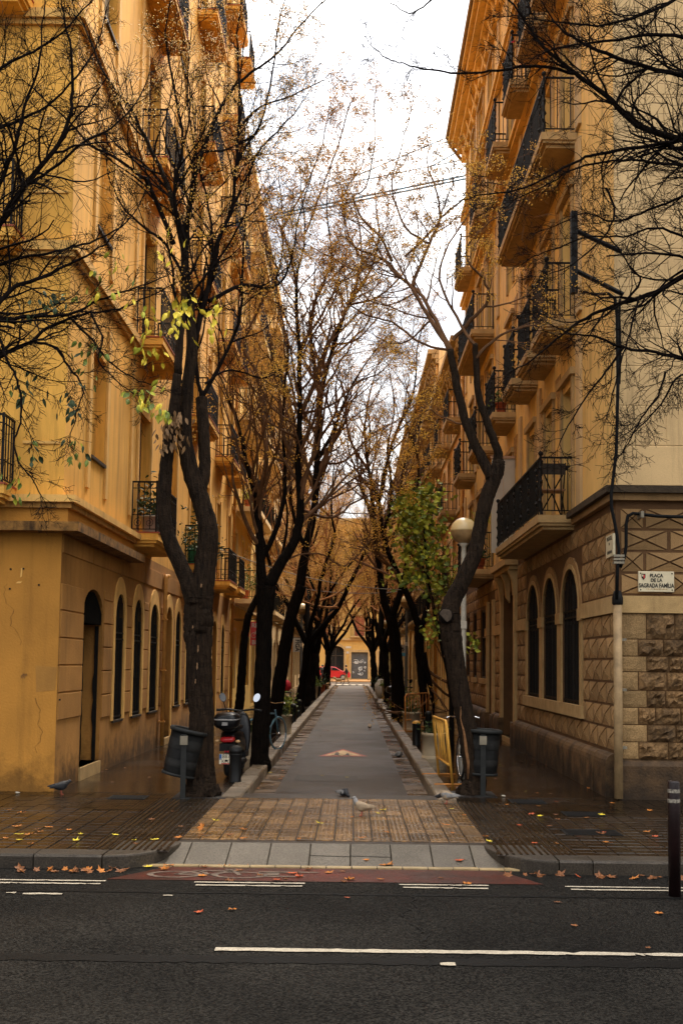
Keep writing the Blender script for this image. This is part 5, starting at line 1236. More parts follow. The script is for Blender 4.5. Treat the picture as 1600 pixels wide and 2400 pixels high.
# --- the rest of the avenue: five grown kinds, copied down both kerbs
def grown(seed, lean):
    t = Tree(seed, up=.3, clip=False); rg = t.rng
    h = rg.uniform(2.2, 2.9); top = Vector((lean * .9, rg.uniform(-.2, .2), h))
    t.limb([Vector((0, 0, -.03)), Vector((lean * .12, 0, .8)), Vector((lean * .45, rg.uniform(-.1, .1), h * .6)), top], [.21, .17, .145, .155], 5, .03, 12)
    k = rg.randint(3, 4)
    for i in range(k):
        az = 2 * PI * i / k + rg.uniform(-.4, .4); sp = rg.uniform(.5, 1.3); p = [top - Vector((0, 0, .1))]
        d = Vector((math.cos(az) * sp * .8 + lean * .25, math.sin(az) * sp, 1.5)).normalized(); L = rg.uniform(6.6, 9.4); n = 9
        for j in range(n): d = (d + t.vec() * .36 + Vector((0, 0, .18))).normalized(); p.append(p[-1] + d * L / n)
        q, r = t.limb(p, lin(rg.uniform(.09, .13), .012, n + 1), 3, .02)
        for jj in (2, 4, 6):
            b = p[jj]; dd = (t.vec() * .9 + Vector((0, 0, .9))).normalized(); p2 = [b]
            for j in range(5): dd = (dd + t.vec() * .25 + Vector((0, 0, .1))).normalized(); p2.append(p2[-1] + dd * .75)
            q2, r2 = t.limb(p2, lin(.05, .01, 6), 3, .02); t.sprout(q2, r2, .15, 1, .6, 34, 2, (3, 3), .5, 1.6)
        t.sprout(q, r, .3, 1, .9, 34, 2, (3, 3), .5, 1.9)
    t.berries(.85, 9, 15, rad=.014, spread=.16)
    return t
TWIGO = mat('orange_twig_bark', (0.30, 0.135, 0.05), 0.9, 0.4, 2, 0.0, spec=0.1)
kinds = []
for i, (sd_, lean) in enumerate(((41, .15), (42, .4), (43, 0.0), (44, .3), (45, -.3))):
    t = grown(sd_, lean); kinds.append((t.thick.mesh('trunk', BARK, True), t.thin.mesh('crown', TWIGO), t.berry.mesh('berries', BERRYD)))
random.seed(77)
left_y = [42, 48.5, 55.5, 62.5, 69.5, 76.5, 83.5, 90, 96]; right_y = [54, 61, 68, 75, 82, 89.5]
words = ['third', 'fourth', 'fifth', 'sixth', 'seventh', 'eighth', 'ninth', 'tenth', 'eleventh', 'twelfth', 'thirteenth', 'fourteenth', 'fifteenth', 'sixteenth']
for side, lst, sx in (('left', left_y, 1), ('right', right_y, -1)):
    for i, y in enumerate(lst):
        k = kinds[(i * 2 + (1 if sx > 0 else 0)) % 5]
        x_ = (-2.0 if sx > 0 else 1.68) + random.uniform(-.12, .12)
        r_ = thing('bare_tree', 'dark bare tree, the %s along the %s kerb counted from the front' % (words[i + (2 if sx > 0 else 2)], side), 'tree', (x_, y, 0), group=GM)
        s_ = random.uniform(.88, 1.12); rot = random.uniform(-.5, .5) + (0 if sx > 0 else PI)
        for nm, me in zip(('trunk', 'crown', 'berries'), k):
            o = link(nm, me, r_, True, rot=(0, 0, rot), scale=(s_, s_, s_))
            if nm != 'trunk': o['kind'] = 'stuff'

# --- foreground trees beside the picture, whose limbs reach into it
def foretree(seed, label, X, Y, trunk_h, limbs, bark, twig, every, kids, Lf, droop, leaf=None):
    t = Tree(seed, droop=droop, up=.12, wander=.3, clip=False); root = thing('plaza_tree', label, 'tree', (X, Y, 0), group='trees on the plaza pavement')
    t.limb([Vector((X, Y, -.02)), Vector((X, Y, 1.0)), Vector((X * 1.01, Y, 2.2)), Vector((X * .99, Y, trunk_h)), Vector((X * .98, Y + .1, trunk_h + 2.4)), Vector((X, Y, trunk_h + 5.0))], [.24, .2, .18, .16, .12, .07], 4, .02, 14)
    made = []
    for joint, pts, ys, r in limbs:
        path = fpath(pts, ys)
        if joint is not None: path = [Vector((X * .99, Y, joint)), (Vector((X, Y, joint)) + path[0]) / 2 + Vector((0, 0, -.1))] + path
        rr = lin(r, .006, len(path)); p, q = t.limb(path, rr, 4, .010); made.append((p, q))
        t.sprout(p, q, .25 if joint is not None else .08, 1, every, Lf, 2, kids, .35, 1.15, (.4, 1.1))
    t.finish(root, bark, twig)
    return root, t
FL, tl = foretree(501, 'plaza tree outside the left edge whose dark twigs reach over the ochre wall', -5.4, 12.2, 3.6, [
 (5.6, [(-40, 590), (0, 527), (60, 434), (123, 358), (162, 285), (169, 212), (166, 116), (149, 33), (140, -40)], [12.2, 12.4], .055),
 (5.0, [(-40, 760), (0, 749), (66, 743), (139, 739), (186, 729), (232, 703), (285, 683), (348, 666), (400, 640)], [12.2, 12.8], .036),
 (4.6, [(-40, 855), (0, 835), (33, 819), (80, 796), (109, 769), (166, 746), (212, 733), (279, 724), (332, 703), (398, 670)], [12.0, 12.6, 13], .04),
 (None, [(80, 800), (133, 816), (159, 855), (186, 892), (196, 918), (182, 960), (172, 1000)], [12.1, 12.1], .018),
 (5.2, [(-30, 730), (0, 706), (40, 670), (100, 650), (139, 630), (200, 600), (260, 560), (300, 500)], [12.2, 12.6], .045),
 (4.8, [(-20, 770), (0, 799), (17, 845), (36, 882), (50, 932), (50, 991), (33, 1041), (50, 1091), (73, 1117), (96, 1160)], [11.9, 11.8], .022),
 (5.9, [(-40, 470), (0, 430), (40, 330), (60, 240), (90, 160), (100, 60), (110, -40)], [12.1, 12.0], .04),
 (None, [(60, 434), (120, 400), (200, 330), (260, 300), (320, 240), (350, 170)], [12.3, 12.8], .022),
 (None, [(166, 746), (220, 800), (260, 850), (310, 885), (370, 905)], [12.4, 12.9], .016),
 (None, [(212, 733), (240, 790), (230, 840), (260, 880), (310, 920)], [12.4, 12.6], .014),
 (6.2, [(-40, 330), (0, 300), (50, 280), (110, 250), (180, 180), (230, 100), (250, 20)], [12.0, 12.4], .032),
 (5.4, [(-40, 640), (0, 620), (70, 600), (150, 585), (230, 560), (300, 520), (340, 450)], [12.3, 12.9], .030),
 (6.6, [(-40, 200), (0, 160), (60, 130), (130, 90), (200, 20), (240, -30)], [12.0, 12.4], .030)], BARK, TWIGD, .125, (5, 4), 30, .10)
FR, tr_ = foretree(502, 'plaza tree outside the right edge whose bare limbs cross the upper right corner', 5.6, 12.6, 4.0, [
 (6.6, [(1640, 335), (1600, 328), (1493, 293), (1415, 221), (1351, 175), (1272, 107), (1233, 54), (1193, 0), (1170, -40)], [12.6, 13.0], .062),
 (7.4, [(1640, 185), (1600, 178), (1468, 143), (1383, 111), (1326, 79), (1290, 39), (1260, -10)], [12.6, 12.9], .045),
 (7.9, [(1640, 90), (1600, 86), (1504, 82), (1433, 96), (1343, 104), (1280, 120), (1230, 150)], [12.4, 12.6], .036),
 (6.4, [(1620, 325), (1576, 332), (1468, 350), (1397, 361), (1347, 379), (1290, 411), (1211, 446), (1129, 457), (1080, 470)], [12.5, 13.2], .036),
 (6.2, [(1640, 395), (1600, 389), (1522, 379), (1461, 375), (1343, 396), (1290, 428), (1200, 470)], [12.4, 12.9], .032),
 (5.4, [(1640, 620), (1600, 645), (1536, 684), (1459, 710), (1402, 730), (1344, 764), (1318, 783), (1245, 844), (1191, 875)], [12.5, 13.0], .048),
 (5.0, [(1640, 850), (1600, 841), (1536, 825), (1459, 814), (1383, 787), (1337, 783), (1290, 760)], [12.4, 12.7], .036),
 (5.7, [(1640, 560), (1600, 554), (1536, 534), (1459, 554), (1383, 554), (1310, 580), (1250, 600)], [12.3, 12.7], .024),
 (None, [(1351, 175), (1254, 154), (1183, 161), (1111, 171), (1040, 168), (981, 159), (944, 148), (907, 137), (870, 107)], [12.9, 13.4], .020),
 (None, [(1459, 710), (1500, 660), (1470, 620), (1440, 570), (1400, 540)], [12.6, 12.3], .016),
 (None, [(1459, 814), (1420, 870), (1380, 920), (1340, 980), (1310, 1040)], [12.5, 12.5], .016),
 (None, [(1500, 690), (1480, 760), (1460, 830), (1440, 900), (1420, 980)], [12.5, 12.3], .014),
 (None, [(1560, 870), (1540, 930), (1500, 980), (1470, 1040), (1440, 1080)], [12.4, 12.2], .014),
 (4.7, [(1640, 900), (1590, 880), (1560, 930), (1500, 1000), (1470, 1030)], [12.4, 12.2], .02),
 (8.4, [(1640, -20), (1560, 10), (1480, 40), (1400, 60), (1300, 50), (1200, 40)], [12.5, 12.8], .036),
 (None, [(1040, -30), (1000, 10), (960, 30), (920, 10)], [13.2, 13.4], .014),
 (None, [(1420, 440), (1440, 500), (1410, 560), (1340, 620), (1290, 640)], [12.6, 12.4], .016),
 (6.0, [(1640, 470), (1580, 470), (1500, 500), (1430, 520), (1370, 500), (1300, 530)], [12.4, 12.8], .024)], BARK, TWIGD, .125, (5, 4), 30, .08)
# leaves that still hang on the left plaza tree, each on its own
rg = random.Random(12)
def leafmesh(name, m, L=.095, W=.052):
    mb = MB(); P = [(0, 0, 0), (W * .42, 0, -L * .22), (W * .5, .006, -L * .45), (W * .3, .01, -L * .75), (0, .012, -L), (-W * .3, .01, -L * .75), (-W * .5, .006, -L * .45), (-W * .42, 0, -L * .22), (0, -.008, -L * .3), (0, -.004, -L * .65)]
    mb.v += P; mb.f += [(0, 1, 8), (1, 2, 9, 8), (2, 3, 9), (3, 4, 9), (4, 5, 9), (5, 6, 9), (6, 7, 8, 9), (7, 0, 8)]
    mb.tube([(0, 0, .03), (0, 0, 0)], .0015, 3); return mb.mesh(name, m)
lms = [leafmesh('leaf', LEAFY), leafmesh('leaf', LEAFLG), leafmesh('leaf', LEAFG), leafmesh('leaf', LEAFDK)]
clusters = [(115, 700, 40, 25, 14, 3), (60, 730, 40, 30, 8, 3), (60, 920, 40, 40, 14, 3), (165, 950, 22, 45, 14, 3), (205, 830, 40, 50, 14, 2), (330, 935, 30, 25, 22, 1), (330, 740, 35, 40, 10, 0), (425, 740, 30, 40, 26, 0), (350, 835, 30, 40, 12, 0), (500, 740, 25, 40, 12, 0), (180, 1050, 20, 40, 10, 2), (40, 1130, 30, 50, 8, 2), (240, 680, 50, 25, 8, 1), (380, 970, 30, 20, 12, 1), (260, 640, 60, 40, 8, 1), (80, 1060, 20, 30, 6, 3), (400, 560, 30, 40, 5, 0)]
for cx_, cy_, sx_, sy_, n, kd in clusters:
    for _ in range(int(n * 1.35)):
        k = min(3, max(0, kd + rg.choice((-1, 0, 0, 0, 1))))
        p = wy(rg.gauss(cx_, sx_ * .6), rg.gauss(cy_, sy_ * .6), 12.3 + rg.uniform(-.3, .5)); s_ = rg.uniform(.8, 1.25)
        link('leaf', lms[k], FL, loc=p, rot=(rg.uniform(-.7, .7), rg.uniform(-.7, .7), rg.uniform(0, 6.28)), scale=(s_, s_, s_))
# --- green sapling
sg = thing('green_sapling', 'slender sapling with fresh green leaves right of the passage, before the lamps', 'tree', (2.15, 24.5, 0))
t = Tree(61, up=.3); b = [Vector((2.15, 24.5, -.02))] + dpath([(1035, 1600), (1022, 1520), (1005, 1440), (985, 1340), (975, 1250), (965, 1150)], 24.5)
p, q = t.limb(b, [.06, .05, .045, .04, .03, .025, .012], 4, .01, 8); t.sprout(p, q, .3, 1, .2, 60, 1, (4, 3), .5, 1.1)
p, q = t.limb(dpath([(1020, 1510), (1035, 1440), (1030, 1360), (1020, 1280)], 24.4), [.03, .025, .02, .01], 4, .01); t.sprout(p, q, .2, 1, .18, 60, 1, (4,), .4, .9)
t.finish(sg, BARK, TWIG); lv = MB(); lv2 = MB(); rg = random.Random(5)
blobs = [(940, 1150, 30, 30, 170), (985, 1140, 30, 35, 160), (930, 1200, 30, 40, 200), (980, 1210, 40, 40, 230), (950, 1270, 40, 40, 200), (1000, 1290, 35, 40, 170), (940, 1330, 40, 25, 120), (1010, 1350, 30, 40, 130), (1015, 1420, 25, 40, 70), (1085, 1480, 14, 25, 26), (985, 1470, 12, 14, 14), (1000, 1450, 25, 30, 40)]
for cx_, cy_, sx_, sy_, n in blobs:
    for _ in range(n): leaf_into(lv if rg.random() < .6 else lv2, wy(*D(rg.gauss(cx_, sx_ * .55), rg.gauss(cy_, sy_ * .55)), 24.4 + rg.gauss(0, .35)), rg.uniform(.09, .15), .095, rg, False)
lv.build('foliage', LEAFLG, sg, kind='stuff'); lv2.build('foliage', LEAFG, sg, kind='stuff')
# tree pits under the two front trees
for px_, y_, par in ((-2.05, 15.75, pavl), (1.68, 16.3, pavr)): MB().box(px_ - .36, px_ + .36, y_ - .36, y_ + .36, -.02, .006).build('tree_pit', SOIL, par)

# ================================================================== STREET FURNITURE AND SMALL THINGS
# ---- litter bins: slatted drum hung between two posts
def litter_bin(loc, rz, tilt, label):
    t = thing('litter_bin', label, 'bin', loc, rz, 'litter bins at the mouth of the passage')
    zc = .62; M = Matrix.Translation((0, .24, zc)) @ Matrix.Rotation(tilt, 4, 'Y')
    def T(mb): mb.v = [tuple(M @ Vector(v)) for v in mb.v]; return mb
    rim_r, bot_r = .245, .215
    T(MB().lathe([(bot_r, -.33), (rim_r - .01, .27), (rim_r - .03, .27), (bot_r - .02, -.31), (0.001, -.31)], 28, cap=False)).build('drum', BINM, t, True, True)
    T(MB().lathe([(rim_r - .02, .25), (rim_r + .012, .25), (rim_r + .02, .285), (rim_r + .005, .305), (rim_r - .03, .30), (rim_r - .03, .25)], 28, cap=False)).build('rim', GREYIRON, t, True, True)
    T(MB().lathe([(bot_r - .01, -.345), (bot_r + .016, -.345), (bot_r + .016, -.31), (bot_r - .01, -.31)], 28, cap=False)).build('base_ring', GREYIRON, t, True, True)
    for z0, z1, k in ((-.22, -.12, .004), (.02, .16, .004)):
        f = lambda z: bot_r + (rim_r - .01 - bot_r) * (z + .33) / .6
        T(MB().lathe([(f(z0) + k, z0), (f(z1) + k, z1), (f(z1), z1), (f(z0), z0)], 28, cap=False)).build('band', BINBAND, t, True, True)
    for x_ in (-.0,):
        p = MB(); p.box(-.035, .035, -.045, -.015, 0, .86); p.build('post', GREYIRON, t, local=True)
        MB().box(-.05, .05, -.06, .0, .72, .84).build('bracket', CLAMP, t, local=True)
        MB().box(-.1, .1, -.12, .06, 0.0, .012).build('foot_plate', GREYIRON, t, local=True)
        MB().box(-.03, .03, .47, .50, 0, .8).build('post', GREYIRON, t, local=True)
    return t
b_ = gp(428, 1872); litter_bin((b_.x, b_.y, 0), .12, .22, 'tilted grey litter bin on a post left of the front tree')
b_ = gp(1131, 1866); litter_bin((b_.x, b_.y, 0), -.1, .05, 'upright grey litter bin with pale bands right of the front tree')

# ---- scooters
def wheel(parent, y, r, w, m=RUBBER, x=0.0, rim=GREYIRON, name='wheel'):
    n = 24; prof = [(r - .055, -w / 2), (r - .02, -w / 2), (r, -w / 4), (r, w / 4), (r - .02, w / 2), (r - .055, w / 2)]
    mb = MB().lathe(prof + [prof[0]], n, cap=False); mb.v = [(x + v[2], y + v[0], r + v[1]) for v in mb.v]
    o = mb.build(name, m, parent, True, True)
    h = MB(); h.tube([(x - w * .4, y, r), (x + w * .4, y, r)], r * .22, 10)
    for k in range(5): q = 2 * PI * k / 5; h.tube([(x, y, r), (x, y + (r - .05) * math.cos(q), r + (r - .05) * math.sin(q))], .02, 5)
    h.tube([(x, y + (r - .055) * math.cos(2 * PI * k / 20), r + (r - .055) * math.sin(2 * PI * k / 20)) for k in range(21)], .016, 5)
    ho = link('rim', h.mesh('rim', rim, True), o); return o
def loft(mb, secs):
    """rounded body through cross-sections (y, z centre, half width, half height)"""
    n = 14; b = len(mb.v)
    for y, z, hw, hh in secs:
        for k in range(n):
            q = 2 * PI * k / n; c, s = math.cos(q), math.sin(q); e = .7
            mb.v.append((hw * math.copysign(abs(c) ** e, c), y, z + hh * math.copysign(abs(s) ** e, s)))
    for i in range(len(secs) - 1):
        for k in range(n): k2 = (k + 1) % n; mb.f.append((b + i * n + k, b + i * n + k2, b + (i + 1) * n + k2, b + (i + 1) * n + k))
    mb.f.append(tuple(b + k for k in range(n - 1, -1, -1))); mb.f.append(tuple(b + (len(secs) - 1) * n + k for k in range(n)))
    return mb
def scooter(loc, rz, label, plate=True, group='parked scooters', trim=GREYP):
    t = thing('scooter', label, 'scooter', loc, rz, group)          # local +Y is forward
    wheel(t, .28, .235, .12); wheel(t, 1.52, .235, .11)
    loft(MB(), [(.10, .62, .05, .04), (.16, .63, .13, .08), (.40, .62, .17, .14), (.75, .55, .18, .17), (.95, .45, .17, .15), (1.0, .36, .15, .06)]).build('body', BLACKG, t, True, True)
    MB().box(-.17, .17, .92, 1.30, .26, .34).build('footboard', BLACKP, t, local=True)
    loft(MB(), [(1.27, .30, .16, .06), (1.30, .5, .19, .2), (1.36, .72, .19, .2), (1.40, .86, .14, .12), (1.42, .94, .08, .05)]).build('front_shield', BLACKG, t, True, True)
    loft(MB(), [(.12, .74, .08, .03), (.2, .77, .14, .05), (.5, .78, .15, .055), (.85, .76, .13, .05), (.92, .74, .06, .03)]).build('seat', BLACKP, t, True, True)
    fd = MB(); fd.tube([(0, 1.52, .24), (0, 1.42, .62), (0, 1.36, .95)], .03, 8); fd.tube([(0, 1.52 + .26 * math.cos(q), .24 + .265 * math.sin(q)) for q in [i * PI / 8 for i in range(1, 8)]], .03, 6); fd.build('fork', BLACKP, t, True, True)
    hb = MB().tube([(-.36, 1.22, 1.02), (-.2, 1.34, 1.03), (0, 1.36, 1.0), (.2, 1.34, 1.03), (.36, 1.22, 1.02)], .016, 8).build('handlebar', BLACKP, t, True, True)
    for s in (-1, 1):
        link('grip', MB().tube([(s * .27, 1.285, 1.025), (s * .38, 1.205, 1.018)], .021, 8).mesh('grip', RUBBER, True), hb)
        m_ = MB().tube([(s * .24, 1.30, 1.03), (s * .28, 1.28, 1.16)], .007, 6)
        mo = link('mirror', m_.mesh('mirror', BLACKP, True), hb)
    # mirror heads: oval shells, right face silvered, left's dark reflection put in its colour
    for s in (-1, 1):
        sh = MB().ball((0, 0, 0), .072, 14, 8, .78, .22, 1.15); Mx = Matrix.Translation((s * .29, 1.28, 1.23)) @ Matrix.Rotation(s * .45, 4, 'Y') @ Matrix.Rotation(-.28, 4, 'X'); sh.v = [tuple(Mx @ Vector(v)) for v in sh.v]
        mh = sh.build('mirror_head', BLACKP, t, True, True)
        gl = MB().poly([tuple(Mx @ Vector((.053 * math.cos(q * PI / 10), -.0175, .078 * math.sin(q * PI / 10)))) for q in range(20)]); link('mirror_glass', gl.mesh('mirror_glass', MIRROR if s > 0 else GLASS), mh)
    # top box
    bx = loft(MB(), [(-.24, .90, .14, .07), (-.2, .90, .19, .12), (-.05, .91, .21, .135), (.12, .91, .2, .13), (.18, .90, .15, .09)]).build('top_box', BLACKG, t, True, True)
    link('box_band', loft(MB(), [(-.25, .925, .14, .012), (-.205, .93, .195, .016), (-.05, .935, .2125, .018), (.05, .935, .209, .012)]).mesh('box_band', trim, True), bx)
    link('box_latch', MB().box(-.045, .045, -.262, -.235, .84, .89).mesh('box_latch', GREYP), bx)
    MB().box(-.1, .1, -.15, .12, .77, .79).build('rack', IRON, t, local=True)
    # tail
    loft(MB(), [(-.02, .60, .10, .035), (.02, .60, .115, .045), (.1, .61, .12, .05)]).build('tail_light', REDLENS, t, True, True)
    for s in (-1, 1): MB().ball((s * .165, .05, .575), .03, 10, 6, 1.5, .8, .8).build('indicator', AMBER, t, True, True)
    MB().box(-.12, .12, .0, .10, .42, .54).build('tail_panel', BLACKP, t, local=True); MB().box(-.035, .035, -.03, -.015, .405, .43).build('reflector', REDLENS, t, local=True)
    pt = MB().box(-.11, .11, -.048, -.036, .22, .38).build('number_plate', PLATEM if plate else GREYP, t, local=True)
    MB().box(-.02, .02, -.03, .1, .2, .5).build('plate_bracket', BLACKP, t, local=True)
    ex = MB().tube([(.2, .1, .24), (.2, .55, .24), (.14, .85, .22)], [.055, .05, .03], 10).build('exhaust', IRON, t, True, True)
    fn_ = MB().tube([(0, .28 + .3 * math.cos(q), .235 + .3 * math.sin(q)) for q in [PI * .55 + i * PI / 14 for i in range(7)]], .04, 6).build('rear_fender', BLACKP, t, True, True)
    ap = MB().tube([(.03, 1.5, .95), (0, 1.52, 1.1), (-.02, 1.5, 1.25)], .0, 3)
    return t, pt
sc_loc = gp(540, 1823)
st_, pl_ = scooter((-1.98, 18.15, 0), -.05, 'black scooter with top box seen from behind, right of the front tree')
def plate_text(s, size, x, z, m, sx=1):
    M = frame_mtx((x, -.0505, z), (1, 0, 0), (0, 0, 1)); o = text_part(s, size, pl_, M, m, sx=sx, ext=.0008); return o
plate_text('8872', .092, .022, .342, INK, .92); plate_text('KFG', .082, .0, .262, INK, .95)
link('euro_band', MB().box(-.108, -.072, -.0495, -.048, .29, .376).mesh('euro_band', BLUEP), pl_); plate_text('E', .03, -.09, .303, PLATEM)
link('red_strip', MB().box(-.08, .05, -.0495, -.048, .222, .236).mesh('red_strip', REDSIGN), pl_)
scooter((1.42, 40.5, 0), PI + .25, 'black scooter with pale panels parked by the right kerb, facing the camera', False, trim=WHITE)
scooter((1.95, 52.0, 0), PI + .1, 'far black scooter standing on the right pavement beyond the heaved kerb', False)

# ---- bollards, red post
def bollard(loc, label, cap=BLACKP):
    t = thing('bollard', label, 'bollard', loc, 0, 'black bollards on the passage pavements')
    MB().lathe([(.1, 0), (.1, .02), (.093, .03), (.093, .46), (.1, .47), (.1, .5)], 20).build('post', BLACKP, t, True, True)
    MB().lathe([(.1, .5), (.09, .53), (.06, .555), (.02, .565), (.001, .566)], 20, cap=False).build('cap', cap, t, True, True)
    MB().lathe([(.096, .42), (.096, .435)], 20).build('groove_ring', GREYIRON, t, True, True)
for (px, py, lb, cp) in ((551, 1834, 'black bollard directly right of the scooter number plate', GREYIRON), (687, 1692, 'black bollard with grey top on the left pavement by the lime poster', GREYIRON), (700, 1678, 'black bollard just behind another on the left pavement', BLACKP), (975, 1748, 'black bollard with yellow cap by the right kerb', YELLOW), (1003, 1716, 'black bollard half hidden behind the right twin stemmed tree', GREYIRON)):
    p = gp(px, py); bollard((p.x, p.y, 0), lb, cp)
p = gp(1580, 2100, ZR); rp = thing('marker_post', 'dark red marker post with two worn white bands at the right edge of the road', 'post', (p.x, p.y, ZR))
MB().lathe([(.052, 0), (.052, .97), (.046, .985)], 20).build('post', mat('dark_red_plastic', (.009, .003, .003), .45, .4, 6), rp, True, True)
for z0 in (.80, .885): MB().lathe([(.0535, z0), (.0535, z0 + .032)], 20, cap=False).build('reflective_band', mat('worn_white_band', (.17, .15, .12), .5, .8, 60), rp, True, True)

# ---- planters with perforated cream drums
PERF = mat('perforated_cream', (0.50, 0.39, 0.24), 0.6, 0.12, 4, 0.1, 60)
def perf(N, L, geo):
    return None
def planter(loc, label, r=.25, h=.5, plant=True, seed=0):
    t = thing('planter', label, 'planter', loc, 0, 'round cream planters')
    MB().lathe([(r, 0), (r, .05), (r - .012, .055), (r - .012, h - .06), (r, h - .055), (r, h), (r - .03, h), (r - .03, h - .06), (.001, h - .06)], 32, cap=False).build('drum', CREAM, t, True, True)
    ho = MB(); rows, cols_ = 17, 52         # staggered holes, dark discs let into the skin
    for i in range(rows):
        for k in range(cols_):
            q = 2 * PI * (k + (.5 if i % 2 else 0)) / cols_; z = .075 + (h - .16) * i / (rows - 1); rr = r - .0105
            if math.sin(q) > .35: continue
            c = Vector((rr * math.cos(q), rr * math.sin(q), z)); tx = Vector((-math.sin(q), math.cos(q), 0)) * .0075; up = Vector((0, 0, .0085))
            ho.quad(c - tx - up * .2, c + tx * .6 - up, c + tx + up * .2, c - tx * .6 + up)
    ho.build('perforation', mat('hole_shadow', (.05, .035, .02), .9, .1), t, kind='stuff', local=True)
    if plant:
        lf = MB(); rg = random.Random(seed)
        for _ in range(240): a = rg.uniform(0, 6.28); rr = abs(rg.gauss(0, r * .55)); leaf_into(lf, Vector((rr * math.cos(a), rr * math.sin(a), h - .05 + abs(rg.gauss(0, .1)))), rg.uniform(.06, .12), .03, rg, False)
        lf.build('plant', mat('planter_green', (.035, .055, .012), .6, .5, 8), t, kind='stuff', local=True)
    return t
for (px, py, lb, sd_) in ((584, 1780, 'cream perforated planter behind the scooter', 1), (1019, 1780, 'cream perforated planter right behind the yellow barrier', 2), (964, 1712, 'cream perforated planter between the two yellow barriers', 3), (660, 1722, 'cream planter at the foot of the leaning left tree', 4)):
    p = gp(px, py); planter((p.x, p.y + .25, 0), lb, seed=sd_)
# leafy tubs further down
def tub(loc, label, m, r, h, seed, gm=LEAFDK, bush=.28):
    t = thing('plant_tub', label, 'plant pot', loc)
    MB().lathe([(r * .75, 0), (r, h), (r + .02, h), (r + .02, h + .03), (r - .03, h + .03), (r - .04, h - .02), (.001, h - .02)], 18, cap=False).build('pot', m, t, True, True)
    lf = MB(); rg = random.Random(seed)
    for _ in range(260): leaf_into(lf, Vector((rg.gauss(0, bush * .5), rg.gauss(0, bush * .5), h + abs(rg.gauss(.08, bush * .55)))), rg.uniform(.07, .13), .05, rg, False)
    lf.build('foliage', gm, t, kind='stuff', local=True)
for (x_, y_, lb, m, r, h, b_) in ((-2.25, 33.5, 'bushy green tub between the leaning left tree and the bollards', CREAM, .25, .4, .45), (-2.3, 37.5, 'green bush in a tub under the lime poster', LEAFDK, .2, .3, .45), (-1.9, 58, 'small green plant in a tall pale pot on the far left pavement', CREAM, .16, .6, .3), (-1.9, 72, 'leafy plant near the cardboard boxes on the left', TERRA, .22, .4, .45), (1.75, 38.2, 'low green bush before the second yellow barrier', CREAM, .22, .35, .5), (1.65, 56, 'green plant in a tall grey pot by the heaved kerb', CREAM, .2, .7, .35), (1.7, 69, 'dark leafy pot far down the right kerb', GREYP, .2, .6, .4), (1.75, 78, 'farthest bushy pot on the right kerb', TERRA, .25, .5, .5)):
    tub((x_, y_, 0), lb, m, r, h, int(y_), LEAFG if 'green' in lb else LEAFDK, b_)

# ---- yellow crowd barriers
def barrier(p0, p1, h, m, label, lean=0.0, nb=9):
    t = thing('crowd_barrier', label, 'barrier', (p0.x, p0.y, 0), 0, 'yellow crowd barriers')
    d = (p1 - p0); up = Vector((-lean, 0, h)); f = MB(); e = .06
    top0, top1 = p0 + up, p1 + up
    f.tube([p0, p0 + up * .93, p0 + up + d * .05, p1 + up - d * .05, p1 + up * .93, p1], .021, 8)
    f.tube([p0 + up * .3, p1 + up * .3], .019, 8); f.build('frame', m, t, True)
    rg = random.Random(nb)
    for i in range(1, nb):
        k = i / nb; a = p0 + d * k + up * .3; b = p0 + d * (k + rg.uniform(-.03, .03)) + up * .985
        mid = a.lerp(b, .5) + Vector((rg.uniform(-.02, .02), rg.uniform(-.03, .03), 0)); MB().tube([a, mid, b], .0095, 6).build('bar', m, t, True)
    for q in (p0, p1): MB().tube([q + Vector((-.28, -.03, .012)), q + Vector((.28, .03, .012))], .014, 6).build('foot', YELLOWR, t, True)
pn, pf_ = gp(1058, 1840), gp(1026, 1815); barrier(Vector((1.55, 17.5, .0)), Vector((1.46, 19.1, .0)), .97, YELLOW, 'bright yellow crowd barrier with bent bars by the right kerb', .10)
barrier(Vector((1.46, 31.0, .0)), Vector((2.25, 33.2, .0)), 1.0, YELLOWR, 'rusty orange crowd barrier farther back on the right', .02, 8)

# ---- globe lamps
def lamp(x_, y_, zc, label, m=POLE, r=.228):
    t = thing('street_lamp', label, 'street lamp', (x_, y_, 0), 0, 'globe lamps along the passage')
    MB().lathe([(.075, 0), (.075, .5), (.05, .56), (.046, zc - r - .15), (.04, zc - r - .12), (.042, zc - r - .05), (.09, zc - r + .01)], 16).build('pole', m, t, True, True)
    n = 12
    MB().lathe([(r * math.cos(PI / 2 * k / n) if k < n else .001, r * math.sin(PI / 2 * k / n)) for k in range(n + 1)], 28, (0, 0, zc), cap=False).build('globe_top', GLOBE, t, True, True)
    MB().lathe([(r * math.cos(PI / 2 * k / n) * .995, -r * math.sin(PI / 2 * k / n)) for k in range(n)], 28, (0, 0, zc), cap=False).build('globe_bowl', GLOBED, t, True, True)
    MB().lathe([(r + .004, -.008), (r + .004, .008)], 28, (0, 0, zc), cap=False).build('globe_ring', mat('brass_ring', (.4, .26, .1), .4), t, True, True)
    MB().box(-.05, .05, -.056, -.045, 2.45, 2.58).build('sticker', WHITE, t, local=True)
lamp(1.88, 19.3, 4.13, 'globe street lamp on a pale pole behind the right front tree', POLE)
lamp(1.84, 39.0, 3.95, 'globe street lamp beside the hand sign on the right', POLED); lamp(1.84, 63.0, 4.0, 'far globe street lamp on the right side', POLED)
lamp(-2.0, 44.0, 3.9, 'globe street lamp half hidden behind dark trunks on the left', POLED); lamp(-2.05, 66, 3.9, 'farthest globe street lamp on the left side', POLED)

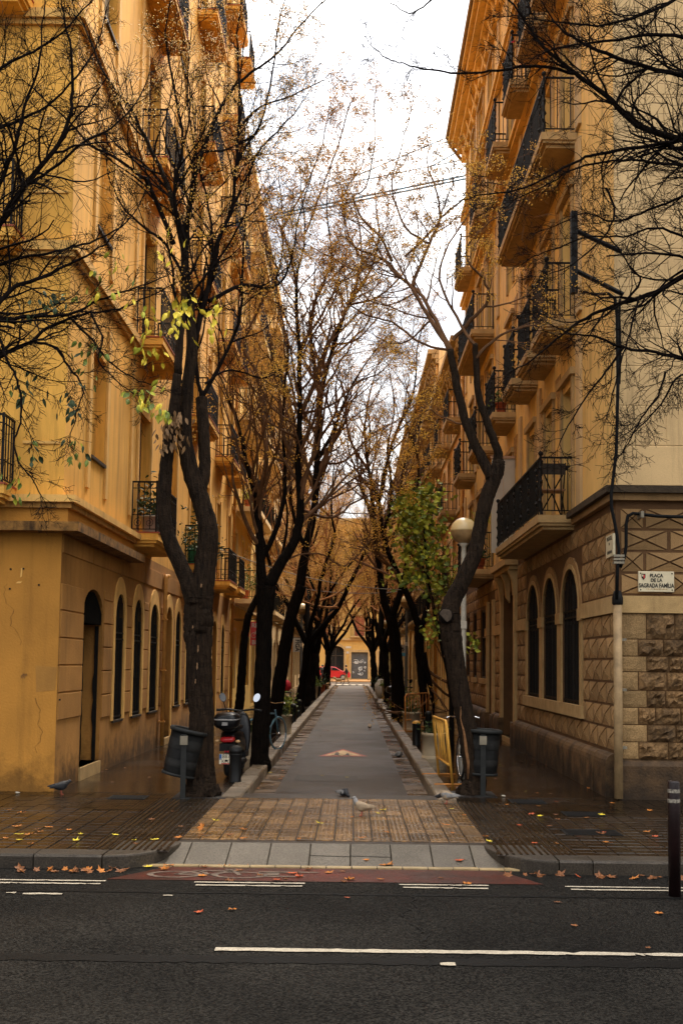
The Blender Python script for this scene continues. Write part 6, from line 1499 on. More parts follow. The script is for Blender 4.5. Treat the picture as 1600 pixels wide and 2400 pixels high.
# ---- bicycles
def bicycle(loc, rz, label, fm, tm_, tilt=.08):
    t = thing('bicycle', label, 'bicycle', loc, rz, 'bicycles leaning in the passage')
    for y in (0, 1.02):
        w = MB(); R_ = .34; w.tube([(0, y + R_ * math.cos(q), R_ + R_ * math.sin(q)) for q in [2 * PI * i / 28 for i in range(29)]], .019, 6); wo = w.build('wheel', tm_, t, True, True)
        s_ = MB()
        for i in range(14): q = 2 * PI * i / 14; s_.tube([(0, y, R_), (0, y + R_ * math.cos(q), R_ + R_ * math.sin(q))], .0018, 3, False)
        s_.tube([(-.04, y, R_), (.04, y, R_)], .02, 8); s_.tube([(0, y + (R_ - .028) * math.cos(q), R_ + (R_ - .028) * math.sin(q)) for q in [2 * PI * i / 28 for i in range(29)]], .009, 5); link('spokes', s_.mesh('spokes', CHROME, True), wo)
    A_, B_, C_, D_ = (0, .42, .30), (0, .30, .78), (0, .90, .76), (0, 0, .34); f = MB()
    for a, b in ((A_, B_), (B_, C_), (A_, (0, .92, .66)), (A_, D_), (D_, B_), ((0, .88, .84), (0, 1.02, .34))): f.tube([a, b], .017, 7)
    f.build('frame', fm, t, True, True)
    MB().tube([(0, .30, .78), (0, .27, .92)], .013, 6).build('seat_post', CHROME, t, True, True)
    MB().prism([(-.02, .40), (.02, .40), (.035, .25), (.075, .17), (.05, .12), (-.05, .12), (-.075, .17), (-.035, .25)], lambda a, b, w: (a, b, w), .92, .965).build('saddle', RUBBER, t, local=True)
    MB().tube([(-.27, .80, .98), (-.2, .90, 1.0), (0, .88, .97), (.2, .90, 1.0), (.27, .80, .98)], .012, 7).build('handlebar', CHROME, t, True, True)
    ch = MB().lathe([(.085, -.006), (.085, .006)], 18); ch.v = [(.04 + v[2], .42 + v[0], .30 + v[1]) for v in ch.v]; ch.build('chainring', GREYIRON, t, local=True)
    MB().tube([(.05, .42, .30), (.07, .5, .16), (.14, .5, .15)], .009, 5).build('pedal', GREYIRON, t, True, True)
bicycle((-2.0, 23.2, 0), -.45, 'bicycle with pale blue tyres behind the dark forked tree', mat('blue_frame', (.06, .13, .17), .4), mat('blue_tyre', (.08, .17, .21), .6))
bicycle((1.86, 17.6, 0), .08, 'dark bicycle locked to the lamp behind the yellow barrier', IRON, RUBBER)

# ---- signs
sg_ = thing('street_sign', 'cream enamel plaque reading PLACA DE LA SAGRADA FAMILIA on the right corner', 'sign', (4.26, 15.97, 3.15))
c0, c1 = wy(1494, 1339, 15.955), wy(1578, 1388, 15.955); cx_, cz_ = (c0.x + c1.x) / 2, (c0.z + c1.z) / 2; hw, hh = (c1.x - c0.x) / 2, (c0.z - c1.z) / 2
bevel(MB().box(cx_ - hw, cx_ + hw, 15.935, 15.975, cz_ - hh, cz_ + hh).build('plate', SIGNW, sg_), .006, 2)
def st(s, size, dx, dz, m=INK, sx=1, bold=0.0): return text_part(s, size, sg_, frame_mtx((cx_ + dx, 15.932, cz_ + dz), (1, 0, 0), (0, 0, 1)), m, sx=sx, ext=.0015, bold=bold)
st('PLAÇA', .068, 0, hh * .58, sx=.9, bold=.002); st('DE LA', .068, 0, hh * .12, sx=.9, bold=.002); st('SAGRADA FAMÍLIA', .082, 0, -hh * .40, sx=.72, bold=.002)
rg = random.Random(3)
for i in range(14): x_ = cx_ - hw * .55 + i * hw * .085; MB().box(x_, x_ + rg.uniform(.004, .012), 15.931, 15.934, cz_ - hh * .78, cz_ - hh * .78 + rg.uniform(.008, .02)).build('worn_letter', LEDGE, sg_)
cr = MB().prism([(cx_ - hw * .72 + a, cz_ + hh * .45 + b) for a, b in ((-.028, .045), (.028, .045), (.028, -.01), (0, -.045), (-.028, -.01))], lambda a, b, w: (a, w, b), 15.931, 15.934).build('crest', GREYIRON, sg_)
link('crest_quarter', MB().box(cx_ - hw * .72, cx_ - hw * .72 + .02, 15.9295, 15.931, cz_ + hh * .45 - .02, cz_ + hh * .45 + .03).mesh('crest_quarter', REDSIGN), cr); link('crest_quarter', MB().box(cx_ - hw * .72 - .022, cx_ - hw * .72 - .003, 15.9295, 15.931, cz_ + hh * .45 + .005, cz_ + hh * .45 + .032).mesh('crest_quarter', SIGNW), cr)
for sx_ in (-1, 1):
    for sz_ in (-1, 1): MB().ball((cx_ + sx_ * hw * .88, 15.933, cz_ + sz_ * hh * .8), .010, 8, 5, 1, .5, 1).build('screw', IRON, sg_, True)
s2 = thing('street_sign', 'narrow cream street name plaque on the passage side of the right corner', 'sign', (XR, 16.5, 3.6))
q0, q1 = wx(1421, 1258, XR - .03), wx(1438, 1302, XR - .03); yn, yf = min(q0.y, q1.y), max(q0.y, q1.y); zt, zb = max(q0.z, q1.z), min(q0.z, q1.z)
MB().box(XR - .045, XR - .012, yn, yf, zb, zt).build('plate', SIGNW, s2)
def st2(s, size, dz, sx): return text_part(s, size, s2, frame_mtx((XR - .047, (yn + yf) / 2, zb + (zt - zb) * dz), (0, -1, 0), (0, 0, 1)), INK, sx=sx, ext=.001)
st2('PASSATGE', .085, .82, .8); st2('DE', .05, .58, 1)
for k_ in range(9): MB().box(XR - .0475, XR - .045, yn + .07 + k_ * (yf - yn - .14) / 9, yn + .07 + (k_ + .55) * (yf - yn - .14) / 9, zb + (zt - zb) * .14, zb + (zt - zb) * (.26 + .04 * (k_ % 2))).build('worn_letter', INK, s2)
# red hanging bicycle sign, partly hidden by a trunk
rs = thing('hanging_sign', 'red hanging shop sign with white bicycle outline on the left wall', 'sign', (-3.2, 38.5, 2.5))
ya = 38.4; a_, b_ = wy(587, 1457, ya), wy(622, 1513, ya)
MB().box(a_.x, b_.x, ya, ya + .06, b_.z, a_.z).build('panel', REDSIGN, rs)
MB().tube([(XL, ya + .03, a_.z + .08), (b_.x, ya + .03, a_.z + .08)], .015, 6).build('arm', IRON, rs)
text_part('RE', .2, rs, frame_mtx((a_.x + .15, ya - .004, a_.z - .13), (1, 0, 0), (0, 0, 1)), WHITE, ext=.003, bold=.006); text_part('BI', .2, rs, frame_mtx((a_.x + .14, ya - .004, b_.z + .1), (1, 0, 0), (0, 0, 1)), WHITE, ext=.003, bold=.006)
by = MB(); zc_ = (a_.z + b_.z) / 2 - .03
for dx in (.12, .36): by.tube([(a_.x + dx + .085 * math.cos(q), ya - .006, zc_ - .03 + .085 * math.sin(q)) for q in [2 * PI * i / 18 for i in range(19)]], .010, 4)
for pa, pb in (((.12, -.03), (.18, .08)), ((.18, .08), (.31, .08)), ((.18, .08), (.23, -.03)), ((.23, -.03), (.31, .08)), ((.31, .08), (.36, -.03)), ((.16, .11), (.21, .11))): by.tube([(a_.x + pa[0], ya - .006, zc_ + pa[1]), (a_.x + pb[0], ya - .006, zc_ + pb[1])], .009, 4)
by.build('bicycle_outline', WHITE, rs)
rs2 = thing('hanging_sign', 'narrow red sign edge beside the bicycle sign on the left wall', 'sign', (-3.6, 40, 2.6)); a_, b_ = wy(578, 1458, 40), wy(584, 1492, 40)
MB().box(a_.x, b_.x, 40, 40.06, b_.z, a_.z).build('panel', REDSIGN, rs2); MB().tube([(XL, 40.03, a_.z + .05), (b_.x, 40.03, a_.z + .05)], .012, 6).build('arm', IRON, rs2); MB().box(a_.x, b_.x, 39.994, 39.999, (a_.z + b_.z) / 2 - .03, (a_.z + b_.z) / 2 + .07).build('white_mark', WHITE, rs2)
fs = thing('hanging_sign', 'white hanging sign with black upright letters FIGA on the left', 'sign', (-3.4, 70, 3)); a_, b_ = wy(687, 1495, 70), wy(703, 1528, 70)
MB().box(a_.x, b_.x, 70, 70.08, b_.z, a_.z).build('panel', WHITE, fs); MB().tube([(XL, 70.04, a_.z + .02), (b_.x, 70.04, a_.z + .02)], .02, 6).build('arm', IRON, fs)
text_part('FIGA', .36, fs, frame_mtx(((a_.x + b_.x) / 2 + .04, 69.995, (a_.z + b_.z) / 2 - .03), (0, 0, -1), (1, 0, 0)), INK, ext=.003, bold=.01, sx=.95)
hs = thing('hand_sign', 'white sign with a black hand mark and blue foot on the right lamp pole', 'sign', (1.7, 38.9, 2)); a_, b_ = wy(936, 1511, 38.85), wy(949, 1538, 38.85)
MB().box(a_.x, b_.x, 38.85, 38.88, b_.z, a_.z).build('plate', WHITE, hs); MB().box(a_.x, b_.x, 38.845, 38.849, b_.z, b_.z + (a_.z - b_.z) * .3).build('blue_band', mat('sky_blue_print', (.10, .35, .5), .5), hs)
hm = MB(); cxh, czh = (a_.x + b_.x) / 2, a_.z - (a_.z - b_.z) * .4
hm.tube(spiral((cxh, 38.846, czh), .055, .8, (1, 0, 0), (0, 0, 1), 12, 1, -1.5), .016, 5)
for k in range(4): hm.tube([(cxh - .03 + k * .018, 38.846, czh + .03), (cxh - .045 + k * .03, 38.846, czh + .1 - abs(k - 1.5) * .012)], .007, 4)
hm.build('hand_mark', INK, hs)
ps = thing('poster_board', 'lime yellow poster board with scribbled lettering on the left pavement', 'board', (-2.6, 44, 0)); a_, b_ = wy(661, 1634, 43.5), wy(685, 1668, 43.5)
MB().box(a_.x, b_.x, 43.5, 43.53, b_.z, a_.z).build('board', POSTER, ps)
for s in (0.05, .33): MB().box(a_.x + s, a_.x + s + .03, 43.53, 43.56, 0, b_.z + .05).build('leg', IRON, ps)
rg = random.Random(21); sc2 = MB()
for i in range(14): sc2.tube(spiral((rg.uniform(a_.x + .05, b_.x - .05), 43.497, rg.uniform(b_.z + .05, a_.z - .05)), rg.uniform(.02, .06), rg.uniform(.4, 1.1), (1, 0, 0), (0, 0, 1), 8, rg.choice((-1, 1)), rg.uniform(0, 6)), .007, 3)
sc2.build('scribble', mat('orange_ink', (.5, .16, .02), .6), ps)

# ---- bundles, sack, boxes down the pavement
def lump(name, label, cat, loc, sx, sy, sz, m, seed):
    rg = random.Random(seed); mb = MB().ball((0, 0, 0), 1, 12, 8); mb.v = [(v[0] * sx * rg.uniform(.85, 1.12), v[1] * sy * rg.uniform(.85, 1.12), max(-.95, v[2]) * sz * rg.uniform(.93, 1.06) + sz * .95) for v in mb.v]
    o = mb.build(name, m, None, True); o.location = loc; tag(o, label, cat); return o
stool = thing('stool', 'low dark stool holding the red bundle on the left pavement', 'stool', (-2.7, 46, 0))
MB().box(-.24, .24, -.22, .22, .58, .63).build('seat', DARKWOOD, stool, local=True)
for sx_ in (-1, 1):
    for sy_ in (-1, 1): MB().box(sx_ * .2 - .02, sx_ * .2 + .02, sy_ * .18 - .02, sy_ * .18 + .02, 0, .58).build('leg', DARKWOOD, stool, local=True)
lump('cloth_bundle', 'red cloth bundle behind the lime poster on the left', 'bundle', (-2.7, 46, .63), .24, .2, .26, CLOTHR, 1)
lump('rubble_sack', 'crumpled white rubble sack standing by the right kerb', 'sack', (1.5, 60.5, 0), .32, .3, .52, SACK, 2)
for i, (x_, y_, w_, lb) in enumerate(((-1.95, 80, .45, 'larger cardboard box on the far left pavement'), (-1.75, 77.5, .3, 'smaller cardboard box by the far left kerb'))):
    bx = MB(); bx.box(-w_ / 2, w_ / 2, -w_ / 2, w_ / 2, 0, w_ * .8); o = bx.build('cardboard_box', CARD); o.location = (x_, y_, 0); o.rotation_euler = (0, 0, .5 + i); tag(o, lb, 'box')
    fl = MB(); 
    for s in (-1, 1): fl.hexa([(s * w_ / 2, -w_ / 2, w_ * .8), (s * w_ / 2, w_ / 2, w_ * .8), (s * w_ * .75, w_ / 2, w_ * .95), (s * w_ * .75, -w_ / 2, w_ * .95), (s * w_ / 2, -w_ / 2, w_ * .81), (s * w_ / 2, w_ / 2, w_ * .81), (s * w_ * .75, w_ / 2, w_ * .96), (s * w_ * .75, -w_ / 2, w_ * .96)])
    link('flap', fl.mesh('flap', CARD), o)

# ---- red car across the far street
car = thing('parked_car', 'red hatchback parked across the far end of the passage', 'car', (-2.3, 120.5, -.02))
prof = [(-2.05, .28), (-2.1, .62), (-1.95, .92), (-1.2, 1.0), (-.45, 1.40), (.9, 1.46), (1.6, 1.30), (1.98, .95), (2.05, .6), (2.02, .28)]; prof = [(-a, b) for a, b in prof]
body = MB().prism(prof, lambda a, b, w: (a, w * (1 - .12 * max(0, b - .95) / .5), b), -.85, .85).build('body', CARRED, car, local=True); bevel(body, .06, 2)
for gpz in ([(.42, 1.33), (.98, 1.02), (.12, 1.02), (.12, 1.36)], [(.04, 1.36), (.04, 1.02), (-.85, 1.02), (-.8, 1.38)], [(-.92, 1.36), (-.95, 1.02), (-1.55, 1.05), (-1.4, 1.26)]):
    MB().prism(gpz, lambda a, b, w: (a, w, b), -.80, -.76 if False else -.862).build('window', GLASS, car, local=True)
for x_ in (-1.3, 1.3):
    w = MB().lathe([(.2, -.1), (.31, -.1), (.31, .1), (.2, .1), (.2, -.1)], 22, cap=False); w.v = [(x_ + v[0], -.78 + v[2], .31 + v[1]) for v in w.v]; wo = w.build('wheel', RUBBER, car, True, True)
    h = MB().lathe([(.2, -.09), (.05, -.11), (.001, -.11)], 16, cap=False); h.v = [(x_ + v[0], -.78 + v[2], .31 + v[1]) for v in h.v]; link('rim', h.mesh('rim', GREYP), wo)
    w = MB().lathe([(.02, -.1), (.31, -.1), (.31, .1), (.02, .1)], 22); w.v = [(x_ + v[0], .74 + v[2], .31 + v[1]) for v in w.v]; w.build('wheel', RUBBER, car, True, True)
MB().box(1.95, 2.08, -.7, -.45, .62, .76).build('headlight', GREYP, car, local=True); MB().box(-2.1, -1.97, -.75, -.5, .7, .95).build('tail_light', REDLENS, car, local=True)

# ---- people at the far crossing
def person(loc, rz, label, stride, jacket, trousers, hair, bag=None, h=1.7, arms=.25):
    t = thing('person', label, 'person', loc, rz, 'people at the far crossing')     # walks along local +X
    k = h / 1.72
    V = [(0, 0, .92), (0, 0, 1.12), (.02, 0, 1.36), (.03, 0, 1.48), (.05, 0, 1.56), (.055, 0, 1.66),
         (.0, -.09, .88), (stride * .5, -.10, .48), (stride * .75, -.10, .08), (stride * .75 + .14, -.10, .03),
         (.0, .09, .88), (-stride * .25, .10, .48), (-stride * .85, .10, .10), (-stride * .85 + .13, .10, .04),
         (.02, -.19, 1.38), (-arms * .6, -.24, 1.12), (-arms * .2, -.25, .90), (.02, .19, 1.38), (arms * .6, .24, 1.12), (arms * 1.1, .24, .95)]
    Ed = [(0, 1), (1, 2), (2, 3), (3, 4), (4, 5), (0, 6), (6, 7), (7, 8), (8, 9), (0, 10), (10, 11), (11, 12), (12, 13), (2, 14), (14, 15), (15, 16), (2, 17), (17, 18), (18, 19)]
    Rr = [.15, .14, .16, .06, .085, .09, .095, .065, .045, .035, .095, .065, .045, .035, .065, .05, .04, .065, .05, .04]
    me = bpy.data.meshes.new('body'); me.from_pydata([tuple(Vector(v) * k) for v in V], Ed, []); o = bpy.data.objects.new('body', me); col.objects.link(o)
    sk = o.modifiers.new('s', 'SKIN'); o.modifiers.new('u', 'SUBSURF').levels = 1
    for i, r in enumerate(Rr): me.skin_vertices[0].data[i].radius = (r * k, r * k * (.8 if i < 3 else 1)); me.skin_vertices[0].data[i].use_root = (i == 0)
    m2 = bpy.data.meshes.new_from_object(o.evaluated_get(bpy.context.evaluated_depsgraph_get())); bpy.data.objects.remove(o)
    m2.materials.clear()
    for m_ in (jacket, trousers, SKIN, RUBBER): m2.materials.append(m_)
    for p in m2.polygons:
        c = p.center / k; p.material_index = 2 if c.z > 1.46 or (abs(c.y) > .2 and c.z < .97 and c.z > .8) else 3 if c.z < .1 else 1 if c.z < .9 else 0; p.use_smooth = True
    link('body', m2, t, True)
    MB().ball((.04 * k, 0, 1.66 * k), .108 * k, 12, 8, 1, .95, 1.02).build('hair', hair, t, True, True)
    MB().ball((.105 * k, 0, 1.60 * k), .07 * k, 10, 8, .8, .9, 1.15).build('face', SKIN, t, True, True)
    if bag: MB().ball((-.17 * k, 0, 1.2 * k), .2 * k, 10, 8, .6, .8, 1.1).build('rucksack', bag, t, True, True)
HAIRD = mat('dark_hair', (.012, .009, .007), .6)
person((-2.75, 103, -.1), 0, 'person in dark clothes striding across the far crossing', .42, CLOTHD, CLOTHD, HAIRD)
person((-.55, 104.5, -.1), PI, 'person in black coat and khaki trousers walking left at the far crossing', .3, CLOTHD, CLOTHK, HAIRD)
person((5.2, 117.5, -.02), PI, 'person with blue rucksack before the sprayed garage door', .08, SACK, CLOTHD, HAIRD, CLOTHB)
dog = thing('dog', 'small brown dog walking beside the person in khaki trousers', 'dog', (-1.25, 104.3, -.1), PI)
db = MB(); loft(db, [(-.3, .36, .05, .06), (-.24, .37, .1, .11), (0, .36, .1, .1), (.22, .37, .11, .13), (.3, .4, .06, .08)]); db.v = [(v[1], v[0], v[2]) for v in db.v]
db.tube([(.26, 0, .42), (.36, 0, .54), (.42, 0, .57), (.54, 0, .53)], [.08, .07, .08, .03], 8); db.tube([(-.28, 0, .4), (-.42, 0, .52), (-.48, 0, .6)], [.035, .025, .01], 6)
for x_, s in ((.2, 1), (.2, -1), (-.2, 1), (-.2, -1)): db.tube([(x_, s * .07, .36), (x_ + (.03 if x_ > 0 else -.05), s * .07, .2), (x_ + .02 * s, s * .07, .02)], [.055, .035, .025], 6)
for s in (-1, 1): db.tube([(.40, s * .05, .62), (.37, s * .09, .54)], [.02, .03], 5)
db.build('body', CLOTHK, dog, True, True)

# ---- pigeons
def pigeon(loc, rz, label, body, wing, neck, peck=0.0, s=1.0):
    t = thing('pigeon', label, 'pigeon', loc, rz, 'pigeons on the ground'); t.scale = (s * .8, s * .8, s * .8)          # faces local +X
    b = MB(); loft(b, [(-.17, .10, .018, .006), (-.11, .112, .03, .016), (-.07, .12, .048, .045), (0, .125, .066, .066), (.05, .135, .06, .064), (.09, .155, .038, .045)]); b.v = [(v[1], v[0], v[2]) for v in b.v]; b.build('body', body, t, True, True)
    hz = .235 - .17 * peck; hx = .10 + .06 * peck
    MB().tube([(.06, 0, .15), (.09, 0, .19 - .08 * peck), (hx, 0, hz)], [.05, .036, .026], 10).build('neck', neck, t, True, True)
    MB().ball((hx + .008, 0, hz + .004), .027, 10, 8, 1.15, .9, .95).build('head', neck, t, True, True); MB().tube([(hx + .03, 0, hz), (hx + .058, 0, hz - .012)], [.008, .002], 6).build('beak', IRON, t, True, True)
    for q in (-1, 1):
        w = MB(); loft(w, [(-.19, .125, .006, .008), (-.1, .13, .010, .026), (0, .135, .012, .04), (.07, .14, .008, .026)]); w.v = [(v[1], v[0] + q * .052, v[2]) for v in w.v]; w.build('wing', wing, t, True, True)
        MB().tube([(.0, q * .022, .085), (.005, q * .024, .03), (0, q * .024, .006), (.035, q * .026, .004)], .0055, 5).build('leg', PINK, t, True, True)
for (px, py, z, rz, lb, bo, wi, ne, pk, s) in ((848, 1912, 0, PI - .2, 'pale brown pigeon walking on the tiled crossing', BIRDW, BIRDW, BIRDG, 0, 1.1), (805, 1874, -.06, -1.0, 'dark pigeon pecking beside the drain grate', BIRDD, BIRDG, BIRDD, .9, 1.0), (1047, 1884, 0, PI - .4, 'grey and white pigeon at the end of the right kerb', BIRDW, BIRDG, BIRDD, .8, 1.1), (866, 1711, ZP, 1.6, 'white pigeon far down the passage road', BIRDW, BIRDW, BIRDW, .6, 1.1), (934, 1781, ZP, 1.2, 'dark pigeon in the right gutter', BIRDD, BIRDG, BIRDD, .6, 1.1), (143, 1862, 0, .6, 'black pigeon huddled at the foot of the left corner', BIRDD, BIRDD, BIRDD, .3, 1.15)):
    p = gp(px, py, z); pigeon((p.x, p.y, z), rz, lb, bo, wi, ne, pk, s)

# ---- fallen leaves: five-lobed, each one an object
def maple(name, m, seed, up=False):
    rg = random.Random(seed); P = []
    for k in range(5):
        a0 = -PI / 2 + 2 * PI * (k + .5) / 5 + rg.uniform(-.1, .1); P.append((a0 - .3, .66 + rg.uniform(-.06, .06))); P.append((a0 - .14, .70 + rg.uniform(-.06, .06))); P.append((a0, (1.0, .85, 1.0, .85, .8)[k] * rg.uniform(.9, 1.1))); P.append((a0 + .14, .70 + rg.uniform(-.06, .06))); P.append((a0 + .3, .66 + rg.uniform(-.06, .06))); P.append((a0 + .63, .42))
    mb = MB(); mb.v.append((0, 0, .012)); 
    for a, r in P: mb.v.append((r * math.cos(a), r * math.sin(a), (.55 if up else .25) * r * r * rg.uniform(.2, 1) * rg.choice((.2, 1, 1))))
    n = len(P)
    for i in range(n): mb.f.append((0, 1 + i, 1 + (i + 1) % n))
    mb.tube([(0, 0, .012), (.1, -.5, .05), (.05, -.95, .08)], .022, 3)
    return mb.mesh(name, m)
mm = {k: [maple('fallen_leaf', m, i + 10 * j, i == 1) for i in range(3)] for j, (k, m) in enumerate((('o', LEAFO), ('r', LEAFR), ('b', LEAFB), ('y', LEAFY)))}
LG = {}
def fallen(p, z, s, kind, label, up=0.0):
    cw = {'o': 'orange', 'r': 'red', 'b': 'brown', 'y': 'yellow'}[kind]; label = cw + ' ' + label.replace('orange brown ', '').replace('orange ', '').replace('bright ', '').replace('curled ', 'curled ')
    o = link('fallen_leaf', random.choice(mm[kind]), None, loc=(p[0], p[1], z), rot=(up + random.uniform(-.12, .12), random.uniform(-.12, .12), random.uniform(0, 6.28)) if not up else (up * random.uniform(.4, 1.4), random.uniform(-.5, .5), random.uniform(-1.2, 1.2)), scale=(s * .82, s * .82, s * .82))
    tag(o, label, 'leaf', label.replace('fallen ', '') if False else 'leaves: ' + label)
random.seed(90)
def spread_(px0, px1, py0, py1, n, z, s0, s1, kinds_, label, up=0.0):
    for _ in range(n):
        p = gp(random.uniform(px0, px1), random.uniform(py0, py1), z); fallen((p.x, p.y), z + .012, random.uniform(s0, s1), random.choice(kinds_), label, up if random.random() < .6 else 0.0)
def spread_xy(x0, x1, y0, y1, n, z, s0, s1, kinds_, label, up=0.0):
    for _ in range(n): fallen((random.uniform(x0, x1), random.uniform(y0, y1)), z + .012, random.uniform(s0, s1), random.choice(kinds_), label, up if random.random() < .6 else 0.0)
spread_xy(-3.3, -2.1, 10.68, 10.88, 22, ZR, .035, .085, 'obbb', 'orange maple leaf in the gutter against the left kerb', .4)
spread_xy(-2.3, -1.2, 10.85, 11.1, 7, ZR, .05, .08, 'oby', 'maple leaf in the gutter left of the granite ramp')
spread_xy(1.3, 3.2, 10.70, 10.86, 22, ZR, .03, .08, 'obbbr', 'orange brown maple leaf in the gutter against the right kerb', .6)
spread_xy(-1.5, 1.3, 10.35, 11.0, 16, ZR, .045, .085, 'oorb', 'maple leaf lying on the red cycle lane')
for (px, py, k, s) in ((527, 2015, 'o', .10), (585, 2017, 'o', .095), (905, 2016, 'o', .11), (858, 2011, 'o', .05), (1076, 2013, 'r', .075), (555, 2020, 'o', .05)):
    p = gp(px, py, -.07); fallen((p.x, p.y), -.05 - (11.6 - p.y) * .25 + .03, s, k, 'bright maple leaf resting on the granite ramp slabs')
spread_(470, 1110, 1895, 1970, 22, 0, .035, .07, 'oooby', 'orange leaf scattered on the tiled crossing'); p = gp(472, 1945); fallen((p.x, p.y), .03, .09, 'o', 'curled orange leaf standing at the left edge of the tiled crossing', .9)
spread_(0, 430, 1895, 1985, 24, 0, .035, .075, 'oobby', 'leaf scattered on the dark tiled pavement at left')
spread_(1130, 1540, 1880, 1985, 24, 0, .035, .075, 'oorby', 'leaf scattered on the dark tiled pavement at right')
spread_(200, 420, 1790, 1870, 8, 0, .03, .05, 'ob', 'leaf on the wet pavement along the left ochre wall')
spread_(1150, 1390, 1780, 1870, 12, 0, .03, .05, 'oby', 'leaf on the wet pavement along the right stone plinth')
spread_(650, 950, 1640, 1860, 14, ZP, .035, .06, 'oby', 'leaf on the passage asphalt'); spread_xy(-1.48, -1.16, 15.7, 34, 26, ZP, .03, .06, 'ooby', 'leaf in the left passage gutter'); spread_xy(.87, 1.17, 15.6, 34, 22, ZP, .03, .06, 'oobr', 'leaf in the right passage gutter')
spread_xy(-3.5, 3.4, 8.0, 10.1, 12, ZR, .03, .055, 'bor', 'small leaf blown onto the dark carriageway')
for (px, py, lb) in ((42, 1860, 'crumpled white paper litter at the foot of the left front wall'), (1180, 1868, 'small white litter scrap behind the right bin')):
    p = gp(px, py); mb = MB(); rg = random.Random(px); mb.ball((0, 0, .015), .022, 8, 5, 1.6, .8, .45); mb.v = [(v[0] * rg.uniform(.6, 1.2), v[1] * rg.uniform(.6, 1.2), max(.002, v[2] * rg.uniform(.5, 1.3))) for v in mb.v]; o = mb.build('paper_litter', WHITE); o.location = (p.x, p.y, 0); tag(o, lb, 'litter')

# ---- things on the balconies
def pot_plant(loc, label, r, h, m, fol, n, bush, seed, L=.11, W=.045):
    t = thing('potted_plant', label, 'plant pot', loc)
    MB().lathe([(r * .7, 0), (r, h * .9), (r + .015, h * .9), (r + .015, h), (r - .02, h), (r - .03, h - .03), (.001, h - .03)], 16, cap=False).build('pot', m, t, True, True)
    lf = MB(); rg = random.Random(seed)
    for _ in range(n): leaf_into(lf, Vector((rg.gauss(0, bush[0]), rg.gauss(0, bush[1]), h + abs(rg.gauss(0, bush[2])))), L * rg.uniform(.7, 1.3), W, rg, False)
    lf.build('foliage', fol, t, kind='stuff', local=True)
pot_plant((XL + .26, 21.5, 4.23), 'dark leafed plant in a big white pot on the nearest left balcony', .2, .36, WHITE, LEAFDK, 260, (.15, .3, .28), 1)
pot_plant((XL + .3, 28.2, 4.23), 'glossy hedge plant on the second left balcony', .17, .3, GREEN, LEAFDK, 700, (.22, .9, .4), 2)
pot_plant((XL + .3, 39.8, 4.05), 'green bush on the long concrete balcony at left', .2, .3, TERRA, LEAFG, 420, (.3, .8, .4), 3)
pot_plant((XL + .4, 39.6, 7.25), 'small green pot on the second concrete balcony', .14, .28, TERRA, LEAFLG, 120, (.12, .2, .15), 4)
pot_plant((XL + .4, 42.6, 7.25), 'trailing plant further along the second concrete balcony', .14, .28, CREAM, LEAFG, 300, (.2, .6, .25), 14)
pot_plant((XL + .4, 44, 10.45), 'leafy pot on the third concrete balcony', .16, .3, TERRA, LEAFG, 240, (.2, .5, .3), 15)
pot_plant((XR - .36, 30.5, 4.40), 'dark shrub in a red window box on the right balcony', .2, .3, TERRA, LEAFDK, 260, (.16, .3, .2), 5)
pot_plant((XR - .3, 30.2, 5.42), 'spider plant in a red pot hung on the right balcony rail', .13, .24, TERRA, LEAFLG, 120, (.09, .09, .12), 6, .22, .02)
pot_plant((XR - .3, 25.9 + .4, 10.95 - 3.2), 'green plant on a small balcony of the right building', .13, .25, TERRA, LEAFG, 90, (.1, .2, .15), 7)
pot_plant((XR - .4, 41, 4.25), 'ivy tumbling over a balcony beside the lamp on the right', .2, .25, TERRA, LEAFLG, 900, (.35, 1.2, .3), 8)
wb = thing('water_butt', 'green plastic crate on the second left balcony', 'crate', (XL + .22, 27.85, 4.23)); MB().box(-.14, .14, -.15, .15, 0, .42).build('shell', GREEN, wb, local=True)
for z in (.1, .22, .34): MB().box(-.15, .15, -.16, .16, z, z + .025).build('rib', GREEN, wb, local=True)
shp = thing('folding_shutter', 'white panelled folding shutter sticking out over the right balcony', 'shutter', (3.45, 26, 4.4))
for x0_, x1_ in ((3.17, 3.44), (3.45, 3.715)):
    lf_ = MB().box(x0_, x1_, 26.0, 26.05, 4.42, 6.62).build('leaf', WHITE, shp)
    for z0, z1 in ((4.5, 5.05), (5.12, 5.8), (5.87, 6.54)): link('panel', MB().box(x0_ + .045, x1_ - .045, 25.985, 25.999, z0, z1).mesh('panel', WHITE), lf_)
MB().box(3.15, 3.72, 25.97, 26.08, 6.62, 6.68).build('head_rail', mat('pink_rail', (.4, .25, .16), .6), shp)
tb = thing('balcony_table', 'dark folding table with stacked chairs on the first right balcony', 'table', (3.42, 19.45, 4.385))
MB().box(-.27, .27, -.25, .25, .86, .885).build('table_top', DARKWOOD, tb, local=True)
for a in (-1, 1): MB().tube([(a * .22, -.2, .86), (-a * .22, .2, 0.005)], .013, 6).build('leg', IRON, tb, True, True)
bc = thing('folding_chair', 'folding chair with dark back on the first right balcony', 'chair', (3.38, 19.25, 4.385))
MB().box(-.2, .2, -.19, .19, .43, .455).build('seat', mat('worn_wood', (.30, .16, .08), .7), bc, local=True)
for z in (.70, .80): MB().box(-.2, .2, -.2, -.18, z, z + .09).build('backrest', DARKWOOD, bc, local=True)
for s in (-1, 1): MB().tube([(s * .2, -.2, .9), (s * .2, .2, .005)], .011, 6).build('leg', IRON, bc, True, True); MB().tube([(s * .19, .18, .45), (s * .19, -.2, .005)], .011, 6).build('leg', IRON, bc, True, True)
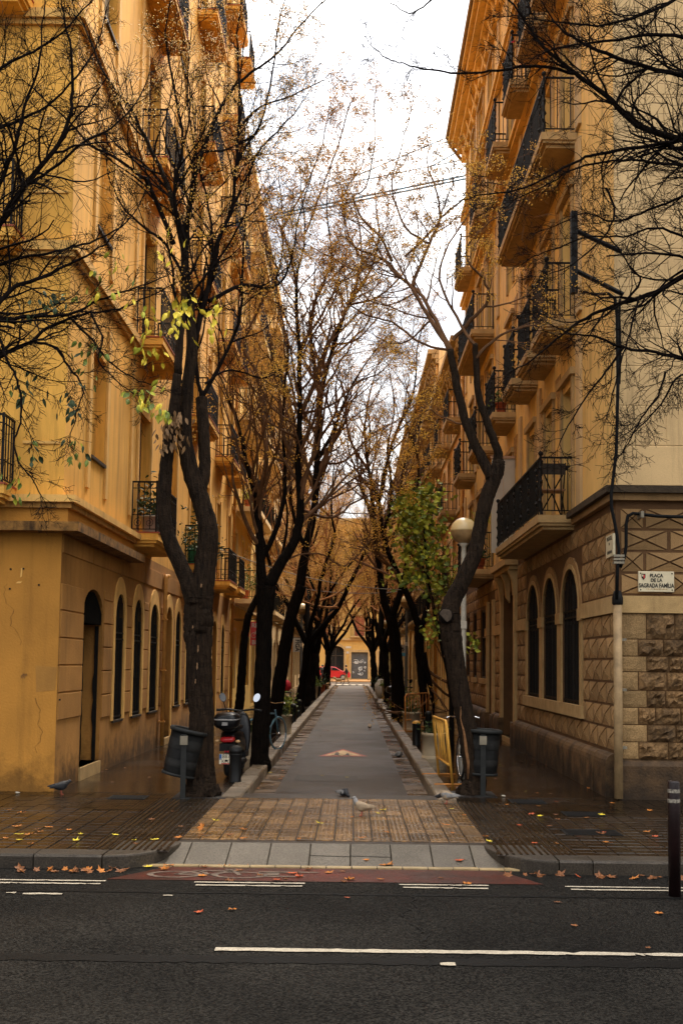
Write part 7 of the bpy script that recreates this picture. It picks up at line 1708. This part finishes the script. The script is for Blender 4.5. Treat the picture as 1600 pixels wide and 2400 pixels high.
pot_plant((XR - .3, 22.5, 14.22), 'red geranium pot on an upper right balcony', .14, .24, TERRA, mat('red_bloom', (.5, .02, .05), .6), 70, (.1, .15, .1), 9)

# ---- cables across the passage, tower crane behind
for i, (a, b, sag, lb) in enumerate(((((-4.0, 34, 5.2)), (3.6, 36, 4.3), .5, 'thin sagging cable slung across the passage above the lamps'), ((-4.0, 45, 5.2), (3.6, 43, 4.9), .5, 'second sagging cable across the passage, farther back'))):
    a, b = Vector(a), Vector(b); pts = [a.lerp(b, k / 14) - Vector((0, 0, sag * 4 * (k / 14) * (1 - k / 14))) for k in range(15)]
    o = MB().tube(pts, .012, 5).build('overhead_cable', mat('grey_cable', (.2, .17, .14), .6), None, True); tag(o, lb, 'cable')
cr = thing('tower_crane', 'pale blue lattice crane jib crossing the sky behind the buildings', 'crane', (60, 220, 0))
j0, j1 = wy(560, 520, 220), wy(1160, 397, 220); up = Vector((0, 0, 3.4)); dv = (j1 - j0)
jib = MB(); n = 34; jib.tube([j0, j1 + dv * .7], .2, 5); jib.tube([j0 + Vector((0, 1.6, 0)), j1 + dv * .7 + Vector((0, 1.6, 0))], .2, 5); jib.tube([j0 + up, j1 + dv * .7 + up], .11, 5)
for k in range(int(n * 1.6)): p = j0 + dv * (k / n); q = j0 + dv * ((k + .5) / n) + up * .95; r_ = j0 + dv * ((k + 1) / n); jib.tube([p, q], .05, 4, False); jib.tube([q, r_], .05, 4, False)
jib.build('jib', BLUEST, cr)
pk = j1 + dv * .45; tie = MB(); tie.tube([j0 + dv * .35 + up, pk + Vector((0, 0, 16))], .12, 4); tie.tube([j0 + dv * .75 + up, pk + Vector((0, 0, 16))], .12, 4); tie.build('tie_bar', BLUEST, cr)
ms = MB(); 
for dx, dy in ((0, 0), (2, 0), (0, 2), (2, 2)): ms.tube([(pk.x + dx, 220 + dy, -.2), (pk.x + dx, 220 + dy, pk.z + 16)], .15, 4)
for k in range(50):
    z = k * (pk.z / 50); ms.tube([(pk.x, 220, z), (pk.x + 2, 220, z + pk.z / 50)], .08, 3, False); ms.tube([(pk.x + 2, 222, z), (pk.x, 222, z + pk.z / 50)], .08, 3, False)
ms.build('mast', BLUEST, cr)
